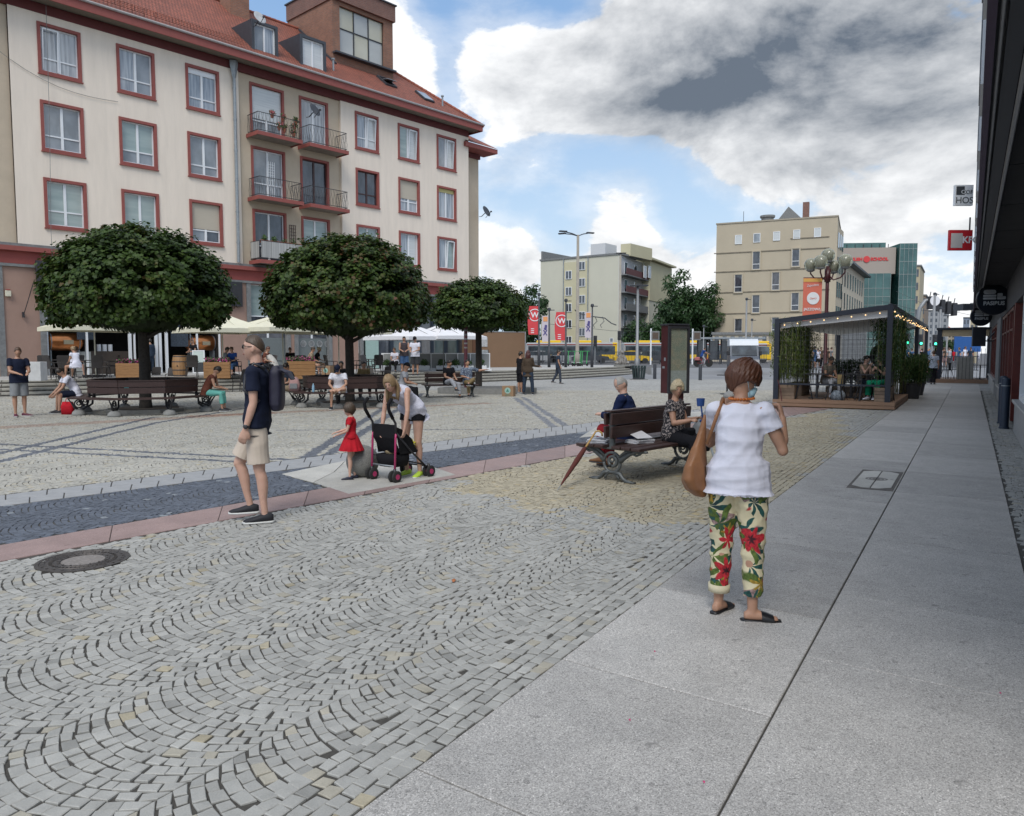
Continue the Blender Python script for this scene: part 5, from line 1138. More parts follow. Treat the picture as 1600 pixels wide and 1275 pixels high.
def umbrella(label,base,edge_z,half,m,pm,rise=.75,rz=0.3,grp='cafe parasols'):
 t=thing('parasol',label,'parasol',base,rz,grp);h=edge_z-base[2]
 q=MB();n=4
 for k in range(4):
  a,b=R(45+90*k),R(135+90*k);r=half*1.414;A=Vector((r*math.cos(a),r*math.sin(a),h));B=Vector((r*math.cos(b),r*math.sin(b),h));T=Vector((0,0,h+rise));M_=(A+B)/2+Vector((0,0,.03))
  A2,B2=A.lerp(T,.5)-Vector((0,0,.05)),B.lerp(T,.5)-Vector((0,0,.05));m2=(A2+B2)/2-Vector((0,0,.04))
  q.add([T,A2,m2,B2,A,M_,B],[(0,1,2),(0,2,3),(1,4,5,2),(2,5,6,3)])
  q.add([A,M_,B,A-Vector((0,0,.17)),M_-Vector((0,0,.19)),B-Vector((0,0,.17))],[(0,1,4,3),(1,2,5,4)])
 q.build('canopy',m,t)
 q=MB();q.tube([(0,0,0),(0,0,h+rise+.05)],.028,8);q.ball((0,0,h+rise+.06),.05,8,6);q.build('pole',pm,t)
 q=MB()
 for k in range(8):a=R(45*k);r=half*(1.38 if k%2 else.98);q.tube([(0,0,h+rise-.06),(r*math.cos(a),r*math.sin(a),h-.01)],.012,4)
 q.build('ribs',pm,t);q=MB();q.box((0,0,.05),(.6,.6,.09),ch=.02);q.build('base',M_DARK,t);return t
M_CANV=mat('cream canvas',(.68,.66,.52),.8,var=.05,scale=2);M_CANW=mat('white canvas',(.74,.74,.76),.8,var=.04,scale=2);M_PCR=mat('cream pole',(.60,.58,.46),.5,var=.03)
for i,(lb,px,py,ey,half,m,pm,z) in enumerate([('white parasol cut by the left edge of the photo',-48,606,510,1.75,M_CANW,M_PCR,0),('cream parasol behind the largest maple, left of its trunk',150,589,512,1.65,M_CANV,M_PCR,TZ),('cream parasol behind the right flank of the largest maple',349,588,515,1.55,M_CANV,M_PCR,TZ),('cream parasol with red printed valance between the two large maples',443,587,514,1.85,M_CANV,M_PCR,TZ),('cream parasol hidden partly behind the middle maple trunk',530,586,517,1.75,M_CANV,M_PCR,TZ),('white parasol above the two men standing on the terrace',641,581,527,1.75,M_CANW,M_STONE,TZ),('white parasol half covered by the smallest maple',693,580,526,1.7,M_CANW,M_STONE,TZ)]):
 b=G(px,py,z);u=umbrella(lb,b,zat(ey,b.y),half,m,pm,rz=LYAW+.1*math.sin(i*3),rise=.72)
 if i==3:
  for dx in(.4,):q=MB();h=zat(ey,b.y)-TZ;q.box((dx,-half-.035,h-.07),(.12,.01,.09));q.build('print',mat('red print',(.45,.03,.03),.6,var=0),u)
M_RAT=mat('dark rattan',(.045,.040,.038),.6,var=.3,scale=60,bump=.4,bscale=200);M_TABLE=mat('dark table top',(.05,.045,.045),.45,var=.1)
def make_chair(label,loc,rz,group):
 t=thing('cafe_chair',label,'chair',loc,rz,group)
 q=MB();q.box((0,0,.44),(.46,.46,.05),ch=.015);q.build('seat',M_RAT,t)
 q=MB();q.loft([((0,-.21,.44),(.21,0,0),(0,.018,0)),((0,-.24,.68),(.235,0,0),(0,.018,0)),((0,-.30,.90),(.22,0,0),(0,.018,0)),((0,-.31,.93),(.17,0,0),(0,.014,0))],12,pw=3);q.build('backrest',M_RAT,t)
 for sx_ in(-1,1):
  for sy in(-1,1):
   q=MB();q.tube([(sx_*.20,sy*.19,.42),(sx_*.225,sy*.235,0)],[.020,.014],6);q.build('leg',M_RAT,t)
  q=MB();q.tube([(sx_*.23,.20,.42),(sx_*.25,.19,.64),(sx_*.25,-.24,.66)],.017,6);q.build('armrest',M_RAT,t)
 return t
chairs=[(72,590,.3,1),(84,593,-.5,1),(118,589,2.8,1),(104,592,.2,1),(148,591,1.0,1),(163,590,-1.2,1),(176,587,2.2,1),(300,589,.5,1),(368,588,-1.5,1),(404,587,1.2,1),(420,590,2.6,1),(432,586,-.4,1),(470,589,.3,1),(500,590,1.8,1),(518,587,-1.0,1),(560,585,1.3,1),(576,588,-2,1),(590,584,.4,1),(108,621,-1.3,0),(376,612,1.2,0),(430,610,-.9,0),(449,613,1.5,0),(412,606,2.6,0),(512,604,.3,0),(530,607,-.4,0),(180,607,2.9,0),(240,605,3.0,0),(270,608,-2.9,0),(600,603,2.5,0),(574,606,3.1,0)]
CHL=['dark rattan chair on the terrace','rattan chair on the cobbles']
def where(px):
 for a,s_ in((100,'at the far left'),(160,'left of the largest maple trunk'),(230,'just left of the largest maple trunk'),(310,'right of the largest maple trunk'),(380,'behind the man in navy'),(440,'between the two large maples'),(500,'near the right planter box'),(545,'just left of the middle maple trunk'),(900,'right of the middle maple trunk')):
  if px<a:return s_
CH0=None;_cnt={}
for px,py,rz,lv in chairs:
 lb=CHL[1-lv]+' '+where(px);k=_cnt.get(lb,0);_cnt[lb]=k+1;lb+=['',', standing closer',', turned away',', third of its cluster',', fourth of its cluster'][k]
 b=G(px,py,TZ if lv else 0)
 if CH0 is None:CH0=make_chair(lb,b,rz,'dark rattan chairs of the cafes')
 else:dup(CH0,b,rz,lb)
def make_table(label,loc,top=.74,r=.38,group='cafe tables'):
 t=thing('cafe_table',label,'table',loc,0,group);q=MB();q.lathe([(r-.01,top-.03),(r,top-.02),(r,top),(0,top+.001)],24);q.build('tabletop',M_TABLE,t);q=MB();q.cyl((0,0,0),.03,top-.03,8);q.build('post',M_DARK,t)
 q=MB()
 for k in range(4):a=R(45+90*k);q.tube([(0,0,.08),(.28*math.cos(a),.28*math.sin(a),.015)],.018,6)
 q.build('foot',M_DARK,t);return t
TB0=None
for px,py,lv,lb in[(98,589,1,'dark table with drinks at the left, by the woman in pink'),(134,591,1,'dark table between the two women by the copper tank'),(360,588,1,'dark table behind the right wooden planter'),(412,588,1,'dark table where the man in white leans'),(488,587,1,'dark table beside the couple with blond hair'),(576,586,1,'tall dark table right of the middle maple trunk'),(463,608,0,'table on the cobbles beside the pink backpack'),(496,605,0,'table on the cobbles behind the left of the second ring bench'),(598,604,0,'table on the cobbles behind the right of the second ring bench'),(115,606,0,'table on the cobbles left of the first ring bench')]:
 b=G(px,py,TZ if lv else 0)
 if TB0 is None:TB0=make_table(lb,b)
 else:dup(TB0,b,0,lb)
M_OAK=mat('oiled boards',(.30,.155,.060),.6,var=.22,scale=6,stretch=(1,1,6),bump=.1)
def planter(label,px,py,w,h,dep,z=TZ):
 b=G(px,py,z);t=thing('flower_planter',label,'planter',b,LYAW*.35,'wooden planters on the terrace edge');n=5
 for k in range(n):
  for(cx,cy,sx_,sy_) in((0,-dep/2,w,.03),(0,dep/2,w,.03),(-w/2,0,.03,dep-.03),(w/2,0,.03,dep-.03)):
   q=MB();q.box((cx,cy,h*(k+.5)/n),(sx_,sy_,h/n-.008),ch=.003);q.build('board',M_OAK,t)
 q=MB();q.box((0,0,h-.08),(w-.05,dep-.05,.04));q.build('soil',M_SOIL,t)
 q=MB()
 for k in range(8):tuft(q,(-w/2+.1+(w-.2)*k/7,random.uniform(-.1,.1),h+.06),.14,70,.04,.5,.35)
 q.build('flowers',[M_LEAFP,mat('magenta petals',(.42,.05,.20),.6,var=.3,scale=20)],t);return t
planter('wooden planter with pink flowers just left of the largest maple trunk',203,590,.95,.60,.45)
planter('wooden planter with flowers right of the blackboard sign',340,591,.98,.66,.45)
planter('wooden planter with magenta flowers between the two large maples',471,592,1.05,.70,.45)
b=G(282,588,TZ);t=thing('wooden_barrel','oak barrel with dark hoops standing by the folding doors','barrel',b);M_BAR=mat('barrel oak',(.34,.19,.085),.6,var=.25,scale=8,stretch=(6,6,1))
prof=lambda z:.27+.065*math.sin(math.pi*z/.92)
for k in range(16):
 a0,a1=R(22.5*k+.6),R(22.5*k+21.9);q=MB();vs=[];fs=[]
 for j in range(7):
  z=.92*j/6;r=prof(z);vs+=[(r*math.cos(a),r*math.sin(a),z) for a in(a0,(a0+a1)/2,a1)]
 fs=[(j*3+i,j*3+i+1,j*3+i+4,j*3+i+3) for j in range(6) for i in range(2)];q.add(vs,fs);q.build('stave',M_BAR,t)
for z in(.05,.28,.64,.87):q=MB();r=prof(z)+.006;q.lathe([(r,z-.02),(r+.003,z),(r,z+.02)],24);q.build('hoop',M_ANTH,t)
q=MB();q.lathe([(.26,.90),(.0,.905)],20);q.build('head',M_BAR,t);q=MB();q.ball((0.02,-.335,.46),.03,8,6);q.build('bung',M_DARK,t)
b=G(311,583,TZ);t=thing('menu_board','white framed sidewalk board with a black chalk panel between barrel and planter','sign board',b,.1);q=MB();frame_box(q,-.30,.30,.0,1.15,.05,-.02,.02);q.bar((-.25,.45,0),(-.25,.02,1.1),.03,.03);q.bar((.25,.45,0),(.25,.02,1.1),.03,.03);q.build('frame',M_WHITE,t)
q=MB();q.box((0,0,.82),(.5,.02,.56));q.build('upper_panel',mat('mint white print',(.52,.60,.57),.6,var=.05),t);q=MB();q.box((0,0,.29),(.5,.02,.46));q.build('chalk_panel',mat('chalkboard',(.045,.05,.055),.8,var=.3,scale=20),t)
M_COP=mat('copper',(.62,.24,.09),.28,metal=.9,var=.15,scale=5)
for px,lb in((111,'left copper beer tank behind the shop front'),(328,'right copper beer tank behind the sign board')):
 p_=LW(sx(px),1.0,2.10);t=thing('copper_tank',lb,'beer tank',p_,LYAW,'copper tanks in the bar');q=MB();Mx=Matrix.Rotation(math.pi/2,4,'Y');q.lathe([(.0,-.85),(.22,-.82),(.38,-.70),(.42,-.6),(.42,.6),(.38,.70),(.22,.82),(0,.85)],24,(0,0,0),Mx);q.build('tank',M_COP,t,'auto')
 q=MB()
 for x in(-.6,.6):q.lathe([(.43,x-.02),(.43,x+.02)],24,(0,0,0),Mx);q.box((x,0,-.75),(.06,.5,.7))
 q.box((0,-.5,.9),(1.7,.05,.05));q.box((-.8,-.5,.1),(.05,.05,1.7));q.box((.8,-.5,.1),(.05,.05,1.7));q.build('stand',M_ZINC,t)
 q=MB();q.box((.1,-.44,-.02),(.42,.03,.2));q.build('plate',mat('brass plate',(.45,.40,.28),.4,metal=.5),t)
t=thing('bar_counter','dark bar counter with stacked white cups inside the open front','counter',LW(sx(172),1.2,TZ),LYAW);q=MB();q.box((.0,0,.55),(2.4,.6,1.1));q.build('counter',mat('counter',(.06,.045,.035),.6),t);q=MB();q.box((-1.0,-.32,.55),(.9,.03,1.05));q.build('pale_front',mat('pale board',(.42,.43,.40),.6),t)
for k in range(3):q=MB();q.cyl((-.1+k*.26,-.1,1.1),.10,.33,12);q.build('cup_stack',M_WHITE,t)
q=MB();q.box((.35,-.3,2.4),(.35,.02,.45));q.build('paper',M_WHITE,t)
t=thing('chalk_menu','tall blackboard menu on the wall behind the copper tank','menu',LW(sx(140),.35,2.9),LYAW);q=MB();q.box((0,0,0),(.8,.04,1.4));q.build('board',mat('slate blue board',(.04,.055,.075),.7,var=.5,scale=14),t)
t=thing('chalk_menu','tall blackboard menu right of the folding doors','menu',LW(sx(286),.35,2.7),LYAW);q=MB();q.box((0,0,0),(.9,.04,1.6));q.build('board',MATS['slate blue board'],t)
b=G(52,595,TZ);t=thing('white_box','plain white box stand at the terrace edge behind the man in dark tee','box',b,.1);q=MB();q.box((0,0,.35),(.78,.5,.70),ch=.01);q.build('box',mat('worn white',(.50,.50,.49),.6,var=.12,scale=5),t)
b=G(44,584,TZ);t=thing('bench_seat','dark arched lounge seat against the pink pilaster','seat',b,.2);q=MB();q.loft([((-.75,0,.2),(0,.3,0),(0,0,.2)),((-.4,0,.5),(0,.3,0),(0,0,.38)),((0,0,.58),(0,.3,0),(0,0,.42)),((.4,0,.5),(0,.3,0),(0,0,.36)),((.75,0,.2),(0,.3,0),(0,0,.2))],14);q.build('seat',M_RAT,t,True)
for k,(px,w) in enumerate([(617,.72),(662,.7),(689,.62),(711,.6),(730,.6),(750,.62),(604,.3)]):
 b=G(px,579.5,TZ);t=thing('fence_panel',['white framed glass fence panel behind the couple of standing men','white framed fence panel right of the standing men','white framed fence panel behind the farther bench','white framed fence panel by the high chair','white framed fence panel right of the lamp post','white framed fence panel nearest the brown box','short white fence panel at the mint glass'][k],'fence',b,.25,'white fence panels of the shop terrace')
 ww_=w*b.y/42;q=MB();frame_box(q,-ww_/1.1,ww_/1.1,.12,1.0,.05,-.02,.02);q.box((-ww_/1.1+.1,0,.06),(.3,.35,.12));q.box((ww_/1.1-.1,0,.06),(.3,.35,.12));q.build('frame',M_WHITE,t);q=MB();q.box((0,0,.55),(ww_*1.7,.01,.8));q.build('mesh_panel',mat('grey mesh',(.26,.27,.27),.6,var=.1),t)
 q=MB();q.box((0,-.25,.16),(.6,.28,.3),ch=.02);q.build('trough',M_WHITE,t);q=MB();tuft(q,(0,-.25,.42),.26,160,.07,.6,0);q.build('plants',[M_LEAFP],t)
b=G(759,577.5,TZ);t=thing('menu_board','tall grey chalk board leaning open beside the brown box','sign board',b,.5);q=MB();q.bar((-.28,0,0),(-.28,.25,1.2),.05,.05);q.bar((.28,0,0),(.28,.25,1.2),.05,.05);q.bar((.3,.55,0),(.28,.25,1.2),.04,.04);q.build('legs',M_ANTH,t);q=MB();q.box((0,.16,.72),(.56,.03,.95),M=Matrix.Rotation(R(-11),4,'X'));q.build('board',mat('chalk grey',(.26,.28,.29),.7,var=.5,scale=10),t)
b=G(728,592,TZ);t=thing('banded_pole','thin dark red post with pale stickers behind the bearded man','post',b);q=MB();q.tube([(0,0,-.56),(0,0,2.4)],.07,10);q.build('post',mat('wine post',(.09,.02,.03),.5),t)
for k in range(6):q=MB();q.lathe([(.072,1.2+k*.17),(.072,1.26+k*.17)],10);q.build('sticker',M_STONE,t)
def bag(label,px,py,w,h,z=0.0,cat='box'):
 b=G(px,py,z);t=thing('paper_box',label,cat,b,-.25);q=MB();q.box((0,0,h/2),(w,w*.8,h),ch=.006);q.build('box',mat('kraft card',(.30,.19,.11),.85,var=.12,scale=10),t)
 q=MB();q.lathe([(w*.26,0),(w*.26,.004)],20,(0,-w*.4-.001,h*.56),Matrix.Rotation(math.pi/2,4,'X'));q.build('logo_disc',mat('mint print',(.30,.48,.42),.6,var=0),t)
 q=MB();q.prism([(-w*.14,-w*.10),(w*.14,-w*.10),(0,w*.16)],0,.004,Matrix.Translation((0,-w*.4-.008,h*.56))@Matrix.Rotation(math.pi/2,4,'X'));q.build('logo_triangle',mat('dark mint print',(.06,.22,.17),.6,var=0),t)
 q=MB();q.box((0,-w*.4-.002,h*.14),(w*.5,.004,h*.06));q.build('logo_band',MATS['dark mint print'],t);return t
bag('brown cardboard box with a green round logo left of the pair in brown jackets',795,619,.43,.38);bag('brown paper delivery bag with green logo on the terrace behind the middle maple',512,588,.42,.46,TZ,'bag')
b=G(567,745);t=thing('stone_ball','large speckled granite ball on the pale slabs behind the girl','stone ball',b);q=MB();q.ball((0,0,.205),.212,40,24);q.build('ball',granite('dark speckled granite',(.17,.168,.155),.9),t,True)
M_OX=mat('oxblood steel',(.060,.012,.014),.4,var=.25,scale=5)
b=G(1052,657);t=thing('map_board','oxblood city map board on a pedestal behind the benches','notice board',(b.x,b.y,0),R(24));Yb_=b.y
zt,zl=zat(509,Yb_),zat(614,Yb_);w=.55
q=MB();q.box((0,.0,(zt+zl)/2),(w,.30,zt-zl),ch=.01);q.build('case',M_OX,t);q=MB();q.box((0,0,zt+.015),(w+.05,.34,.04),ch=.006);q.build('cap',M_DARK,t)
q=MB();frame_box(q,-w/2-.01,w/2+.03,zl,zt-.02,.055,-.19,-.13);q.build('front_frame',M_DARK,t)
def map_mat():
 q=NT('city map print',.35);v=q.n('ShaderNodeTexVoronoi',{'Vector':q.obj,'Scale':26.0},feature='DISTANCE_TO_EDGE').outputs['Distance'];n=q.noise(5,5,.7);z_=q.n('ShaderNodeSeparateXYZ',{0:q.obj}).outputs[2]
 c=q.mix(q.ramp(n,.4,.6),(.13,.17,.13,1),(.21,.20,.14,1));c=q.mix(q.ramp(v,.02,.06),(.28,.27,.21,1),c);lw=q.n('ShaderNodeTexWave',{'Vector':q.obj,'Scale':9.0,'Distortion':0.0},bands_direction='X').outputs[0]
 lines=q.mix(q.ramp(q.noise(60,2),.45,.55),(.20,.235,.215,1),(.27,.30,.28,1));q.color(q.mix(q.ramp(z_,1.18,1.20),lines,c));q.b.inputs['Coat Weight'].default_value=.7;return q.m
q=MB();q.box((.01,-.145,(zt+zl)/2-.01),(w-.08,.02,zt-zl-.12));q.build('map',map_mat(),t);q=MB();q.box((.06,0,zl/2),(.30,.2,zl));q.build('pedestal',M_OX,t)
q=MB();q.box((-w/2-.004,-.02,1.45),(.008,.06,.08));q.box((-w/2-.004,.03,1.26),(.008,.09,.05));q.build('lock_plate',M_ZINC,t)
b=P(1288,600,37.5);t=thing('globe_lamp','wine coloured street lamp with five glass globes and an orange banner','street lamp',(b.x,b.y,0));M_GLOB=mat('globe glass',(.62,.62,.46),.12,var=.1,scale=3,trans=.72);kz=b.y/1200;zz=lambda py:zat(py,b.y)
q=MB();q.tube([(0,0,0),(0,0,.9),(0,0,1.0),(0,0,zz(455)),(0,0,zz(418))],[.16,.15,.09,.085,.085],12);q.tube([(0,0,zz(442)),(0,0,zz(422))],.14,12);q.build('pole',M_OX,t,True)
for(gx,gy,gr,dy) in((1288,401,10.5,0),(1273,412,10.5,-.3),(1310,411,11,-.35),(1266,414,10,.35),(1301,417,10,.3)):
 X=(gx-1288)*kz;Z=zz(gy);r_=gr*kz
 if gx!=1288:
  q=MB();q.tube([(0,0,zz(430)),(X*.35,dy*.35,zz(439)),(X*.75,dy*.75,zz(436)),(X,dy,zz(428)),(X,dy,Z-r_*.8)],.035,8);q.build('arm',M_OX,t,True)
 q=MB();q.lathe([(.10,0),(.20,.06),(.20,.10)],12,(X,dy,Z-r_-.04));q.build('collar',M_STONE,t)
 q=MB();q.ball((X,dy,Z),r_,20,14);g_=q.build('globe',M_GLOB,t,True);q=MB();q.lathe([(.14,-.2),(.16,.1),(.08,.2),(0,.22)],12,(X,dy-.0,Z-.04));q.build('shade',M_STONE,g_)
 q=MB();q.lathe([(.13,0),(.15,.25),(.07,.33)],12,(X,dy-r_*.86,Z-.15));
x0,x1=(1251-1288)*kz,(1280-1288)*kz;z0,z1_=zz(503),zz(436);q=MB();q.add([(x0,0,z0),(x1,0,z0),(x1,0,z1_),(x0,.0,z1_),(x0,.02,z0),(x1,.02,z0),(x1,.02,z1_),(x0,.02,z1_)],[(0,1,2,3),(4,5,6,7),(0,1,5,4),(2,3,7,6),(0,3,7,4),(1,2,6,5)]);bn=q.build('banner',mat('coral banner',(.62,.16,.105),.7,var=.06,scale=2),t)
q=MB();q.box(((x0+x1)/2,-.01,z1_-.10),(x1-x0,.01,.16));q.build('yellow_band',mat('banner yellow',(.66,.38,.10),.7,var=0),bn)
q=MB();q.lathe([(.30,0),(.30,.01)],24,((x0+x1)/2+.03,-.012,zz(467)),Matrix.Rotation(math.pi/2,4,'X'));q.build('white_apple',M_WHITE,bn)
text('JAZZOWĄ',.17,((x0+x1)/2,-.016,zz(484)),(1,0,0),M_WHITE,bn,bold=.004);text('Zajezdnia',.15,((x0+x1)/2,-.016,zz(447)),(1,.0,.12),M_WHITE,bn);text('Opery',.13,((x0+x1)/2+.03,-.026,zz(467)),(1,0,.1),bn.data.materials[0],bn)
q=MB();q.bar((x0,.01,z1_+.02),(.05,.01,z1_+.02),.03,.03);q.bar((x0,.01,z0-.02),(.05,.01,z0-.02),.03,.03);q.build('banner_arm',M_OX,t)
for px,py,lb in((1023,592,'dark bollard beside the litter bin'),(1094,594,'dark bollard right of the map board'),(1139,594,'dark bollard in front of the van')):
 b=G(px,py);t=thing('bollard',lb,'bollard',b,0,'dark bollards along the road edge');q=MB();q.lathe([(.10,0),(.10,.86),(.085,.90),(0,.91)],14);q.build('post',M_ANTH,t,'auto')
b=G(998,593);t=thing('litter_bin','dark green slatted litter bin at the foot of the grey lamp post','bin',b)
for k in range(14):a=R(k*360/14);q=MB();q.bar((.33*math.cos(a),.33*math.sin(a),.05),(.42*math.cos(a),.42*math.sin(a),.82),.09,.02,up=(math.cos(a),math.sin(a),0));q.build('slat',mat('bin green',(.025,.045,.045),.6,var=.3),t)
q=MB();q.lathe([(.34,0),(.36,.06),(.36,.1),(.34,.1)],18);q.lathe([(.40,.66),(.42,.70)],18);q.build('body',M_ANTH,t);q=MB();q.box((0,0,-.0),(.95,.95,.05));q.build('foot_plate',M_CONC,t)
def lamp_post(label,px,base_py,top_py,r,m,z=0.0,head='flat',Y=None,grp='street lamps'):
 b=G(px,base_py,z) if Y is None else Vector((P(px,HZ,Y).x,Y,z));t=thing('lamp_post',label,'lamp post',b,0,grp);h=zat(top_py,b.y)-z;q=MB();q.tube([(0,0,0),(0,0,1.2),(0,0,1.25),(0,0,h)],[r*1.5,r*1.5,r,r*.7],10);q.build('pole',m,t,True)
 q=MB()
 if head=='flat':q.box((.05,0,h+.02),(1.1,.5,.07),ch=.02)
 elif head=='triple':
  for a,l in((R(200),1.2),(R(150),1.3),(R(20),1.0)):q.tube([(0,0,h-.1),(l*.5*math.cos(a),l*.5*math.sin(a),h+.1),(l*math.cos(a),l*math.sin(a),h+.2)],.05,6);q.box((l*math.cos(a)*1.25,l*math.sin(a)*1.25,h+.25),(.75,.3,.12),a,.03)
 elif head=='mini':q.box((0,0,h),(.22,.22,.22),ch=.05);q.box((.12,0,h-.05),(.5,.1,.05))
 q.build('lamp_head',M_ANTH,t);return t,h
M_GPOLE=mat('galvanised pole',(.24,.25,.26),.5,metal=.3,var=.1)
lamp_post('tall tapering pole with three lamp arms in front of the yellow block',902,573,370,.17,mat('concrete pole',(.30,.275,.235),.9,var=.15,scale=2),.2,'triple',72)
lamp_post('concrete pole at the corner of the yellow block',968,573,398,.15,MATS['concrete pole'],.2,'flat',84)
lamp_post('grey lamp post with a flat head above the litter bin',995,592,448,.10,M_GPOLE,0,'flat')
lamp_post('grey post with a small lamp in front of the beige block',1165,575,468,.10,M_GPOLE,.2,'mini',70)
lamp_post('thin short post between the van and the lamp with five globes',1174,575,500,.06,M_GPOLE,.2,'mini',75)
lamp_post('thin pale post left of the beige hall',1099,575,510,.06,M_GPOLE,.2,'mini',72)
def flag(t,x0,x1,z0,z1,m,bow=.15):
 q=MB();n=8;vs=[];fs=[]
 for y in(0,.012):
  for i in range(n+1):
   f=i/n;bx=bow*math.sin(math.pi*f)*.6+bow*(1-f)*.3;vs+=[(x0-bx,y,z0+(z1-z0)*f),(x1,y,z0+(z1-z0)*f)]
 m_=2*(n+1);fs=[(2*i,2*i+1,2*i+3,2*i+2) for i in range(n)]+[(m_+2*i,m_+2*i+1,m_+2*i+3,m_+2*i+2) for i in range(n)]+[(0,2,m_+2,m_)]
 q.add(vs,fs);return q.build('flag',m,t)
M_FRED=mat('flag red',(.60,.055,.065),.7,var=.05,scale=1);M_FWH=mat('flag pale',(.55,.50,.55),.8,var=.04)
for px,top,kind,lb in((842,461,'red','dark pole with a red flag half hidden by the smallest maple'),(858,484,'pale','dark pole with a narrow pale banner with an orange top, left one'),(884,470,'red','dark pole with the red flag lettered with a big white W'),(925,478,'pale','dark pole with a narrow pale banner with an orange top, right one')):
 t,h=lamp_post(lb,px,575,top,.07,M_ANTH,TZ,'mini',53.5,'banner poles');k=53.5/1200
 if kind=='red':
  f=flag(t,-15*k,-1.5*k,h-62*k,h-18*k,M_FRED);cx,cz=-6.5*k,h-32*k
  q=MB();rr_=9*k;q.tube([(cx+rr_*math.cos(R(a)),-.01,cz+rr_*math.sin(R(a))) for a in(range(42,322,14))],.035,4);q.build('ring_emblem',M_WHITE,f);text('W',.52,(cx,-.012,cz),(1,0,0),M_WHITE,f,bold=.01)
  for j in range(3):q=MB();q.box((-10*k,-.008,h-(53+j*3)*k),(.22,.01,.05));q.build('small_print',M_WHITE,f)
 else:
  f=flag(t,-11*k,-1.5*k,h-50*k,h-10*k,M_FWH,.02);q=MB();q.box((-6*k,-.012,h-15*k),(.30,.01,.32));q.build('orange_patch',mat('orange print',(.72,.32,.12),.7,var=0),f)
  q=MB();q.bar((-9*k,-.012,h-40*k),(-3.5*k,-.012,h-32*k),.01,.07);q.bar((-9*k,-.013,h-32*k),(-3.5*k,-.013,h-40*k),.01,.07);q.bar((-6*k,-.012,h-32*k),(-5*k,-.012,h-24*k),.01,.16);q.bar((-8*k,-.014,h-30*k),(-4*k,-.014,h-27*k),.01,.08);q.build('print_figure',mat('indigo print',(.08,.07,.22),.7,var=0),f)
M_GLASSV=glassy('vehicle glass',(.02,.025,.03),(.10,.13,.15),(.8,.8,.8));M_TYRE=mat('tyre',(.02,.02,.02),.8,var=.1)
def wheel(par,x,y,r,w=.22):
 q=MB();Mx=Matrix.Rotation(math.pi/2,4,'X');q.lathe([(r*.6,-w/2),(r*.93,-w/2),(r,-w*.3),(r,w*.3),(r*.93,w/2),(r*.6,w/2)],20,(x,y,r),Mx);wh=q.build('wheel',M_TYRE,par,'auto')
 q=MB();q.lathe([(0,-w*.42),(r*.6,-w*.46),(r*.6,w*.46),(0,w*.42)],14,(x,y,r),Mx);q.build('rim',M_ZINC,wh)
vb=P(1164,HZ,53.5);van=thing('delivery_van','white roofed grey van parked facing the square beside the kiosk','van',(vb.x+.6,56,.04),R(-103))
M_VW=mat('van white',(.60,.64,.68),.35,var=.03);M_VG=mat('van grey blue',(.085,.10,.125),.35,var=.05)
prof_=[(2.45,.35),(2.5,.75),(2.35,1.05),(1.75,1.28),(1.2,2.05),(.95,2.35),(-2.6,2.42),(-2.7,.35)]
q=MB();T=Matrix.Rotation(math.pi/2,4,'X');q.prism(prof_,-.97,.97,T);q.build('body',M_VG,van)
q=MB();q.prism([(1.22,2.02),(.95,2.42),(.5,2.52),(-2.6,2.52),(-2.72,2.02)],-.985,.985,T);q.build('roof',M_VW,van)
q=MB();q.add([(1.72,-.86,1.33),(1.72,.86,1.33),(1.24,.82,2.02),(1.24,-.82,2.02)],[(0,1,2,3)]);q.M=Matrix.Translation((.035,0,.02));q.add([(1.72,-.86,1.33),(1.72,.86,1.33),(1.24,.82,2.02),(1.24,-.82,2.02)],[(0,1,2,3)]);q.build('windscreen',M_GLASSV,van)
q=MB();q.box((2.52,0,.48),(.10,1.8,.26),ch=.03);q.build('bumper',M_ANTH,van);q=MB();q.box((2.50,0,.78),(.05,.9,.16));q.build('grille',M_DARK,van)
for s in(-1,1):q=MB();q.box((2.44,s*.72,.80),(.10,.3,.22),ch=.03);q.build('headlight',M_WHITE,van);q=MB();q.box((1.55,s*1.1,1.5),(.12,.2,.32),ch=.03);q.build('mirror',M_DARK,van);wheel(van,1.65,s*.88,.34);wheel(van,-1.7,s*.88,.34)
for s in(-1,1):q=MB();q.box((.85,s*.975,1.65),(.95,.02,.55));q.build('side_window',M_GLASSV,van)
M_BYEL=mat('bus yellow',(.75,.48,.02),.4,var=.03);M_BSIL=mat('bus silver',(.35,.36,.37),.4,var=.05);M_BRED=mat('bus red line',(.28,.06,.05),.5)
def bus(label,px0,px1,Y,ytop=533.5,grp='city buses'):
 a,b=P(px0,HZ,Y),P(px1,HZ,Y);L_=b.x-a.x;zb=.55;zt=zat(ytop,Y);t=thing('city_bus',label,'bus',((a.x+b.x)/2,Y,.3),0,grp);H=zt-.3
 q=MB();q.box((0,0,H/2+.12),(L_,2.5,H-.35),ch=.12);q.build('body',M_BSIL,t,'auto');q=MB();q.box((0,-1.262,H-1.15),(L_-.5,.03,1.35));q.build('window_band',M_GLASSV,t)
 for k in range(int(L_/1.6)):q=MB();q.box((-L_/2+.7+k*1.6,-1.285,H-1.15),(.09,.02,1.35));q.build('window_post',M_DARK,t)
 q=MB();q.box((0,-1.27,.75),(L_-.3,.04,.5));q.build('yellow_skirt',M_BYEL,t);q=MB();q.box((L_/2-.28,0,H/2+.15),(.6,2.54,H-.38),ch=.08);q.build('front',M_BYEL,t)
 q=MB();q.box((0,-1.28,H-.28),(L_-.2,.03,.10));q.build('red_line',M_BRED,t)
 for x in(-L_*.25,L_*.2):q=MB();q.box((x,0,H+.05),(3.0,1.6,.35),ch=.12);q.build('roof_pod',M_BYEL,t)
 for x in(-L_*.33,L_*.32):wheel(t,x,-1.12,.48)
 return t
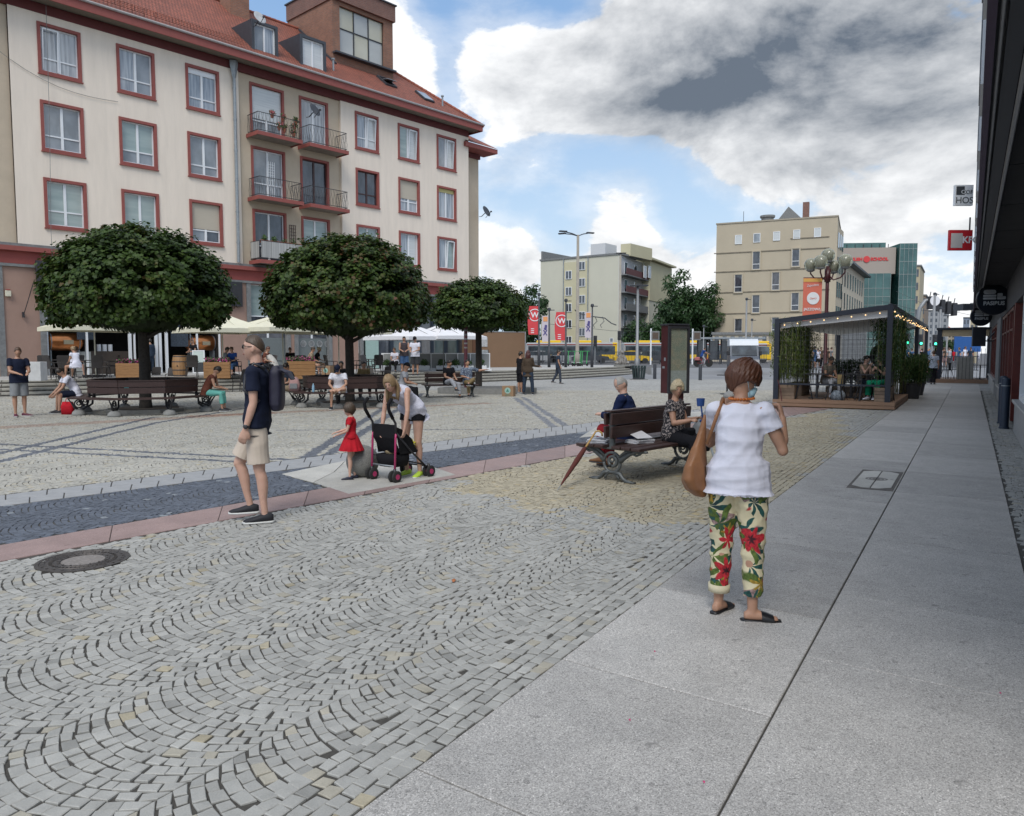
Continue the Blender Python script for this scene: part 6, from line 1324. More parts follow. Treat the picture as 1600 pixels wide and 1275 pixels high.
bus('left city bus with yellow roof pods behind the railing',822,962,96,535);bus('middle city bus with a red roof line behind the map board',972,1128,99,535);bus('right city bus behind the shelter left of the van',1134,1200,97,536)
def car(label,px,Y,m,grp='cars passing behind the railing',L_=4.3):
 a=P(px,HZ,Y);t=thing('passing_car',label,'car',(a.x,Y,.3),0,grp);T=Matrix.Rotation(math.pi/2,4,'X');h=L_/2
 q=MB();q.prism([(-h,.35),(-h,.75),(-h+.5,.9),(-h*.72,.92),(h*.45,.92),(h-.15,.8),(h,.6),(h,.35)],-.86,.86,T);q.build('body',m,t)
 q=MB();q.prism([(-h*.8,.9),(-h*.55,1.4),(-.1,1.47),(.45,1.42),(1.15,.93)],-.74,.74,T);q.build('cabin',M_GLASSV,t);q=MB();q.prism([(-h*.6,1.38),(-.1,1.48),(.45,1.43),(.4,1.38)],-.76,.76,T);q.build('roof',m,t)
 for x in(-h*.62,h*.62):
  for s in(-1,1):wheel(t,x,s*.8,.32)
 return t
car('silver car behind the railing, farthest left',846,90,M_BSIL);car('silver grey car behind the walking man',884,90,mat('car silver',(.42,.44,.46),.3,metal=.3));car('dark car in the middle of the railing',922,89,M_ANTH);car('yellow car behind the statue',988,89,M_BYEL);car('dark car behind the grey lamp post',1020,90,M_ANTH)
fa,fb=P(818,HZ,84),P(1200,HZ,82);t=thing('street_railing','dark railing along the tram road behind the square','railing',(fa.x,fa.y,.3),math.atan2(fb.y-fa.y,fb.x-fa.x));L_=(fb-fa).length;q=MB()
for k in range(int(L_/.16)):q.box((k*.16,0,.72),(.035,.03,1.15))
q.build('bars',M_ANTH,t,kind='stuff')
for z in(.15,1.32):q=MB();q.box((L_/2,0,z),(L_,.05,.06));q.build('rail',M_ANTH,t)
for k in range(int(L_/2.1)+1):q=MB();q.box((k*2.1,0,.75),(.11,.10,1.5));q.build('post',M_ANTH,t)
ra,rb_=P(1440,HZ,60),P(1530,HZ,56);t=thing('street_railing','dark railing across the end of the walkway before the crossing','railing',(ra.x,ra.y,.2),math.atan2(rb_.y-ra.y,rb_.x-ra.x));L_=(rb_-ra).length
for k in range(int(L_/.14)):q=MB();q.box((k*.14,0,.6),(.03,.03,1.0));q.build('bar',M_ANTH,t)
for z in(.1,1.1):q=MB();q.box((L_/2,0,z),(L_,.05,.05));q.build('rail',M_ANTH,t)
a,b=P(1075,HZ,88),P(1200,HZ,84);t=thing('tram_shelter','long flat grey tram shelter in front of the beige block','shelter',((a.x+b.x)/2,86,.3));w_=b.x-a.x;zt=zat(529,86)-.3
q=MB();q.box((0,0,zt),(w_,2.2,.22),ch=.03);q.build('roof',M_ZINC,t)
for k in range(6):q=MB();q.box((-w_/2+.6+k*(w_-1.2)/5,0,zt/2),(.14,.14,zt));q.build('post',M_DARK,t)
for k in range(5):q=MB();q.box((-w_/2+.6+(k+.5)*(w_-1.2)/5,.6,zt/2+.15),((w_-1.2)/5-.2,.03,zt-.7));q.build('glass_panel',GL_DRK,t)
for px,Y,lb in((1022,80,'square board on a white post beside the small tree'),(1087,82,'square board on a post left of the beige block')):
 a=P(px,HZ,Y);t=thing('info_display',lb,'sign',(a.x,Y,.3),0,'timetable boards of the tram stop');h=zat(530,Y)-.3;q=MB();q.box((-.35,0,(h+1.1)/2),(.14,.14,h+1.1));q.build('post',M_WHITE,t);q=MB();q.box((.1,0,h+.35),(.85,.2,.95),ch=.03);q.build('case',M_STONE,t);q=MB();q.box((.1,-.11,h+.35),(.6,.02,.65));q.build('screen',mat('brown screen',(.10,.07,.05),.5,var=.3),t)
M_LIME=mat('scooter green',(.06,.40,.12),.4,var=.05)
SC0=None
for k,px in enumerate((878,884,891,901,906,911)):
 b=G(px,575,TZ*.6);lb=['leftmost green rental scooter of the row on the terrace','second green rental scooter of the row','green rental scooter in the middle of the row','fourth green rental scooter of the row','fifth green rental scooter, by the pole','rightmost green rental scooter of the row'][k]
 b=Vector((P(px,HZ,58).x,58,TZ))
 if SC0 is None:
  SC0=thing('rental_scooter',lb,'scooter',b,.9,'green rental scooters parked in a row');q=MB();q.box((0,0,.14),(.9,.16,.06),ch=.02);q.build('deck',M_DARK,SC0);q=MB();q.tube([(.42,0,.15),(.52,0,1.12)],.03,8);q.tube([(.5,-.25,1.12),(.5,.25,1.12)],.022,6);q.build('stem',M_LIME,SC0)
  for x in(-.48,.5):q=MB();q.lathe([(.08,-.025),(.12,-.02),(.12,.02),(.08,.025)],14,(x,0,.12),Matrix.Rotation(math.pi/2,4,'X'));q.build('wheel',M_TYRE,SC0)
  q=MB();q.box((-.45,0,.28),(.25,.10,.03));q.build('mudguard',M_WHITE,SC0)
 else:dup(SC0,b,.9+.2*math.sin(k*2),lb)
b=Vector((P(972,HZ,57).x,57,TZ));t=thing('lion_statue','seated stone animal statue in mottled brown and grey on a low base','statue',b);q=MB();q.box((0,0,.07),(1.1,.9,.14),ch=.02);q.build('base',M_CONC,t)
q=MB();q.loft([((0,.1,.12),(.50,0,0),(0,.42,0)),((0,.08,.35),(.47,0,0),(0,.38,0)),((0,.05,.6),(.34,0,0),(0,.3,0)),((0,0,.8),(.20,0,0),(0,.2,0)),((0,-.03,.92),(.15,0,0),(0,.17,0)),((0,-.06,1.05),(.17,0,0),(0,.2,0)),((0,-.05,1.17),(.10,0,0),(0,.12,0))],16)
for s in(-1,1):q.ball((s*.38,-.1,.25),(.17,.32,.14),12,8);q.tube([(s*.16,-.22,.7),(s*.18,-.32,.35),(s*.18,-.36,.15)],[.10,.09,.09],8);q.ball((s*.11,-.02,1.17),.05,8,6)
q.ball((0,-.22,1.03),(.09,.12,.08),10,8);q.build('animal',mat('mottled stone',(.17,.13,.10),.85,c2=(.36,.35,.33),var=.6,scale=4,bump=.4),t,True)
M_GLOW=mat('green signal',(.05,.5,.3),.5,var=0,emit=((.05,1,.45),2.2))
def traffic(label,px,py,Y,glow=True,post=True,h=.95,grp='traffic lights'):
 p_=P(px,py,Y);t=thing('traffic_light',label,'traffic light',(p_.x,p_.y,.2),0,grp);z=p_.z-.2;q=MB();q.box((0,0,z+.25),(.32,.25,h),ch=.03);hd=q.build('housing',M_DARK,t)
 for k in range(3):q=MB();q.lathe([(.10,0),(.10,.03),(0,.035)],14,(0,-.13,z+.25+(.28-.28*k)),Matrix.Rotation(math.pi/2,4,'X'));q.build('lens',M_GLOW if(k==2 and glow) else M_DARK,hd)
 if post:q=MB();q.tube([(0,.16,0),(0,.16,z+.7)],.06,8);q.build('post',M_GPOLE,t)
for px,py,Y,lb in((1417,535,62,'green traffic light seen through the kiosk side, leftmost'),(1438,536,64,'green traffic light left of the walking man in pale shirt'),(1460.5,536.5,64,'green traffic light above the walking man in pale shirt'),(1469,535.5,60,'green traffic light right of the walking man, brightest one')):traffic(lb,px,py,Y)
traffic('dark traffic light in front of the yellow block, left one',930,537,70,False);traffic('dark traffic light by the corner pole of the yellow block',967.5,528,80,False)
a=P(1432,HZ,70);t=thing('signal_gantry','curved grey mast carrying a row of dark signal boxes over the street','gantry',(a.x,70,.2));z7=lambda py:zat(py,70)-.2;kx=70/1200
q=MB();q.tube([(0,0,0),(0,0,z7(500)),(.15,0,z7(482)),(.6,0,z7(471)),(1.2,0,z7(467)),(3.4,0,z7(479))],[.20,.19,.18,.16,.14,.12],10);q.build('mast',M_GPOLE,t,True)
for k in range(5):q=MB();q.box((1.0+k*.55,-.1,z7(474+k*2.5)),(.42,.4,1.15),.2,.04);q.build('signal_box',M_DARK,t);q=MB();q.tube([(1.0+k*.55,0,z7(474+k*2.5)+.5),(1.1+k*.55,0,z7(474+k*2.5)+1.0)],.04,5);q.build('horn',M_DARK,t)
lamp_post('tall grey pole with a round white disc beside the gantry',1457,590,460,.14,M_GPOLE,.2,'mini',66);lamp_post('curved grey pole beside the tall pole over the street',1467,590,482,.13,M_GPOLE,.2,'mini',66);lamp_post('far street pole with a flat head in the middle of the street',1479,560,494,.12,M_GPOLE,.2,'flat',95)
a=P(1461,470,66);t=thing('round_disc','round white disc hanging on the tall grey pole','sign',a);q=MB();q.lathe([(.42,-.02),(.42,.02)],20,(0,0,0),Matrix.Rotation(math.pi/2,4,'X'));q.build('disc',M_CANW,t)
for(pa,pb) in(((1375,470,90),(1500,486,75)),((1400,455,100),(1515,492,80)),((800,500,90),(1110,520,90))):
 A,B=P(*pa),P(*pb);q=MB();q.tube([A,(A+B)/2-Vector((0,0,.5)),B],.018,4);q.build('overhead_wire',M_DARK,None,label={1375:'overhead tram wire over the far street, lower one',1400:'overhead tram wire over the far street, upper one',800:'overhead tram wire in front of the yellow block'}[pa[0]],cat='wire',group='overhead wires')
q=MB();A=P(903,488,72);q.tube([P(898,484,72),P(903,489,72),P(922,494,72),P(945,497,72),P(955,505,72),P(963,508,72)],.05,5)
for px in(930,941):q.tube([P(px,495,72),P(px+3,502,72),P(px-3,508,72),P(px-1,512,72)],.03,4)
q.build('street_decoration',M_ANTH,None,label='dark curling festive light bracket hanging from the tall pole',cat='decoration')
KY=math.atan2(DV.y,DV.x)-math.pi/2
M_NAV=mat('navy steel',(.014,.018,.030),.45,var=.1);M_DECK=mat('composite deck',(.27,.165,.105),.7,var=.12,scale=5,stretch=(1,6,6));M_FAB=mat('grey roof canvas',(.74,.74,.73),.85,var=.06,scale=1)
KT0,KT1,KT2,KT3=23.65,28.75,36.0,44.0;KL,KR=-5.03,-1.88
kd=thing('timber_deck','brown composite timber deck under the dark pergola','deck',WK(-3.4,KT0),KY)
def kp(p,t_,z):v=WK(p,t_,z)-WK(-3.4,KT0);M_=Matrix.Rotation(-KY,3,'Z');return M_@v
def kbox(p0,p1,t0,t1,z0,z1,**k):
 q=MB();q.box(((p0+p1)/2+3.4,(t0+t1)/2-KT0,(z0+z1)/2),(abs(p1-p0),abs(t1-t0),z1-z0),**k);return q
n_=28
for i in range(n_):t0=lerp(KT0-.02,KT1,i/n_);kbox(KL,KR+.10,t0,t0+(KT1-KT0)/n_-.008,.195,.22).build('deck_board',M_DECK,kd)
for j in range(2):kbox(KL,KR+.12,KT0-.05,KT0-.02,.03+j*.10,.125+j*.10-.008).build('fascia_board',M_DECK,kd);kbox(KR+.10,KR+.13,KT0-.02,KT1,.03+j*.10,.125+j*.10-.008).build('fascia_board',M_DECK,kd)
kbox(KL+.1,KR,KT0+.05,KT1-.05,.0,.19).build('substructure',mat('raw timber',(.28,.17,.07),.8,var=.3),kd)
pg=thing('pergola','dark steel pergola with grey canvas roof, wire mesh and string lights','pergola',WK(-3.4,KT0),KY)
zl_,zr_=2.58,2.93;zf=lambda p:lerp(zl_,zr_,(p-KL)/(KR-KL));w=.14
for(p,t_,b) in((KL+.07,KT0+.06,.22),(KR-.07,KT0+.06,0),(KR-.07,KT1,0),(KR-.07,KT2,0),(KR-.07,KT3,0),(KL+.07,KT1,0),(KL+.07,KT2,0)):kbox(p-w/2,p+w/2,t_-w/2,t_+w/2,b,zf(p)).build('post',M_NAV,pg)
def kbar(a,b,w_,m,nm,h=None):q=MB();q.bar(kp(*a),kp(*b),w_,h or w_);return q.build(nm,m,pg)
kbar((KL,KT0+.06,zl_-.06),(KR,KT0+.06,zr_-.06),.12,M_NAV,'beam',.14);kbar((KL,KT2,zl_-.06),(KR,KT2,zr_-.06),.12,M_NAV,'beam',.14);kbar((KR-.07,KT0,zr_-.05),(KR-.07,KT3,zr_-.05),.12,M_NAV,'beam',.13);kbar((KL+.07,KT0,zl_-.14),(KL+.07,KT2,zl_-.14),.10,M_NAV,'beam',.10);kbar((KL,KT0+.04,.68),(KR,KT0+.04,.68),.05,M_NAV,'rail')
kbar((KR-.07,KT3,zr_-.05),(KR-1.6,KT3,zr_-.2),.12,M_NAV,'beam')
q=MB();nq=16
for k in range(nq):
 t0,t1=lerp(KT0+.15,KT2-.1,k/nq),lerp(KT0+.15,KT2-.1,(k+1)/nq);tm=(t0+t1)/2;a=[kp(KL+.1,t0,zl_-.16),kp(KR-.1,t0,zr_-.22),kp(KR-.1,tm,zr_-.30),kp(KL+.1,tm,zl_-.24),kp(KL+.1,t1,zl_-.16),kp(KR-.1,t1,zr_-.22)];q.add(a,[(0,1,2,3),(3,2,5,4)])
q.add([kp(KL+.1,KT0+.15,zl_-.13),kp(KR-.1,KT0+.15,zr_-.13),kp(KR-.1,KT0+.15,zr_-.34),kp(KL+.1,KT0+.15,zl_-.26)],[(0,1,2,3)]);q.build('canvas_roof',M_FAB,pg)
q=MB()
def mesh_side(a,b,t0,t1,z0,z1a,z1b):
 A,B=kp(a,t0,0),kp(b,t1,0);L_=(B-A).length;n=int(L_/.125)
 for k in range(n+1):f=k/n;c_=A.lerp(B,f);q.box((c_.x,c_.y,(z0+lerp(z1a,z1b,f))/2),(.007,.007,lerp(z1a,z1b,f)-z0))
 for k in range(int((z1a-z0)/.14)):z=z0+k*.14;q.bar(A+Vector((0,0,z)),B+Vector((0,0,z)),.006)
mesh_side(KL+.1,KR-.1,KT1,KT1,.22,zl_-.3,zr_-.35);mesh_side(KL+.06,KL+.06,KT0+.2,KT1,.22,zl_-.2,zl_-.2);mesh_side(KL+.1,KR-.1,KT0+.02,KT0+.02,.70,zl_-.3,zr_-.35)
q.build('wire_mesh',M_DARK,pg,kind='stuff')
M_BULB=mat('warm bulb',(.6,.4,.2),.5,var=0,emit=((1,.62,.28),1.3))
for k in range(34):
 t_=KT0+.3+k*.57;q=MB();q.ball(kp(KR+.02,t_,zr_-.19-.10*abs(math.sin(k*1.3))),.020,8,6);q.build('bulb',M_BULB,pg,True)
for k in range(8):q=MB();p=lerp(KL+.1,KR-.15,(k+.5)/8);q.ball(kp(p,KT0+.0,zf(p)-.20),.018,8,6);q.build('bulb',M_BULB,pg,True)
q=MB();q.tube([kp(KR+.02,KT0+.3+k*.57,zr_-.15-.10*abs(math.sin(k*1.3))) for k in range(34)],.006,4);q.build('light_string',M_DARK,pg)
def plantbox(label,p0,p1,t0,t1,h,z=.22):
 c=WK((p0+p1)/2,(t0+t1)/2,z);t=thing('bamboo_planter',label,'planter',c,KY,'planter boxes of the kiosk');wx,wy=abs(p1-p0),abs(t1-t0);n=4
 for k in range(n):
  for(cx,cy,a,b) in((0,-wy/2,wx,.025),(0,wy/2,wx,.025),(-wx/2,0,.025,wy-.03),(wx/2,0,.025,wy-.03)):q=MB();q.box((cx,cy,h*(k+.5)/n),(a,b,h/n-.008));q.build('board',mat('grey larch',(.24,.175,.125),.8,var=.2,scale=5),t)
 q=MB();q.box((0,0,h-.06),(wx-.04,wy-.04,.03));q.build('soil',M_SOIL,t);return t
def bamboo(label,p0,p1,t0,t1,z0,z1,n,m=None,stems=26,size=.11,grp='bamboo plants of the kiosk',taper=True):
 base=WK((p0+p1)/2,(t0+t1)/2,z0);t=thing('bamboo_plant',label,'plant',base,KY,grp);wx,wy=abs(p1-p0),abs(t1-t0);h=z1-z0;q=MB();C=[];N_=[]
 for k in range(stems):
  x,y=random.uniform(-wx/2,wx/2),random.uniform(-wy/2,wy/2);lx,ly=random.uniform(-.16,.16),random.uniform(-.12,.12);hh=h*random.uniform(.75,1.02);q.tube([(x,y,0),(x+lx*.3,y+ly*.3,hh*.5),(x+lx,y+ly,hh)],[.007,.006,.002],5)
  for j in range(n//stems):f=random.uniform(.10,1)**.8;C.append((x+lx*f*f+random.gauss(0,.10),y+ly*f*f+random.gauss(0,.09),hh*f+random.gauss(0,.03)));N_.append((random.gauss(0,1),random.gauss(0,1),random.gauss(.4,.6)))
 q.build('stems',mat('bamboo stem',(.16,.17,.05),.5,var=.2),t,True);C=np.array(C);leaves('leaves',C,np.array(N_),RNG.uniform(.7,1.3,len(C))*size,np.clip(RNG.normal(.5,.2,len(C)),0,1),m or M_BAMB,t,'blade');return t
plantbox('planter box at the left front corner of the kiosk deck',KL+.05,KL+.55,KT0+.25,KT0+.75,.42);bamboo('dense pale green bamboo at the left front corner of the kiosk',KL-.0,KL+.60,KT0+.15,KT0+.9,.6,2.55,3600,stems=40,size=.15)
plantbox('planter box along the left side of the kiosk deck',KL+.05,KL+.45,KT0+2.0,KT0+3.4,.42);bamboo('bamboo along the left side of the kiosk, behind the corner clump',KL,KL+.6,KT0+1.6,KT0+3.4,.6,2.5,2600,stems=40,size=.15)
plantbox('planter box at the right front corner of the kiosk deck',KR-.42,KR-.02,KT0+.22,KT0+1.5,.40);bamboo('climbing bamboo on the right front post of the kiosk',KR-.45,KR+.02,KT0+.3,KT0+2.2,.6,2.8,3000,M_BUSH,40,.15);bamboo('bamboo on the right side of the kiosk at the second post',KR-.4,KR+.1,KT1-2.2,KT1-.3,.3,2.9,2400,M_BUSH,34,.15)
for k,(t_,lb) in enumerate(((30.0,'bushy plant in a black pot outside the right side of the kiosk, nearer one'),(32.6,'bushy plant in a black pot outside the right side of the kiosk, farther one'))):
 c=WK(-1.75,t_);t=thing('plant_pot','round black pot of the '+['nearer','farther'][k]+' bushy plant beside the kiosk','pot',c);q=MB();q.lathe([(.26,0),(.34,.5),(.36,.52),(.33,.50),(.30,.46),(0,.45)],18);q.build('pot',M_DARK,t)
 bamboo(lb,-2.05,-1.4,t_-.4,t_+.4,.45,1.55,2600,M_BUSH,40,.15)
for k,(p,t_,lb) in enumerate(((-3.9,KT1+.4,'leafy bush in a trough at the rear of the kiosk, left one'),(-3.0,KT1+.5,'leafy bush in a trough at the rear of the kiosk, right one'))):
 b_=bamboo(lb,p-.45,p+.45,t_-.2,t_+.2,.22+.3,1.35,2200,M_BUSH,40,.14);plantbox(['rear trough of the kiosk, left one','rear trough of the kiosk, right one'][k]+' under its leafy bush',p-.45,p+.45,t_-.22,t_+.22,.42,0)
def metal_chair(label,loc,rz,grp='black metal chairs of the kiosk'):
 t=thing('metal_chair',label,'chair',loc,rz,grp);q=MB();q.box((0,0,.45),(.37,.37,.02),ch=.008);q.build('seat',M_DARK,t);q=MB();q.tube([(-.18,-.18,.45),(-.17,-.22,.84),(.17,-.22,.84),(.18,-.18,.45)],.013,6);q.box((0,-.205,.65),(.13,.012,.38));q.build('backrest',M_DARK,t)
 for a in(-1,1):
  for b in(-1,1):q=MB();q.bar((a*.15,b*.15,.44),(a*.23,b*.24,0),.035,.02);q.build('leg',M_DARK,t)
 return t
MC=metal_chair('black metal chair at the left front of the kiosk deck',WK(-4.25,KT0+.55,.22),KY-1.4)
for p,t_,rz,lb in((-3.35,KT0+.6,1.4,'black metal chair with the blue bag under it'),(-2.55,KT0+.5,-1.2,'black metal chair left of the woman in green'),(-2.75,KT0+1.6,.6,'black metal chair in the middle of the kiosk'),(-3.9,KT0+1.9,.2,'black metal chair behind the seated woman with short hair'),(-2.1,KT0+.75,1.5,'black metal chair of the woman in green trousers'),(-3.2,KT0+2.6,2.4,'black metal chair at the back of the kiosk')):dup(MC,WK(p,t_,.22),KY+rz,lb)
def sq_table(label,loc,rz,grp='black square tables'):
 t=thing('square_table',label,'table',loc,rz,grp);q=MB();q.box((0,0,.74),(.64,.64,.03),ch=.006);q.build('tabletop',M_DARK,t);q=MB();q.box((0,0,.37),(.06,.06,.72));q.box((0,0,.02),(.42,.42,.02));q.build('post',M_DARK,t);return t
ST0=sq_table('black square table in front of the seated woman with short hair',WK(-3.95,KT0+.95,.22),KY)
for p,t_,lb in((-2.55,KT0+1.0,'black square table between the two women in the kiosk'),(-3.1,KT0+1.7,'black square table in the middle of the kiosk')):dup(ST0,WK(p,t_,.22),KY,lb)
dup(ST0,G(1136,616)-Vector((0,0,0)),KY,'small dark high table standing alone on the setts behind the woman in floral trousers')
t=thing('tote_bag','yellow paper bag standing on a chair in the kiosk','bag',WK(-3.25,KT0+.62,.68),KY);q=MB();q.loft([((0,0,0),(.09,0,0),(0,.05,0)),((0,0,.28),(.09,0,0),(0,.05,0))],4);q.build('bag_body',mat('ochre paper',(.32,.23,.10),.8),t)
t=thing('patterned_bag','blue and white patterned bag on the kiosk deck under a chair','bag',WK(-3.3,KT0+.55,.22),KY);q=MB();q.loft([((0,0,0),(.2,0,0),(0,.12,0)),((0,0,.18),(.2,0,0),(0,.12,0)),((0,0,.28),(.12,0,0),(0,.05,0))],12);q.build('bag_body',mat('blue pattern',(.05,.09,.14),.7,c2=(.40,.45,.50),var=.6,scale=18),t,True)
t=thing('ring_sign','black round ring sign with burger emblem at the back of the kiosk','sign',WK(-2.55,KT1-.1,1.5),KY+.15);q=MB();q.lathe([(.40,-.03),(.40,.03),(.30,.03),(.30,-.03),(.40,-.03)],32,(0,0,0),Matrix.Rotation(math.pi/2,4,'X'));q.box((0,0,-.17),(.66,.05,.24),ch=.02);q.build('ring',M_DARK,t,'auto');q=MB();q.box((-.03,-.02,.10),(.36,.04,.10),ch=.03);q.box((-.03,-.02,-.0),(.40,.04,.06),ch=.02);q.build('emblem',MATS['sign grey print'],t);text('PASIBUS',.12,(0,-.03,-.16),(1,0,0),MATS['sign grey print'],t)
q=MB();q.box((0,0,-.9),(.05,.05,1.0));q.build('post',M_DARK,t)
k2=thing('second_kiosk','second smaller dark kiosk with a beige canvas farther down the walkway','pergola',WK(-.3,46.5),KY);wq=1.15
for x in(-wq,wq):
 for y in(0,3.2):q=MB();q.box((x,y,1.4),(.22 if y==0 and x<0 else.15,.15,2.8));q.build('post',M_NAV,k2)
q=MB();q.box((0,1.6,2.84),(2*wq+.3,3.5,.10));q.build('roof_frame',M_NAV,k2);q=MB();q.box((0,0.0,2.60),(2*wq-.1,.05,.34));q.box((0,1.6,2.74),(2*wq-.1,3.2,.05));q.build('canvas',mat('beige canvas',(.46,.37,.24),.85,var=.06),k2)
q=MB();q.box((0,1.5,.10),(2*wq+.4,3.6,.20));q.build('deck',M_DECK,k2);q=MB();q.box((.05,.3,.78),(.75,.5,1.15),ch=.01);q.build('counter',mat('pale stand',(.28,.27,.24),.7),k2)
for k in range(14):q=MB();q.box((-wq+.1+k*.165,.05,1.0),(.02,.02,1.6));q.build('bar',M_DARK,k2)
dup(MC,WK(-1.05,47.0,.20),KY+.6,'metal chair inside the second kiosk behind its left post');dup(ST0,WK(.45,47.3,.20),KY,'dark table inside the second kiosk at its right side')
t=thing('flower_pot','dark pot with red flowers beside the left post of the second kiosk','flower pot',WK(-1.75,46.3));q=MB();q.lathe([(.20,0),(.24,.45),(.20,.46),(0,.42)],14);q.build('pot',M_DARK,t);q=MB();tuft(q,(0,0,.58),.22,160,.07,.4,.7);q.build('flowers',[M_LEAFP,mat('red petals',(.45,.02,.03),.6,var=.2)],t)
t=thing('blue_hoarding','blue and white hoarding seen beyond the second kiosk','sign',P(1512,532,75));q=MB();q.box((0,0,0),(2.6,.1,2.2));q.build('panel',mat('hoarding blue',(.015,.09,.30),.6),t);q=MB();q.box((.2,-.06,.55),(1.6,.03,.35));q.build('white_band',M_WHITE,t)
q=MB();q.box((SC_.location.x*0+19,-.35,2.6),(34,.9,5.2));q.build('stone_base',mat('grey ashlar',(.20,.20,.195),.85,var=.25,scale=1.2,stretch=(.3,.3,3)),SC_)
def remesh(mb,vox,sm=3,wr=0.0,wfreq=30.0,seed=0,sag=(1,1,1)):
 me=mb.mesh('tmp');o=bpy.data.objects.new('tmp',me);COL.objects.link(o)
 m_=o.modifiers.new('r','REMESH');m_.mode='VOXEL';m_.voxel_size=vox;m_.adaptivity=0
 if sm:s_=o.modifiers.new('s','SMOOTH');s_.iterations=sm;s_.factor=.5
 dg=bpy.context.evaluated_depsgraph_get();r=bpy.data.meshes.new_from_object(o.evaluated_get(dg));bpy.data.objects.remove(o);bpy.data.meshes.remove(me)
 n=len(r.vertices)
 if wr and n:
  co=np.empty(n*3,np.float32);r.vertices.foreach_get('co',co);co=co.reshape(-1,3);no=np.empty(n*3,np.float32);r.vertices.foreach_get('normal',no);no=no.reshape(-1,3)
  rg=np.random.default_rng(seed+5);d=np.zeros(n);warp=np.stack([np.sin(co@(rg.normal(0,1,3)*9)+rg.uniform(0,6)) for _ in range(3)],1)*.035
  for k in range(7):
   f=rg.normal(0,1,3)*np.array(sag);f=f/np.linalg.norm(f)*wfreq*rg.uniform(.5,1.7);d+=(1-np.abs(np.sin((co+warp)@f+rg.uniform(0,6))))*rg.uniform(.5,1)
  d=d/7-.45;co=co+no*(d*wr*2)[:,None];r.vertices.foreach_set('co',co.astype(np.float32).ravel())
 return r
SKIN=[mat('skin fair',(.52,.315,.235),.5,var=.06,scale=12,bump=.05),mat('skin tan',(.42,.235,.155),.5,var=.07,scale=12,bump=.05),mat('skin dark',(.20,.105,.07),.5,var=.07,scale=12)]
for m_ in SKIN:m_.node_tree.nodes['Principled BSDF'].inputs['Subsurface Weight'].default_value=.08;m_.node_tree.nodes['Principled BSDF'].inputs['Subsurface Radius'].default_value=(.02,.008,.004)
def cloth(name,c,var=.06,rough=.85,bump=.25,**k):return mat(name,c,rough,var=var,scale=7,bump=bump,bscale=260,spec=.2,**k)
def hairm(name,c):return mat(name,c,.45,var=.35,scale=20,stretch=(9,9,1.2),bump=.3,bscale=30)
H_BR=hairm('hair brown',(.085,.045,.025));H_DK=hairm('hair dark',(.02,.014,.010));H_BL=hairm('hair blond',(.25,.17,.09));H_GR=hairm('hair grey',(.30,.29,.27));H_RED=hairm('hair auburn',(.095,.036,.019));H_LB=hairm('hair light brown',(.062,.040,.024));H_PB=hairm('hair pale blond',(.48,.40,.26))
M_EYE=mat('eye white',(.55,.53,.5),.2,var=0);M_IRIS=mat('iris',(.02,.015,.012),.2,var=0);M_LIP=mat('lips',(.32,.12,.10),.5,var=0);M_SOLE=mat('white sole',(.60,.60,.58),.6,var=.04)
def V3(*a):return Vector(a if len(a)==3 else a[0])
def head_verts(u,s,hair=None):
 """u: unit direction (x right, y front, z up) -> point of the head surface"""
 x,y,z=u;X,Y,Z=x*.076,y*.096,z*.117
 if z<0:k=(-z)**1.4;X*=1-.40*k;Y=Y*(1-.10*k)+.018*k
 if y>0:Y*=.95
 if z<-.2 and y<0:Y*=1-(.45 if hair is None else.12)*min(1,(-z-.2)/.6)
 if hair is None:
  if y>0:
   Y+=.022*math.exp(-((x/.13)**2+((z+.12)/.16)**2))+.008*math.exp(-((x/.10)**2+((z-.06)/.18)**2))
   Y-=.009*math.exp(-(((abs(x)-.36)/.17)**2+((z-.06)/.11)**2));Y+=.005*math.exp(-((abs(x)-.33)/.25)**2-((z-.24)/.09)**2)
   Y+=.006*math.exp(-((x/.22)**2+((z+.50)/.07)**2));Y-=.004*math.exp(-((x/.3)**2+((z+.60)/.05)**2));Y+=.011*math.exp(-((x/.26)**2+((z+.82)/.16)**2))
 return Vector((X,Y,Z))*s
def head_mesh(mb,F,s,seg=40,ring=26):
 vs=[];fs=[]
 for i in range(1,ring):
  t=math.pi*i/ring
  for j in range(seg):
   a=2*math.pi*j/seg;vs.append(F@head_verts((math.sin(t)*math.cos(a),math.sin(t)*math.sin(a),-math.cos(t)),s))
 vs+=[F@head_verts((0,0,-1),s),F@head_verts((0,0,1),s)];a0=len(vs)-2
 fs=[(i*seg+j,i*seg+(j+1)%seg,(i+1)*seg+(j+1)%seg,(i+1)*seg+j) for i in range(ring-2) for j in range(seg)]
 for j in range(seg):k=(j+1)%seg;fs.append((a0,k,j));fs.append((a0+1,(ring-2)*seg+j,(ring-2)*seg+k))
 mb.add(vs,fs)
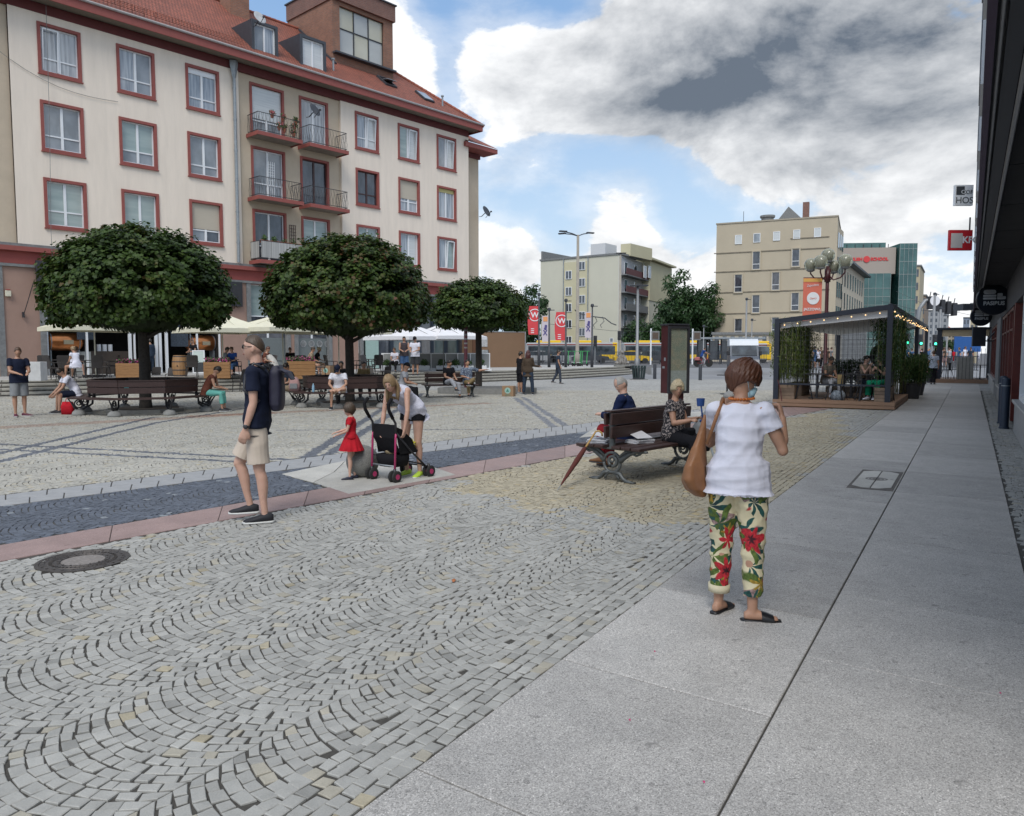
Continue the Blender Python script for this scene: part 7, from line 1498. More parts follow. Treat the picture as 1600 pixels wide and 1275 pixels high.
def hair_mesh(F,s,style,seed=0,seg=64,ring=44):
 front,side,back,th=dict(short=(.40,-.10,-.72,.10),buzz=(.50,.16,-.38,.05),bob=(.36,-.45,-.95,.20),bangs=(.10,-.62,-.98,.17),curly=(.38,-.30,-.90,.24),balding=(.92,-.10,-.75,.05),long=(.40,-.50,-1.1,.14),bun=(.42,-.15,-.85,.09),cap=(.30,.05,-.30,.12),sweep=(.34,-.30,-.98,.26))[style]
 mb=MB();vs=[];rg=random.Random(seed);ph=[rg.uniform(0,6) for _ in range(4)]
 def pt(u):
  x,y,z=u;yy=max(-1,min(1,y/max(.25,math.hypot(x,y)))) if True else y
  line=lerp(side,front,max(0,yy)**.8) if yy>0 else lerp(side,back,(-yy)**1.2)
  if yy>0 and abs(x)>.5:line=min(line,side+.22*(yy)*1.0+.05)
  m_=max(0,min(1,(z-line)/.14));m_=m_*m_*(3-2*m_);az=math.atan2(y,x)
  n_=.45*math.sin(az*19+ph[0]+4*z+1.5*math.sin(z*5+az))+.4*math.sin(az*37+ph[1]-6*z)+(.35*math.sin(az*61+ph[2]+9*z) if seg>60 else 0)+(.5*math.sin(z*23+az*5+ph[2])*math.sin(az*13+ph[3]) if style in('curly',) else.0)
  r=(1+th*(1+.30*n_)*(1.0 if z>-.1 else max(.45,1+(z+.1)*.7))) if m_>0 else 1;return head_verts(u,s,1)*(lerp(.88,r,m_))
 for i in range(1,ring):
  t=math.pi*i/ring
  for j in range(seg):a=2*math.pi*j/seg;vs.append(F@pt((math.sin(t)*math.cos(a),math.sin(t)*math.sin(a),-math.cos(t))))
 vs+=[F@pt((0,0,-1)),F@pt((0,0,1))];a0=len(vs)-2
 fs=[(i*seg+j,i*seg+(j+1)%seg,(i+1)*seg+(j+1)%seg,(i+1)*seg+j) for i in range(ring-2) for j in range(seg)]
 for j in range(seg):k=(j+1)%seg;fs.append((a0,k,j));fs.append((a0+1,(ring-2)*seg+j,(ring-2)*seg+k))
 mb.add(vs,fs);return mb
def hand(mb,wr_,d,pn,s,curl=.5,side=1,splay=.12):
 """palm and five fingers; d along the hand, pn = palm-facing normal, side = thumb side sign"""
 d=V3(d).normalized();pn=(V3(pn)-d*V3(pn).dot(d)).normalized();x=d.cross(pn)*side
 mb.loft([(wr_-d*.02*s,x*.024*s,pn*.020*s),(wr_+d*.02*s,x*.030*s,pn*.018*s),(wr_+d*.055*s,x*.040*s,pn*.016*s),(wr_+d*.088*s,x*.042*s,pn*.014*s),(wr_+d*.096*s,x*.036*s,pn*.010*s)],12)
 for k,(off,ln) in enumerate(((-.031,.066),(-.010,.076),(.011,.072),(.031,.056))):
  b=wr_+d*.082*s+x*off*s;a=curl*R(75);dd=(d+x*off*splay*8).normalized();p=[b];L0=ln*s
  for j,f in enumerate((.45,.32,.25)):ang=a*(j+.55);v=dd*math.cos(ang)+pn*math.sin(ang);p.append(p[-1]+v*L0*f)
  mb.tube(p,[.0095*s,.009*s,.008*s,.0065*s],7);mb.ball(p[-1],.0065*s,7,5)
 b=wr_+d*.025*s-x*.026*s;v=(d*.75-x*.62+pn*.35*(.3+curl)).normalized();p1=b+v*.038*s;v2=(d*.9-x*.2+pn*.5*(.2+curl)).normalized();p2=p1+v2*.028*s;mb.tube([b,p1,p2,p2+v2*.014*s],[.015*s,.011*s,.0095*s,.007*s],8)
def person(label,loc,yaw,h=1.75,skin=0,fem=False,fat=1.0,spine=((0,0,1),(0,0,1)),cyaw=0.0,head=(0,0,0),arms=None,legs=None,feet=(0,0),hip=None,vox=.019,top=None,sleeve=.55,hem=.10,bottom=None,bl=.5,flare=.0,shoes=None,shoem=None,hair='short',hm=None,face=False,curl=(.45,.45),palm=None,hs=1.0,extra=None,neck=.0,loose=.016,wr=.006,group=None,cat='person',baremid=False,base_z=0.0,headscale=1.0,sandal=False,soles=M_SOLE,skirt=None):
 s=h/1.75;t=thing('person',label,cat,(loc[0],loc[1],base_z if len(loc)<3 else loc[2]),yaw,group)
 legs=legs or(((.04,0,-1),(0,0,-1)),((-.04,0,-1),(0,0,-1)));arms=arms or(((.16,0,-1),(.06,.15,-1)),((-.16,0,-1),(-.06,.15,-1)))
 hw=(.092 if fem else.088)*s;J={}
 Ld=[[V3(v).normalized() for v in l] for l in legs]
 rel=[(l[0]*.425+l[1]*.415)*s for l in Ld]
 hz_j=(hip*1.0 if hip is not None else max(-r.z for r in rel)+.078*s)
 C=Vector((0,0,hz_j+.02*s));sp1=V3(spine[0]).normalized();sp2=V3(spine[1]).normalized()
 waist=C+sp1*.18*s;chest=waist+sp2*.17*s;nb=chest+sp2*.165*s
 cx=Matrix.Rotation(cyaw,3,'Z')@Vector((1,0,0));cx=(cx-sp2*cx.dot(sp2)).normalized();cy=sp2 .cross(cx);X=Vector((1,0,0));X1=(X-sp1*X.dot(sp1)).normalized();Y1=sp1 .cross(X1);Xw=(X1+cx).normalized();Yw=(Y1+cy).normalized()
 sw=(.158 if fem else.182)*s*hs;sh=[nb-sp2*.045*s+cx*sw*k for k in(1,-1)];hp=[C-Vector((0,0,.02*s))+X*hw*k for k in(1,-1)]
 f=fat;wd=.86 if fem else 1.0
 secs=lambda g,a=0:[(C-sp1*.10*s,X1*(.085*s*f+g),Y1*(.085*s+g)),(C-sp1*.05*s,X1*(.15*s*f+g),Y1*(.105*s*f+g)),(C+sp1*.02*s,X1*(.165*s*f+g),Y1*(.115*s*f+g)),(C+sp1*.09*s,X1*(.152*s*f+g),Y1*(.108*s*f+g)),(waist,Xw*(.135*s*f*wd+g),Yw*(.098*s*f+g)),(waist+sp2*.08*s,cx*(.145*s*f*wd+g),cy*(.105*s*f+g)),(chest,cx*(.160*s*wd*(f+1)/2+g),cy*((.118 if fem else.112)*s*(f+1)/2+g)),(chest+sp2*.07*s,cx*(.165*s*wd+g),cy*(.105*s+g)),(nb-sp2*.045*s,cx*(.150*s*wd+g),cy*(.085*s+g)),(nb-sp2*.012*s,cx*(.10*s+g),cy*(.066*s+g)),(nb+sp2*.012*s,cx*(.060*s+g*.7),cy*(.056*s+g*.7))]
 B=MB();B.loft(secs(0));hs_=s*headscale
 hd=(sp2+Vector((0,0,.8))).normalized();hc=nb+sp2*.060*s+hd*.100*s+cy*(.022+neck)*s
 Fh=Matrix.Translation(hc)@Matrix((cx,cy,cx.cross(cy))).transposed().to_4x4()@Matrix.Rotation(head[1],4,'Z')@Matrix.Rotation(-head[0],4,'X')@Matrix.Rotation(head[2],4,'Y')
 if abs(sp2 .z)<.95:
  up_=hd;cx2=(cx-up_*cx.dot(up_)).normalized();Fh=Matrix.Translation(hc)@Matrix((cx2,up_.cross(cx2),up_)).transposed().to_4x4()@Matrix.Rotation(head[1],4,'Z')@Matrix.Rotation(-head[0],4,'X')@Matrix.Rotation(head[2],4,'Y')
 head_mesh(B,Fh,hs_*1.0)
 for k in(1,-1):B.ball(Fh@(Vector((k*.077,-.006,-.008))*hs_),(.010*hs_,.018*hs_,.031*hs_),10,8,Fh.to_3x3())
 B.tube([nb-sp2*.03*s,nb+sp2*.06*s,Fh@(Vector((0,-.018,-.05))*hs_)],[.062*s,.053*s*(1 if not fem else.88),.050*s],14)
 af=(1+f)/2 if f>1 else f;Ar=[]
 for i,(sgn,a) in enumerate(zip((1,-1),arms)):
  u,w_=V3(a[0]).normalized(),V3(a[1]).normalized();el=sh[i]+u*.285*s;wrp=el+w_*.245*s;Ar.append((sh[i],el,wrp,u,w_))
  B.ball(sh[i]-sp2*.008*s,.056*s*af,12,8);k=.9 if fem else 1.0;k*=af
  B.tube([sh[i],sh[i]+u*.08*s,sh[i]+u*.2*s,el,el+w_*.07*s,el+w_*.16*s,wrp],[v*s*k for v in(.052,.050,.044,.039,.041,.033,.026)],12);B.ball(el,.039*s*k,10,8)
  pn=V3(palm[i]) if palm else(Vector((-sgn,0,0)) if abs(w_.z)>.6 else Vector((0,0,-1)))
  hdv=V3(a[2]) if len(a)>2 else w_;hand(B,wrp,hdv,pn,s*(.95 if fem else 1.0),curl[i],side=sgn)
 Lg=[]
 for i,(sgn,l) in enumerate(zip((1,-1),Ld)):
  kn=hp[i]+l[0]*.425*s;an=kn+l[1]*.415*s;Lg.append((hp[i],kn,an,l[0],l[1]));k=(f+1)/2
  B.tube([hp[i],hp[i]+l[0]*.12*s,hp[i]+l[0]*.28*s,kn],[v*s*k for v in(.088,.083,.067,.054)],14);B.ball(kn,.054*s*k,12,8)
  bk=Vector((0,-.012*s,0));B.tube([kn,kn+l[1]*.07*s+bk,kn+l[1]*.15*s+bk,kn+l[1]*.28*s,an],[v*s*k for v in(.051,.054,.052,.037,.031)],12)
  fy=feet[i];fd=Vector((-math.sin(fy),math.cos(fy),0));fx=Vector((fd.y,-fd.x,0));J['f%d'%i]=(an,fd,fx);z0=an-Vector((0,0,.074*s))
  B.loft([(z0-fd*.055*s+Vector((0,0,.030*s)),fx*.022*s,Vector((0,0,.026*s))),(z0-fd*.02*s+Vector((0,0,.04*s)),fx*.032*s,Vector((0,0,.038*s))),(z0+fd*.05*s+Vector((0,0,.036*s)),fx*.034*s,Vector((0,0,.034*s))),(z0+fd*.11*s+Vector((0,0,.022*s)),fx*.042*s,Vector((0,0,.020*s))),(z0+fd*.165*s+Vector((0,0,.014*s)),fx*.036*s,Vector((0,0,.012*s)))],12)
  if sandal:
   for q_ in range(5):p_=z0+fd*(.165-.004*q_*q_)*s+fx*(.030-.016*q_)*s*(-sgn)+Vector((0,0,.014*s));B.ball(p_,(.0105-.001*q_)*s,8,6)
  B.tube([an,an-Vector((0,0,.04*s))],[.031*s,.034*s],10)
 me=remesh(B,vox,3);me.materials.append(SKIN[skin]);link('body',me,t,True)
 sd_=int(abs(loc[0])*97+abs(loc[1])*31)%1000;g=loose*s;hi=bottom is not None
 if top is not None:
  Q=MB();ss=secs(g*1.3);ss=[(q_[0],q_[1].normalized()*max(q_[1].length,.206*s+g*.7),q_[2]) if i_ in(1,2,3) else q_ for i_,q_ in enumerate(ss)][:5]+secs(g)[5:];lo=C+sp1*(-hem)*s;ss=[(lo,X1*(max(.180*f,.208)*s+g*1.5),Y1*(max(.122*f,.118)*s+g*1.6))]+[q_ for q_ in ss if(q_[0]-C).dot(sp1)>-hem*s+.02]
  if baremid:ss=ss
  ss[-1]=(nb+sp2*.004*s,cx*(.070*s),cy*(.062*s));Q.loft(ss)
  for i in(0,1):
   S0,E0,W0,u,w_=Ar[i];k=af*(.9 if fem else 1)
   if sleeve>0:
    Q.ball(S0-sp2*.009*s,.056*s*af+g*.85,14,10)
    if sleeve<=1:Q.tube([S0,S0+u*.285*s*sleeve*.6,S0+u*.285*s*sleeve],[.053*s*k+g*.9,(.050*k)*s+g*1.2,(.047*k)*s+g*1.5],14)
    else:Q.tube([S0,S0+u*.15*s,E0,E0+w_*.12*s,E0+w_*.245*s*(sleeve-1)],[(.052*k)*s+g,(.048*k)*s+g,(.044*k)*s+g,(.038*k)*s+g,(.030*k)*s+g],14);Q.ball(E0,.044*s*k+g,10,8)
   elif sleeve==0:Q.ball(S0-sp2*.012*s-cx*(.02 if i==0 else-.02)*s,.050*s+g*.5,12,8)
  me=remesh(Q,vox*.9,2,wr*2.0*s,24/s,sd_,(1,1,2.2));me.materials.append(top);link('top',me,t,True)
 if bottom is not None:
  Q=MB();ss=secs(g*.7)[:5];ss[-1]=(C+sp1*.13*s,ss[-1][1]*1.06,ss[-1][2]*1.06);Q.loft(ss)
  for i in(0,1):
   Hh,K,A,u,w_=Lg[i];k=(f+1)/2
   Q.ball(Hh,.086*s*k+g*.5,14,10)
   if bl<=1:Q.tube([Hh,Hh+u*.425*s*bl*.5,Hh+u*.425*s*bl],[(.088*k)*s+g,(.084*k+flare*.5)*s+g,(.078*k-.012*bl+flare)*s+g*1.3],16)
   else:
    e=bl-1;Q.tube([Hh,Hh+u*.14*s,Hh+u*.28*s,K,K+w_*.415*s*e*.5,K+w_*.415*s*e],[(.088*k)*s+g,(.084*k)*s+g,(.070*k)*s+g,(.058*k+flare*.4)*s+g,(.052*k+flare*.8)*s+g,(.040+flare)*s+g*1.2],16);Q.ball(K,(.058*k+flare*.4)*s+g,12,8)
  me=remesh(Q,vox*.9,2,wr*1.8*s,22/s,sd_+3,(1,1,1.6));me.materials.append(bottom);link('trousers' if bl>1 else 'shorts',me,t,True)
 if skirt is not None:
  z0,z1_,r0,r1,m_=skirt;Q=MB();n=9
  for_=[(C+sp1*lerp(z0,z1_,i/n)*s,X1*lerp(r0,r1,(i/n)**.8)*s,Y1*lerp(r0*.8,r1*.95,(i/n)**.8)*s) for i in range(n+1)]
  vs=[];seg=60
  for i,(c_,x_,y_) in enumerate(for_):
   for j in range(seg):a=2*math.pi*j/seg;w_=1+(.07*(i/n))*math.sin(a*13+math.sin(a*3));vs.append(c_+x_*math.cos(a)*w_+y_*math.sin(a)*w_)
  Q.add(vs,[(i*seg+j,i*seg+(j+1)%seg,(i+1)*seg+(j+1)%seg,(i+1)*seg+j) for i in range(n) for j in range(seg)]);Q.build('skirt',m_,t,True)
 for i in(0,1):
  an,fd,fx=J['f%d'%i];z0=an-Vector((0,0,.078*s));U=Vector((0,0,1))*s
  if sandal:
   Q=MB();Q.loft([(z0-fd*.078*s+U*.006,fx*.02*s,U*.010),(z0-fd*.05*s+U*.006,fx*.036*s,U*.012),(z0+fd*.05*s+U*.004,fx*.036*s,U*.010),(z0+fd*.12*s+U*.004,fx*.048*s,U*.010),(z0+fd*.185*s+U*.005,fx*.030*s,U*.009)],16);so_=Q.build('sandal',shoem,t,True)
   Q=MB();Q.loft([(z0+fd*.055*s+U*.025,fx*.044*s,U*.046),(z0+fd*.09*s+U*.020,fx*.049*s,U*.040),(z0+fd*.135*s+U*.014,fx*.050*s,U*.028)],16,cap=False);Q.build('strap',shoem,so_,True)
  elif shoem is not None:
   Q=MB();Q.loft([(z0-fd*.075*s+U*.050,fx*.018*s,U*.028),(z0-fd*.06*s+U*.048,fx*.034*s,U*.040),(z0-fd*.01*s+U*.052,fx*.040*s,U*.048),(z0+fd*.05*s+U*.042,fx*.040*s,U*.036),(z0+fd*.11*s+U*.032,fx*.046*s,U*.026),(z0+fd*.17*s+U*.026,fx*.038*s,U*.018),(z0+fd*.192*s+U*.024,fx*.018*s,U*.010)],16);so_=Q.build('shoe',shoem,t,True)
   Q=MB();Q.loft([(z0-fd*.080*s+U*.012,fx*.020*s,U*.013),(z0-fd*.06*s+U*.012,fx*.038*s,U*.014),(z0+fd*.05*s+U*.010,fx*.040*s,U*.012),(z0+fd*.12*s+U*.010,fx*.050*s,U*.012),(z0+fd*.18*s+U*.012,fx*.036*s,U*.012),(z0+fd*.200*s+U*.014,fx*.014*s,U*.010)],16,pw=2.6);Q.build('sole',soles,so_,True)
 if hair:
  Hm=hair_mesh(Fh,hs_,hair,sd_,*((120,60) if vox<.014 else(36,24)))
  if hair=='long':
   Fr=Fh.to_3x3()
   for k in range(15):
    a=R(200+140*k/14) if k<15 else 0;ox,oy=math.cos(a),math.sin(a);p0=Fh@(Vector((ox*.07,oy*.085-.0,.02))*hs_);
    p1=Fh@(Vector((ox*.085,oy*.095,-.07))*hs_);p2=p1+Vector((0,0,-.11*s))+cy*.0;p3=p2+Vector((random.uniform(-.01,.01),0,-.09*s));Hm.tube([p0,p1,p2,p3],[.026*s,.028*s,.024*s,.008*s],6)
  if hair=='bun':Hm.ball(Fh@(Vector((0,-.10,.05))*hs_),.04*hs_,12,8)
  Hm.build('cap' if hair=='cap' else 'hair',hm or H_BR,t,True)
  if hair=='cap':Q=MB();Q.loft([(Fh@(Vector((0,.075,.045))*hs_),Fh.to_3x3()@Vector((.062*hs_,0,0)),Fh.to_3x3()@Vector((0,.0,.006))),(Fh@(Vector((0,.15,.040))*hs_),Fh.to_3x3()@Vector((.045*hs_,0,0)),Fh.to_3x3()@Vector((0,0,.004)))],12);Q.build('cap_brim',hm,t,True)
 if face:
  for k in(1,-1):
   Q=MB();Q.ball(Fh@(Vector((k*.028,.0765,.007))*hs_),(.0125*hs_,.009*hs_,.0062*hs_),12,8,Fh.to_3x3());e_=Q.build('eye',M_EYE,t,True);Q=MB();Q.ball(Fh@(Vector((k*.028,.0825,.007))*hs_),(.0055*hs_,.004*hs_,.0055*hs_),10,6,Fh.to_3x3());Q.build('iris',M_IRIS,e_,True)
   Q=MB();Q.tube([Fh@(Vector((k*.014,.091,.026))*hs_),Fh@(Vector((k*.030,.088,.031))*hs_),Fh@(Vector((k*.045,.076,.027))*hs_)],.0028*hs_,5);Q.build('eyebrow',hm or H_BR,t,True)
  Q=MB();Q.ball(Fh@(Vector((0,.0885,-.058))*hs_),(.020*hs_,.006*hs_,.0065*hs_),12,6,Fh.to_3x3());Q.build('mouth',M_LIP,t,True)
 if extra:extra(t,dict(s=s,Fh=Fh,nb=nb,chest=chest,waist=waist,C=C,sh=sh,cx=cx,cy=cy,sp2=sp2,Ar=Ar,Lg=Lg,hs=hs_))
 return t
def face_yaw(dx,dy):return math.atan2(dy,dx)-math.pi/2
C_NAVY=cloth('navy cotton',(.010,.014,.032));C_BEIGE=cloth('beige cotton',(.54,.46,.38));C_WHITE=cloth('white cotton',(.66,.66,.74),.03);C_BLK=cloth('black cloth',(.010,.010,.013));C_RED=cloth('red cloth',(.42,.012,.022),.25)
C_GREY=cloth('grey cloth',(.22,.23,.24));C_LGREY=cloth('pale grey cloth',(.36,.37,.40));C_KHAKI=cloth('khaki cloth',(.20,.145,.07));C_BRN=cloth('brown jacket',(.070,.050,.035));C_DENIM=cloth('denim',(.06,.12,.24),.2);C_GREEN=cloth('green cloth',(.01,.25,.13));C_TAN=cloth('tan cloth',(.34,.26,.18));C_PINK=cloth('pink cloth',(.42,.26,.25));C_TEAL=cloth('teal cloth',(.14,.42,.36));C_RUST=cloth('rust cloth',(.13,.045,.030));C_DRED=cloth('dark red trousers',(.22,.012,.018));C_BLUE=cloth('blue cloth',(.02,.06,.22));C_DBLUE=cloth('dark slate cloth',(.030,.045,.070))
def floral():
 q=NT('floral print cloth',.8);mp=q.n('ShaderNodeMapping',{'Vector':q.obj,'Location':(3.3,.2,.4)}).outputs[0];wn=q.n('ShaderNodeTexNoise',{'Vector':mp,'Scale':9.0,'Detail':2.0}).outputs['Color']
 off=q.n('ShaderNodeVectorMath',operation='SCALE');q.set(off.inputs[0],wn);q.set(off.inputs[3],.05);v0=q.n('ShaderNodeVectorMath',operation='ADD');q.set(v0 .inputs[0],mp);q.set(v0 .inputs[1],off.outputs[0]);P0=v0 .outputs[0]
 cream=(.62,.55,.36,1);col=cream
 def layer(col,loc,scale,rad,c_out,c_in,pet=5,amp=.35,dens=.6,stretch=(1,1,1)):
  m2=q.n('ShaderNodeMapping',{'Vector':P0,'Location':loc,'Scale':stretch}).outputs[0];vn=q.n('ShaderNodeTexVoronoi',{'Vector':m2,'Scale':scale,'Randomness':.9});d=vn.outputs['Distance'];cc=q.n('ShaderNodeSeparateColor',{0:vn.outputs['Color']}).outputs
  sub=q.n('ShaderNodeVectorMath',operation='SUBTRACT');q.set(sub.inputs[0],m2);q.set(sub.inputs[1],vn.outputs['Position']);sx_=q.n('ShaderNodeSeparateXYZ',{0:sub.outputs[0]}).outputs
  ang=q.math('ARCTAN2',sx_[2],q.math('ADD',sx_[0],sx_[1]));pt=q.math('ADD',1.0,q.math('MULTIPLY',q.math('SINE',q.math('ADD',q.math('MULTIPLY',ang,pet),q.math('MULTIPLY',cc[1],6.28))),amp))
  r=q.math('DIVIDE',d,pt);on_=q.math('LESS_THAN',cc[0],dens);msk=q.math('MULTIPLY',q.ramp(r,rad,rad*.9,0,1),on_);inn=q.ramp(r,rad*.45,rad*.25,0,1);str_=q.ramp(q.noise(60,2,.5,m2),.4,.6,.65,1.15)
  cl=q.mix(inn,c_out,c_in);s2=q.n('ShaderNodeVectorMath',operation='SCALE');q.set(s2 .inputs[0],cl);q.set(s2 .inputs[3],str_);return q.mix(msk,col,s2 .outputs[0])
 col=layer(col,(7.7,1.2,2.0),5.5,.40,(.30,.20,.19,1),(.42,.33,.28,1),3,.5,.35)
 col=layer(col,(1.1,4.4,.3),8.0,.52,(.012,.075,.065,1),(.02,.03,.04,1),7,.70,.75)
 col=layer(col,(5.2,3.3,7.1),7.0,.48,(.09,.14,.025,1),(.015,.07,.05,1),5,.72,.55,(1,1,.8))
 col=layer(col,(2.6,.4,5.0),7.5,.38,(.36,.23,.03,1),(.07,.03,.01,1),8,.28,.42)
 col=layer(col,(9.3,2.0,1.3),5.6,.40,(.46,.018,.03,1),(.05,.005,.012,1),6,.32,.62)
 q.color(col);q.bump(q.noise(250,3),.2,.004);return q.m
C_FLOR=floral()
def print_cloth(name,a,b,scale,th=.5):
 q=NT(name,.85);n=q.noise(scale,3,.5);q.color(q.mix(q.ramp(n,th-.02,th+.02),col4(a),col4(b)));return q.m
C_BLOU=print_cloth('black patterned blouse',(.015,.015,.02),(.34,.29,.27),48,.545);C_PATS=print_cloth('blue patterned shirt',(.07,.09,.14),(.30,.36,.42),35,.56);C_POLO=print_cloth('white spotted polo',(.62,.62,.68),(.06,.06,.12),22,.70);C_STRP=print_cloth('white grey sleeveless blouse',(.60,.60,.68),(.45,.46,.56),120,.5)
M_LEA=mat('tan leather',(.24,.105,.042),.5,var=.2,scale=6,bump=.15,bscale=50)
def ex_woman(t,k):
 s=k['s'];cx,cy=k['cx'],k['cy'];S0=k['sh'][1]
 q=MB();q.tube([S0+cy*.075+cx*.03-Vector((0,0,.06)),S0+Vector((0,0,.065))+cx*.035,S0-cy*.075+cx*.02-Vector((0,0,.04)),S0-cy*.11-cx*.03-Vector((0,0,.22))],.012,6);q.build('bag_strap',M_LEA,bag_,True)
 q=MB();n=9;base=S0-cx*.06-cy*.04
 secs_=[(base+Vector((0,0,-.03)),cx*.018,cy*.016),(base-cx*.015+Vector((0,0,-.14)),cx*.030,cy*.04),(base-cx*.035+Vector((0,0,-.25)),cx*.045,cy*.09),(base-cx*.055+Vector((0,0,-.36)),cx*.072,cy*.14),(base-cx*.06+Vector((0,0,-.45)),cx*.082,cy*.15),(base-cx*.045+Vector((0,0,-.51)),cx*.07,cy*.12),(base-cx*.02+Vector((0,0,-.55)),cx*.035,cy*.06)]
 q.loft(secs_,18);me=remesh(q,.011,2,.022,22,4,(2,2,.4));me.materials.append(M_LEA);link('bag_body',me,bag_,True)
 Fh=k['Fh'];q=MB()
 for j in range(26):
  a=R(j*360/26);q.ball(k['nb']+k['sp2']*(.030+.012*math.cos(a-math.pi/2))+cx*.078*math.cos(a)*s+cy*(.070*math.sin(a)+.01)*s,.0085,8,6)
 q.build('amber_necklace',mat('amber beads',(.50,.13,.015),.3,var=.1),t,True)
 q=MB();q.loft([(Fh@Vector((0,.083,-.012)),Fh.to_3x3()@Vector((.058,0,0)),Fh.to_3x3()@Vector((0,.020,0))),(Fh@Vector((0,.075,-.06)),Fh.to_3x3()@Vector((.062,0,0)),Fh.to_3x3()@Vector((0,.035,0))),(Fh@Vector((0,.06,-.105)),Fh.to_3x3()@Vector((.04,0,0)),Fh.to_3x3()@Vector((0,.03,0)))],20)
 q.tube([Fh@Vector((.058,.075,-.02)),Fh@Vector((.079,.02,.005)),Fh@Vector((.084,-.012,.015)),Fh@Vector((.083,-.014,-.03)),Fh@Vector((.06,.06,-.08))],.0016,5);q.build('face_mask',mat('mask blue',(.30,.46,.52),.7,var=.03),t,True)
 S0,E0,W0,u,w_=k['Ar'][0];hp_=W0+w_*.11;q=MB();q.tube([hp_,hp_+Vector((-.01,.01,.07)),hp_+Vector((-.03,.03,.13))],.003,5);q.build('spectacle_arm',mat('dark red plastic',(.10,.01,.012),.3),t)
 for i in(0,1):
  H0,K0,A0,u,w_=k['Lg'][i];q=MB();p_=K0+w_*.415*s*.80;q.tube([p_-w_*.035,p_+w_*.012],[.067,.066],20);q.build('cuff',cloth('cream cuff',(.60,.54,.38)),t,True) if i==1 else None
wp=G(1149,966);WY=R(-24)
bag_=thing('shoulder_bag','slouchy tan leather bag hanging from the left shoulder of the woman in floral trousers','bag',(wp.x,wp.y,0),WY)
person('woman seen from behind in white T-shirt and colourful floral trousers, holding glasses up',wp,WY,1.585,1,True,1.14,((0,0,1),(0,.14,1)),R(-4),(R(30),R(-40),0),arms=(((.40,.06,-.92),(-.08,.52,.85),(-.25,.4,1)),((-.20,.45,-.8),(.55,.75,.55),(.4,.4,.6))),legs=(((.02,.02,-1),(.02,-.03,-1)),((-.05,.16,-1),(-.03,.02,-1))),feet=(R(-72),R(-20)),vox=.0085,top=C_WHITE,sleeve=.52,hem=.085,bottom=C_FLOR,bl=1.80,flare=.004,shoem=mat('black leather',(.012,.012,.014),.35,var=.1),sandal=True,hair='sweep',hm=H_RED,curl=(.95,.8),palm=((-1,.2,0),(1,0,0)),loose=.020,wr=.012,extra=ex_woman,headscale=1.06)
def ex_man(t,k):
 Fh=k['Fh'];F3=Fh.to_3x3();gm=mat('black plastic',(.008,.008,.010),.15,var=0)
 q=MB()
 for sg in(1,-1):q.loft([(Fh@Vector((sg*.032,.094,.010)),F3@Vector((.026,-.004*sg,0)),F3@Vector((0,0,.019))),(Fh@Vector((sg*.034,.100,.010)),F3@Vector((.024,-.004*sg,0)),F3@Vector((0,0,.017)))],16,pw=3);q.tube([Fh@Vector((sg*.056,.092,.016)),Fh@Vector((sg*.080,.06,.016)),Fh@Vector((sg*.081,-.005,.012))],.0035,5)
 q.bar(Fh@Vector((-.012,.101,.014)),Fh@Vector((.012,.101,.014)),.006,.006);q.build('sunglasses',gm,t,True)
 S0,E0,W0,u,w_=k['Ar'][1];q=MB();q.tube([W0-w_*.035,W0-w_*.012],.031,16);q.ball(W0-w_*.022-Vector((.030,0,0)),(.008,.021,.021),12,8);q.build('watch',M_DARK,t,True)
 cx,cy,nb=k['cx'],k['cy'],k['nb'];q=MB()
 for sg in(1,-1):q.loft([(nb+cx*.02*sg+cy*.07-Vector((0,0,.030)),cx*.030,Vector((0,0,.012))),(nb+cx*.075*sg+cy*.01+Vector((0,0,.012)),cy*.045,Vector((0,0,.014))),(nb+cx*.03*sg-cy*.06+Vector((0,0,.02)),cx*.04,Vector((0,0,.012)))],10)
 q.build('collar',C_NAVY,t,True)
 q=MB();c_=k['chest']-cy*.185-Vector((0,0,.03));q.loft([(c_-Vector((0,0,.23)),cx*.12,cy*.045),(c_-Vector((0,0,.17)),cx*.145,cy*.065),(c_,cx*.14,cy*.068),(c_+Vector((0,0,.14)),cx*.14,cy*.06),(c_+Vector((0,0,.20))-cy*.01,cx*.12,cy*.04)],20,pw=3.4)
 q.loft([(c_+Vector((0,0,.17))-cy*.0,cx*.13,cy*.04),(c_+Vector((0,0,.15))-cy*.09,cx*.13,cy*.03),(c_+Vector((0,0,.06))-cy*.155,cx*.125,cy*.012)],14,pw=3)
 me=remesh(q,.010,3,.006,20,2);me.materials.append(mat('backpack cloth',(.014,.013,.030),.6,var=.15));link('pack',me,bp_,True)
 q=MB()
 for sg in(1,-1):q.tube([nb+cx*.10*sg-cy*.10-Vector((0,0,.03)),nb+cx*.115*sg+Vector((0,0,.022)),nb+cx*.12*sg+cy*.075-Vector((0,0,.09)),k['chest']+cx*.15*sg+cy*.09-Vector((0,0,.05)),k['chest']+cx*.17*sg-cy*.05-Vector((0,0,.16))],.016,6)
 q.build('strap',M_DARK,bp_,True)
mp=G(406,814);MY=R(97)
bp_=thing('backpack','dark navy backpack worn by the man in beige shorts','backpack',(mp.x,mp.y,0),MY)
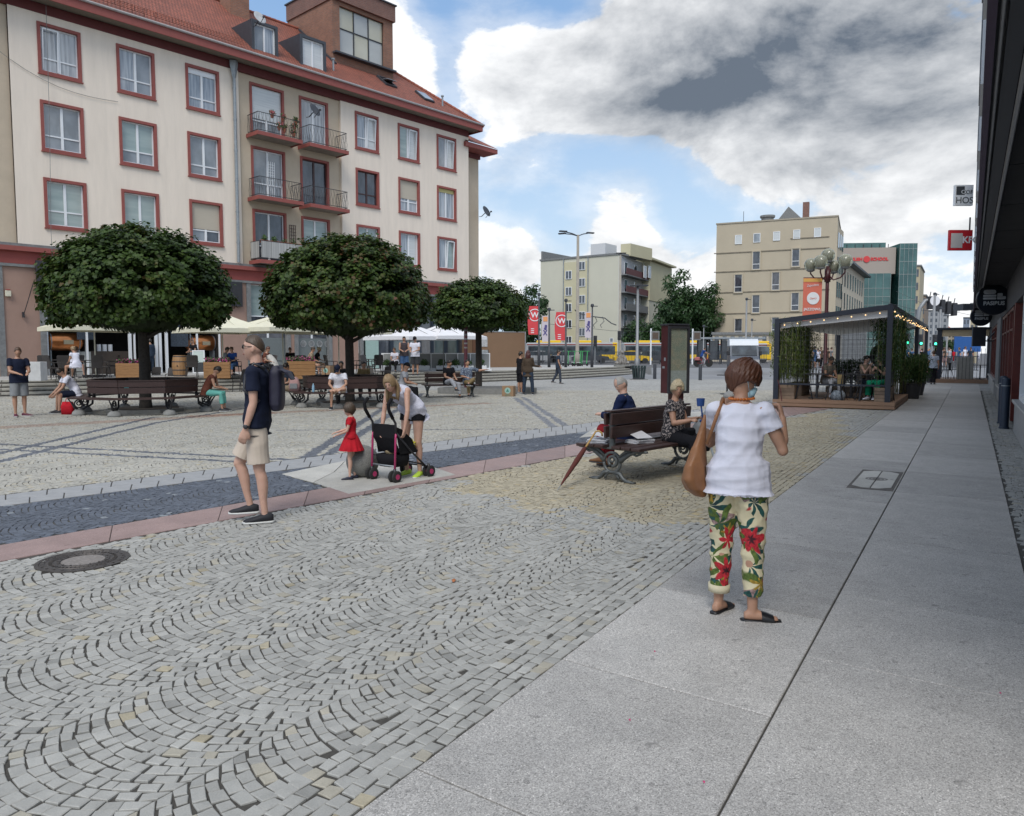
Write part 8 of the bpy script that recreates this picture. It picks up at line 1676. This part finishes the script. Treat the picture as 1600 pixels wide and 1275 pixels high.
person('man in navy polo, beige shorts and sunglasses walking to the left',mp,MY,1.80,0,False,.93,((0,-.02,1),(0,.0,1)),0,(R(-2),R(2),0),arms=(((.10,.05,-1),(.05,.28,-1)),((-.12,-.03,-1),(-.06,.30,-1))),legs=(((.0,.46,-.90),(.01,-.22,-.97)),((-.01,-.06,-1),(0,-.10,-1))),feet=(R(5),R(8)),vox=.009,top=C_NAVY,sleeve=.66,hem=.12,bottom=C_BEIGE,bl=.86,flare=.018,shoem=mat('black canvas shoe',(.012,.012,.016),.7,var=.1),hair='buzz',hm=H_LB,face=True,curl=(.4,.35),palm=((-1,0,0),(1,0,0)),extra=ex_man,loose=.017)
person('small girl with a brown bob in a red dress standing by the granite ball',G(550,749),R(100),.97,0,True,.95,((0,0,1),(0,.02,1)),0,(R(5),R(5),0),arms=(((.15,.35,-.9),(-.2,.9,-.25)),((-.15,.30,-.95),(.25,.85,-.35))),legs=(((.02,-.08,-1),(0,-.08,-1)),((-.02,.10,-1),(0,.0,-1))),vox=.008,top=C_RED,sleeve=.5,hem=-.02,bottom=C_RED,bl=.3,skirt=(.12,-.26,.14,.29,C_RED),shoem=mat('navy child shoe',(.01,.012,.03),.6),soles=M_DARK,hair='bangs',hm=H_LB,face=True,headscale=1.28,loose=.015,curl=(.5,.5))
person('long haired blond woman in white sleeveless blouse bending over the stroller',G(646,744),R(152),1.62,0,True,.92,((.02,.55,.85),(.0,.95,.50)),R(8),(R(-8),R(12),0),arms=(((.16,.10,-1),(-.05,.28,-1)),((-.18,.22,-1),(.12,.12,-1))),legs=(((.05,.10,-1),(.0,-.12,-1)),((-.06,.12,-1),(0,-.10,-1))),feet=(R(-8),R(10)),vox=.009,top=C_STRP,sleeve=0,hem=.14,bottom=C_BLK,bl=.30,shoem=mat('neon yellow shoe',(.42,.60,.05),.6),hair='long',hm=H_BL,face=True,loose=.022)
bn=Vector((-math.sin(BA),math.cos(BA),0));bd=Vector((math.cos(BA),math.sin(BA),0))
def bpos(a,n_):v=B1+bd*a+bn*n_;return(v.x,v.y)
def ex_old(t,k):
 q=MB();nb,cx,cy=k['nb'],k['cx'],k['cy'];q.loft([(nb+Vector((0,0,.03))+cy*.02,cx*.065,cy*.07),(nb+Vector((0,0,-.02)),cx*.09,cy*.08)],16);q.build('collar',C_DBLUE,t,True)
SIT=(((.12,1,-.05),(.03,.06,-1)),((-.12,1,-.05),(-.03,.06,-1)))
person('balding grey man in navy blazer and red trousers on the far side of the bench',bpos(-.05,.30),face_yaw(bn.x,bn.y),1.74,0,False,1.1,((0,.10,1),(0,.22,1)),R(22),(R(25),R(45),0),arms=(((.15,.35,-1),(-.25,.95,.15)),((-.15,.35,-1),(.25,.95,.15))),legs=(((.25,1,-.02),(-.1,.1,-1)),((.10,1,.12),(.10,.12,-1))),hip=.50,vox=.012,top=cloth('navy blazer',(.008,.016,.055)),sleeve=1.95,hem=.10,bottom=C_DRED,bl=1.9,shoem=mat('tan shoe',(.18,.08,.03),.6),soles=M_DARK,hair='balding',hm=H_GR,face=True,extra=ex_old,loose=.02)
def ex_oldw(t,k):
 q=MB();c_=k['waist']+k['cy']*.20-Vector((0,0,.14));q.box(c_,(.24,.12,.2),ch=.03);q.build('handbag',C_BLK,t,'auto')
person('elderly woman with short pale hair and dark patterned blouse on the near bench',bpos(.10,-.30),face_yaw(-bn.x+.15,-bn.y-.1),1.60,1,True,1.28,((0,.0,1),(0,.06,1)),R(8),(R(6),R(-50),0),arms=(((.18,.30,-1),(-.12,.95,.22)),((-.18,.32,-1),(.30,.90,.25))),legs=(((.16,1,-.08),(.05,.12,-1)),((-.14,1,-.12),(.02,-.12,-1))),hip=.50,vox=.011,top=C_BLOU,sleeve=.42,hem=.14,bottom=C_BLK,bl=1.30,flare=.015,shoem=mat('white trainer',(.62,.62,.68),.6,var=.03),hair='curly',hm=H_PB,face=True,extra=ex_oldw,curl=(.9,.8),loose=.02)
person('grey haired person at the far end of the nearest bench, mostly hidden',bpos(.80,-.30),face_yaw(.9,-.3),1.60,0,True,1.05,((0,.5,1),(0,.8,.8)),0,(R(25),0,0),legs=SIT,hip=.50,vox=.016,top=C_GREY,sleeve=1.9,bottom=C_BLK,bl=1.9,shoem=C_BLK,soles=M_DARK,hair='short',hm=H_GR)
def stick(name,label,a,b,r,m,cat):q=MB();a,b=Vector(a),Vector(b);t=thing(name,label,cat,a);return t,q,b-a
foot=G(871,766);topp=Vector(bpos(-.92,.22)).to_3d()+Vector((0,0,.60));t=thing('folded_umbrella','brown folded umbrella with curved bamboo handle leaning on the near end of the bench','umbrella',foot);d=topp-foot
q=MB();q.tube([(0,0,0),d*.10],[.004,.006],6);q.build('tip',M_ZINC,t,True)
q=MB();q.tube([d*.08,d*.25,d*.5,d*.70,d*.74],[.010,.024,.036,.030,.012],10);me=remesh(q,.006,2,.006,90,1,(1,1,.2));me.materials.append(cloth('umbrella brown',(.11,.035,.030)));link('canopy',me,t,True)
hx=Vector((.8,-.3,0)).normalized();q=MB();q.tube([d*.72,d*.92,d*.97+Vector((0,0,.035))+hx*.02,d*.97+Vector((0,0,.045))+hx*.06,d*.97+hx*.10+Vector((0,0,.02)),d*.97+hx*.105-Vector((0,0,.02))],.012,8);q.build('handle',mat('bamboo handle',(.42,.25,.07),.4,var=.2,scale=30),t,True)
M_PAP=mat('paper',(.58,.58,.60),.7,var=.05,scale=8)
for k,(a,n_,sz,rz,lb) in enumerate([(-.74,.26,(.34,.26,.05),.3,'stack of white papers and a bag on the near end of the far seat'),(-.44,-.14,(.30,.22,.045),-.2,'open white leaflets lying against the backrest of the bench')]):
 v=bpos(a,n_);t=thing('paper_stack',lb,'papers',(v[0],v[1],.459),BA+rz,'papers on the bench')
 for j in range(4):q=MB();q.box((random.uniform(-.01,.01),random.uniform(-.01,.01),sz[2]*(j+.5)/4),(sz[0],sz[1],sz[2]/4-.002),random.uniform(-.12,.12));q.build('paper',M_PAP,t)
 q=MB();q.add([(-.15,-.1,.07),(.1,-.12,.07),(.12,.1,.14),(-.12,.1,.12),(-.15,-.1,.072),(.1,-.12,.072),(.12,.1,.142),(-.12,.1,.122)],[(0,1,2,3),(4,5,6,7)]);q.build('loose_sheet',M_PAP,t)
cr0=Vector(bpos(.06,-1.02)).to_3d();t=thing('walking_crutch','grey walking crutch with blue grip held by the elderly woman on the bench','crutch',cr0);cd=Vector(bpos(.08,-.74)).to_3d()+Vector((0,0,.74))-cr0
q=MB();q.tube([cd*.04,cd*.55],.014,10);q.tube([cd*.5,cd],.011,10);q.build('shaft',M_ZINC,t,True);q=MB();q.tube([(0,0,0),cd*.08],[.022,.016],10);q.build('rubber_foot',mat('blue rubber',(.02,.07,.25),.5),t,True)
q=MB();q.tube([cd-bn*.07,cd+bn*.04],.017,10);q.build('grip',MATS['blue rubber'],t,True);q=MB();ce=cd+Vector((-.03,.02,.24));q.tube([cd,ce],.011,8);q.loft([(ce-Vector((0,0,.05)),(.045,0,0),(0,.03,0)),(ce+Vector((0,0,.05)),(.055,0,0),(0,.035,0))],14,cap=False);q.build('arm_cuff',MATS['blue rubber'],t,True)
M_STB=cloth('stroller black',(.010,.010,.012));M_STP=mat('pink tube',(.42,.035,.13),.4,var=.05)
sg_=G(619,748);st=thing('baby_stroller','black folding stroller with pink frame tubes and small twin wheels','stroller',sg_,R(-38))
def stube(pts,r,m,nm):q=MB();q.tube(pts,r,8);return q.build(nm,m,st,True)
for sx_ in(-1,1):
 x=sx_*.21
 stube([(x,-.22,.12),(x,-.20,.55),(x,-.19,.62)],.014,M_STP,'pink_tube');stube([(x,-.19,.60),(x,-.20,.74),(x*1.02,-.30,.88),(x*1.03,-.32,.98),(x*1.02,-.27,1.04)],.015,M_DARK,'handle');stube([(x*1.02,-.245,.80),(x*1.03,-.31,.90),(x*1.03,-.325,.98),(x*1.02,-.265,1.045)],.022,M_STB,'foam_grip')
 stube([(x,-.19,.62),(x*.98,.05,.38),(x*.95,.36,.12)],.013,M_DARK,'front_tube')
 for wy,wz in((-.22,.0),(.38,.0)):
  for dx in(-.035,.035):
   q=MB();q.lathe([(.03,-.018),(.062,-.018),(.075,-.010),(.075,.010),(.062,.018),(.03,.018)],22,(x+dx,wy,.075),Matrix.Rotation(math.pi/2,4,'Y'));w_=q.build('wheel',M_TYRE,st,'auto');q=MB();q.lathe([(0,-.02),(.034,-.02),(.034,.02),(0,.02)],16,(x+dx,wy,.075),Matrix.Rotation(math.pi/2,4,'Y'));q.build('hub',M_STP,w_)
  q=MB();q.tube([(x,wy,.075),(x,wy,.17)],.018,8);q.tube([(x-.05,wy,.075),(x+.05,wy,.075)],.010,6);q.build('fork',M_DARK,st,True)
stube([(-.21,-.21,.20),(.21,-.21,.20)],.010,M_ZINC,'axle');stube([(-.20,.36,.14),(.20,.36,.14)],.010,M_DARK,'front_bar');stube([(-.21,-.20,.32),(.2,.30,.17)],.009,M_DARK,'brace');stube([(.21,-.20,.32),(-.2,.30,.17)],.009,M_DARK,'brace')
q=MB();q.loft([((0,-.20,.72),(.20,0,0),(0,.012,0)),((0,-.20,.55),(.205,0,0),(0,.016,0)),((0,-.10,.36),(.18,0,0),(0,.02,.01)),((0,.12,.33),(.17,0,0),(0,.01,.02)),((0,.24,.36),(.17,0,0),(0,.01,.02))],16,pw=3);me=remesh(q,.010,2,.006,25,7);me.materials.append(M_STB);link('seat_fabric',me,st,True)
q=MB()
for sx_ in(-1,1):q.add([(sx_*.2,-.20,.70),(sx_*.2,-.12,.34),(sx_*.19,.20,.34),(sx_*.19,.10,.52),(sx_*.21,-.10,.66)],[(0,1,2,3,4)])
q.build('side_panel',M_STB,st)
q=MB();q.loft([((0,-.05,.18),(.17,0,0),(0,.15,0)),((0,-.05,.26),(.19,0,0),(0,.18,0)),((0,-.06,.33),(.19,0,0),(0,.18,0))],16,pw=3);q.build('basket',M_STB,st,True)
q=MB();tuft(q,(.10,.15,.42),.07,40,.05);q.build('yellow_cloth',[cloth('yellow cloth',(.55,.50,.03)),M_STB],st)
q=MB();q.ball((-.03,-.06,.37),(.10,.07,.06),12,8);q.build('beige_bundle',cloth('beige knit',(.38,.30,.18)),st,True)
LEAN=((0,.2,1),(0,.35,1));
def stand(lb,px,py,yaw,h=1.76,z=0.0,**k):return person(lb,G(px,py,z),yaw,h,base_z=z,**k)
def seated(lb,px,Y,yaw,h=1.74,z=0.0,seat=.47,**k):
 g=Vector((P(px,HZ,Y).x,Y,z));k.setdefault('legs',SIT);k.setdefault('spine',LEAN);return person(lb,g,yaw,h,base_z=z,hip=seat+.06,**k)
SHW=mat('dark shoe',(.02,.02,.025),.6);ARMF=(((.12,.25,-1),(-.45,.8,-.2)),((-.12,.25,-1),(.45,.8,-.2)))
stand('man in dark blue T-shirt and grey shorts standing at the far left, hands together',32,651,R(-128),1.76,skin=1,fat=1.1,arms=ARMF,top=C_NAVY,bottom=C_GREY,bl=.95,flare=.02,shoem=mat('maroon trainer',(.10,.02,.04),.6),hair='short',hm=H_BR,feet=(R(-15),R(40)),head=(R(10),R(-20),0))
def ringpos(C,a,r=1.68):return C+Vector((r*math.cos(R(a)),r*math.sin(R(a)),0))
def on_ring(lb,C,a,turn=0,seat=.46,**k):
 v=ringpos(C,a);k.setdefault('legs',SIT);k.setdefault('spine',LEAN);return person(lb,(v.x,v.y),R(a)-math.pi/2+turn,k.pop('h',1.74),hip=seat+.06,**k)
on_ring('man in white T-shirt and navy shorts bent forward on the first ring bench',T1,196,R(25),skin=1,spine=((0,.35,1),(0,.7,.9)),head=(R(30),R(15),0),arms=(((.05,.5,-1),(-.1,.7,-.7)),((-.05,.5,-1),(.1,.7,-.7))),top=C_WHITE,bottom=C_NAVY,bl=.9,shoem=SHW,hair='short',hm=H_DK)
v=ringpos(T1,200,2.05);t=thing('red_bag','bright red bag on the ground under the man at the first ring bench','bag',(v.x+.35,v.y-.25,0));q=MB();q.loft([((0,0,0),(.16,0,0),(0,.08,0)),((0,0,.2),(.17,0,0),(0,.09,0)),((0,0,.33),(.14,0,0),(0,.03,0))],12,pw=3);q.build('bag_body',C_RED,t,True);q=MB();q.tube(arc(0,.33,.09,0,180,8),.01,5);q.build('handle',C_RED,t)
on_ring('woman in rust top and turquoise trousers seated on the first ring bench',T1,-2,R(10),skin=1,fem=True,spine=((0,.3,1),(0,.55,.9)),head=(R(35),R(15),0),arms=ARMF,top=C_RUST,sleeve=.2,bottom=C_TEAL,bl=1.7,shoem=SHW,hair='short',hm=H_DK)
on_ring('woman in dark top on the left of the second ring bench, reading',T2,186,R(30),skin=1,fem=True,spine=((0,.2,1),(0,.4,1)),head=(R(30),R(20),0),arms=ARMF,top=C_DBLUE,bottom=C_TAN,bl=1.9,shoem=SHW,hair='bun',hm=H_DK)
v=ringpos(T2,205,1.65);t=thing('rucksack','pink and grey rucksack on the left of the second ring bench','backpack',(v.x,v.y,.46));q=MB();q.loft([((0,0,0),(.17,0,0),(0,.11,0)),((0,0,.2),(.17,0,0),(0,.12,0)),((0,0,.36),(.12,0,0),(0,.08,0)),((0,0,.42),(.05,0,0),(0,.04,0))],14,pw=3);q.build('bag_body',C_PINK,t,True);q=MB();q.box((0,-.12,.15),(.22,.04,.16),ch=.015);q.build('pocket',C_GREY,t)
on_ring('man in white spotted polo and dark cap looking down on the second ring bench',T2,-88,0,skin=1,spine=((0,.2,1),(0,.45,1)),head=(R(45),0,0),arms=(((.22,.35,-1),(-.55,.6,-.5)),((-.22,.35,-1),(.55,.6,-.5))),legs=(((.15,1,-.05),(.0,.05,-1)),((-.3,1,.18),(.95,.1,-.15))),top=C_POLO,bottom=C_BEIGE,bl=.8,shoem=SHW,hair='cap',hm=C_NAVY)
on_ring('man in grey T-shirt and dark cap on the right of the second ring bench',T2,-12,R(10),skin=1,spine=((0,.15,1),(0,.25,1)),head=(R(20),0,0),arms=ARMF,top=C_LGREY,bottom=C_BLK,bl=1.9,shoem=SHW,hair='cap',hm=C_BLK)
v=ringpos(T2,-120,1.55);t=thing('water_bottle','clear blue water bottle on the seat of the second ring bench','bottle',(v.x,v.y,.46));q=MB();q.lathe([(.036,0),(.038,.02),(.038,.17),(.015,.22),(.015,.25),(0,.25)],12);q.build('bottle',mat('bottle blue',(.25,.42,.55),.15,var=0),t,True)
fb2=Vector((math.sin(R(18)),-math.cos(R(18)),0));fd2=Vector((math.cos(R(18)),math.sin(R(18)),0))
v=B2+fd2*-.12+fb2*.27;person('man in black T-shirt and pale trousers seated cross-legged on the farther bench',(v.x,v.y),face_yaw(fb2 .x+.6,fb2 .y),1.78,1,hip=.52,spine=((0,-.05,1),(0,.1,1)),head=(R(12),R(10),0),arms=ARMF,legs=(((.25,1,.25),(.05,.75,-.75)),((-.1,1,-.1),(.02,.15,-1))),top=C_BLK,bottom=C_LGREY,bl=1.85,shoem=SHW,hair='short',hm=H_DK,fat=1.1)
v=B2+fd2*.62+fb2*.27;person('bearded man in blue patterned shirt and khaki trousers leaning back on the farther bench',(v.x,v.y),face_yaw(fb2 .x+.25,fb2 .y),1.80,1,hip=.52,spine=((0,-.25,1),(0,-.12,1)),head=(R(5),R(-5),0),arms=(((.3,.3,-1),(-.3,.8,-.1)),((-.95,-.1,-.25),(-.6,.35,.1))),legs=(((.3,1,.0),(.05,.2,-1)),((.25,1,.3),(.85,.6,-.35))),top=C_PATS,sleeve=.9,bottom=C_KHAKI,bl=1.85,shoem=SHW,hair='short',hm=H_DK,fat=1.12)
stand('man in dark sleeveless top and denim shorts standing on the terrace',632,585,R(188),1.82,z=TZ,skin=1,arms=ARMF,top=cloth('dark grey vest',(.06,.05,.055)),sleeve=0,bottom=C_DENIM,bl=1.0,flare=.02,shoem=C_TAN,hair='buzz',hm=H_DK,head=(R(25),0,0))
stand('man in white T-shirt and dark shorts checking his phone on the terrace',649,587,R(165),1.78,z=TZ,skin=1,arms=ARMF,top=C_WHITE,bottom=cloth('dark shorts',(.045,.045,.05)),bl=1.0,flare=.02,shoem=SHW,hair='cap',hm=C_BLK,head=(R(35),0,0))
stand('woman with dark red hair in a brown jacket standing by the cardboard box',825,617,R(-12),1.70,skin=1,fem=True,fat=1.12,arms=(((.2,.3,-1),(.7,.7,-.1)),((-.2,0,-1),(-.1,.2,-1))),legs=(((.16,0,-1),(.08,0,-1)),((-.12,0,-1),(-.08,0,-1))),top=C_BRN,sleeve=1.95,hem=.22,bottom=C_DBLUE,bl=1.95,shoem=SHW,hair='long',hm=hairm('hair wine',(.07,.02,.018)))
stand('person with a black rucksack half hidden behind the woman in brown jacket',813,616,R(-60),1.66,skin=1,top=C_BLK,bottom=C_BLK,bl=1.0,shoem=C_GREY,hair='short',hm=H_DK,fat=1.15)
stand('man in dark waistcoat walking to the right carrying a jacket',872,600,R(-95),1.76,skin=1,fat=1.05,arms=(((.15,.1,-1),(0,.4,-1)),((-.12,-.2,-1),(0,.2,-1))),legs=(((0,.25,-1),(0,.05,-1)),((0,-.2,-1),(0,-.5,-.9))),top=C_DBLUE,bottom=cloth('slate trousers',(.045,.055,.075)),bl=1.95,shoem=SHW,hair='short',hm=H_DK)
stand('man in pale blue shirt with shoulder bag walking away down the arcade',1457,601,R(-18),1.72,skin=1,fat=1.1,legs=(((0,.15,-1),(0,-.1,-1)),((0,-.12,-1),(0,-.25,-1))),top=cloth('pale blue shirt',(.34,.38,.46)),bottom=C_BLK,bl=1.95,shoem=SHW,hair='balding',hm=H_BR)
def guest(lb,px,py,yaw,**k):
 g=G(px,py,TZ);return person(lb,(g.x,g.y),yaw,k.pop('h',1.70),base_z=TZ,hip=.52,legs=k.pop('legs',SIT),spine=k.pop('spine',((0,.1,1),(0,.3,1))),arms=k.pop('arms',ARMF),vox=.026,group='guests at the cafe tables',**k)
guest('woman with dark hair in pink and white seated left of the first copper tank',113,590,R(-60),fem=True,skin=0,top=C_WHITE,sleeve=.3,bottom=C_PINK,bl=.6,shoem=SHW,hair='long',hm=H_BR)
guest('blond woman in white top with a raised hand before the copper tank',121,593,R(70),fem=True,skin=1,top=C_WHITE,sleeve=.3,bottom=C_WHITE,bl=.5,shoem=SHW,hair='bun',hm=H_BL,arms=(((.3,.5,-.4),(-.1,.2,1)),((-.12,.25,-1),(.45,.8,-.2))))
guest('person in grey seated behind the right wooden planter',350,587,R(-70),skin=1,top=C_GREY,bottom=C_BLK,bl=1.9,shoem=SHW,hair='short',hm=H_DK)
guest('woman in blue seated right of the right wooden planter',366,588,R(170),fem=True,skin=1,top=C_BLUE,bottom=C_DENIM,bl=1.5,shoem=SHW,hair='bun',hm=H_BR)
guest('man in pale T-shirt leaning on a table behind the man in navy polo',429,590,R(75),skin=1,fat=1.15,top=cloth('off white tee',(.50,.48,.44)),bottom=C_GREY,bl=.8,shoem=SHW,hair='short',hm=H_BR,spine=((0,.4,1),(0,.8,.8)))
guest('person with reddish hair seated across from the man in pale T-shirt',414,590,R(-100),skin=1,top=C_RUST,bottom=C_BLK,bl=1.9,shoem=SHW,hair='short',hm=H_RED)
guest('woman with red hair in black and white top between the two large maples',455,585,R(185),fem=True,skin=1,top=C_BLK,bottom=C_BLK,bl=1.9,shoem=SHW,hair='bun',hm=H_RED)
guest('brown haired woman in beige top beside the blond one, left of the pair',484,588,R(-90),fem=True,skin=1,top=C_TAN,bottom=C_TAN,bl=.7,shoem=SHW,hair='short',hm=H_LB)
guest('blond woman in dark top, right one of the pair at the table',494,586,R(-75),fem=True,skin=1,top=C_BLK,bottom=C_TAN,bl=.7,shoem=SHW,hair='bun',hm=H_PB)
guest('person behind the fence left of the standing men',618,582,R(170),fem=True,skin=1,top=C_WHITE,bottom=C_BLK,bl=1.9,shoem=SHW,hair='bun',hm=H_BR)
for lb,px,Y,y_,kw in[('dark haired man in black seated behind the middle maple trunk',535,27.5,180,dict(top=C_BLK,hm=H_DK,bottom=C_BLK)),('woman in khaki top seated right of the middle maple trunk',567,27.2,200,dict(top=C_KHAKI,hm=H_DK,bottom=C_BLK,fem=True))]:seated(lb,px,Y,R(y_),vox=.02,skin=1,hair='short',shoem=SHW,bl=1.9,**kw)
v=LW(sx(298,0),-.6,TZ);person('bartender in black T-shirt and grey apron bending behind the sign board',(v.x,v.y),R(150),1.78,1,base_z=TZ,spine=((0,.25,1),(0,.45,1)),arms=ARMF,head=(R(25),0,0),top=C_BLK,bottom=C_GREY,bl=1.9,shoem=SHW,hair='buzz',hm=H_BR,vox=.026)
v=LW(sx(232,0),-.2,TZ);person('person in slate blue clothes inside the folding doors',(v.x,v.y),R(60),1.74,1,base_z=TZ,top=C_DBLUE,sleeve=1.9,bottom=C_DBLUE,bl=1.9,shoem=SHW,hair='short',hm=H_DK,vox=.026)
cy_=Vector((P(1099,HZ,68).x,68,.3));tb=thing('bicycle','bicycle with a pale red basket ridden past behind the map board','bicycle',cy_,R(0))
def bike(tb,m):
 for x in(-.52,.52):q=MB();q.lathe([(.30,-.012),(.335,-.018),(.335,.018),(.30,.012)],24,(x,0,.335),Matrix.Rotation(math.pi/2,4,'X'));q.build('wheel',M_TYRE,tb)
 q=MB()
 for a,b in(((-.52,0,.335),(-.08,0,.32)),((-.08,0,.32),(-.18,0,.80)),((-.52,0,.335),(-.17,0,.72)),((-.08,0,.32),(.38,0,.75)),((-.17,0,.74),(.36,0,.82)),((.52,0,.335),(.36,0,.95)),((.36,-.25,1.0),(.36,.25,1.0)),((.36,0,.95),(.36,0,1.0))):q.tube([a,b],.017,6)
 q.build('frame',m,tb,True);q=MB();q.box((-.19,0,.86),(.26,.15,.06),ch=.02);q.build('saddle',M_DARK,tb)
bike(tb,C_RED);q=MB();q.box((-.55,0,.72),(.42,.34,.3),ch=.04);q.build('basket',mat('pale red crate',(.40,.13,.13),.7),tb)
person('cyclist in a blue shirt riding behind the map board',(cy_.x-.15,cy_.y,.3),R(-90),1.76,1,hip=.98,spine=((0,.3,1),(0,.5,1)),arms=(((.1,.8,-.8),(0,1,-.3)),((-.1,.8,-.8),(0,1,-.3))),legs=(((.05,.7,-.8),(0,-.2,-1)),((-.05,.3,-1),(0,-.1,-1))),top=C_BLUE,bottom=C_LGREY,bl=1.9,shoem=SHW,hair='short',hm=H_DK,vox=.025)
PAL=[C_WHITE,C_BLK,C_GREY,C_BRN,C_DENIM,C_TAN,C_LGREY,C_PINK,C_DBLUE];rp=random.Random(4);CW0=[]
for k in range(7):
 CW0 .append(None)
def crowd(lbs,Y0,pxs,z=.3):
 for i,(px,lb) in enumerate(zip(pxs,lbs)):
  Y=Y0[i] if isinstance(Y0,list) else Y0+rp.uniform(-2,3);a=P(px,HZ,Y);w=rp.choice([-1,1]);person(lb,(a.x,a.y,z),rp.uniform(0,6.28),rp.uniform(1.62,1.85),rp.choice([0,1]),rp.random()<.5,1.05,legs=(((.04,.2*w,-1),(0,-.1,-1)),((-.04,-.2*w,-1),(0,-.25,-1))),top=rp.choice(PAL),bottom=rp.choice(PAL),bl=rp.choice([.9,1.9]),shoem=SHW,hair='short',hm=rp.choice([H_BR,H_DK,H_LB]),vox=.045,group='people in the far street',wr=0)
crowd(['person seen through the kiosk, leftmost of the far group, beside the bamboo','person in a jacket standing behind the seated woman of the kiosk','person of the far group above the green bush, left','person of the far group above the green bush, middle','person of the far group above the green bush, right','person of the far group just left of the lamp pole','person of the far group just right of the lamp pole','last person of the far group before the grey wall'],62,[1244,1252,1268,1273,1278,1283,1294,1299])
crowd(['person behind the kiosk side, leftmost under the string lights','person behind the kiosk side, between the black posts','person left of the walking man in pale blue','person behind the railing right of the walking man','person behind the railing left of the second kiosk post','person behind the railing beside the far street pole','person behind the second kiosk railing, left','person behind the second kiosk railing, middle','person behind the second kiosk railing, right'],66,[1416,1425,1441,1470,1476,1483,1499,1508,1517])
q=MB();rg_=random.Random(9)
for k in range(46):
 px=rg_.uniform(1435,1535);Y=rg_.uniform(85,130);a=P(px,HZ,Y);h=rg_.uniform(1.6,1.85);q.k=rg_.randrange(5);q.loft([((a.x,Y,.3),(.14,0,0),(0,.12,0)),((a.x,Y,.3+h*.5),(.19,0,0),(0,.14,0)),((a.x,Y,.3+h*.80),(.23,0,0),(0,.14,0)),((a.x,Y,.3+h*.86),(.06,0,0),(0,.06,0))],8);q.k=5;q.ball((a.x,Y,.3+h*.93),.12,8,6)
q.build('distant_crowd',[C_WHITE,C_BLK,C_GREY,C_RED,C_DENIM,SKIN[1]],None,True,label='distant crowd filling the far end of the street',cat='crowd',kind='stuff')
kf=lambda p,t_:(WK(p,t_).x,WK(p,t_).y)
person('woman with short light hair in a taupe top seated alone at a kiosk table',kf(-3.75,KT0+1.35),R(195),1.66,1,True,1.15,hip=.53,base_z=.22,legs=SIT,spine=LEAN,arms=ARMF,head=(R(25),0,0),top=cloth('taupe cloth',(.16,.14,.11)),sleeve=.5,bottom=C_LGREY,bl=1.9,shoem=C_WHITE,hair='short',hm=H_LB,vox=.018)
person('woman with dark hair in a beige top facing the woman in green inside the kiosk',kf(-2.75,KT0+1.45),R(205),1.68,0,True,1.0,hip=.53,base_z=.22,legs=SIT,spine=((0,.1,1),(0,.2,1)),arms=(((.2,.6,-.7),(-.3,.4,.8)),((-.2,.4,-.9),(.3,.8,.3))),top=C_TAN,sleeve=.1,bottom=C_DBLUE,bl=1.9,shoem=C_WHITE,hair='bun',hm=H_DK,vox=.018)
person('woman with long black hair and bright green trousers seated at the right of the kiosk',kf(-2.15,KT0+.95),R(115),1.70,0,True,1.1,hip=.53,base_z=.22,legs=SIT,spine=((0,.15,1),(0,.3,1)),arms=(((.2,.6,-.7),(-.3,.4,.8)),((-.2,.4,-.9),(.3,.6,.6))),head=(R(15),0,0),top=C_BLK,sleeve=.1,bottom=C_GREEN,bl=1.9,flare=.03,shoem=C_WHITE,hair='long',hm=H_DK,vox=.018)
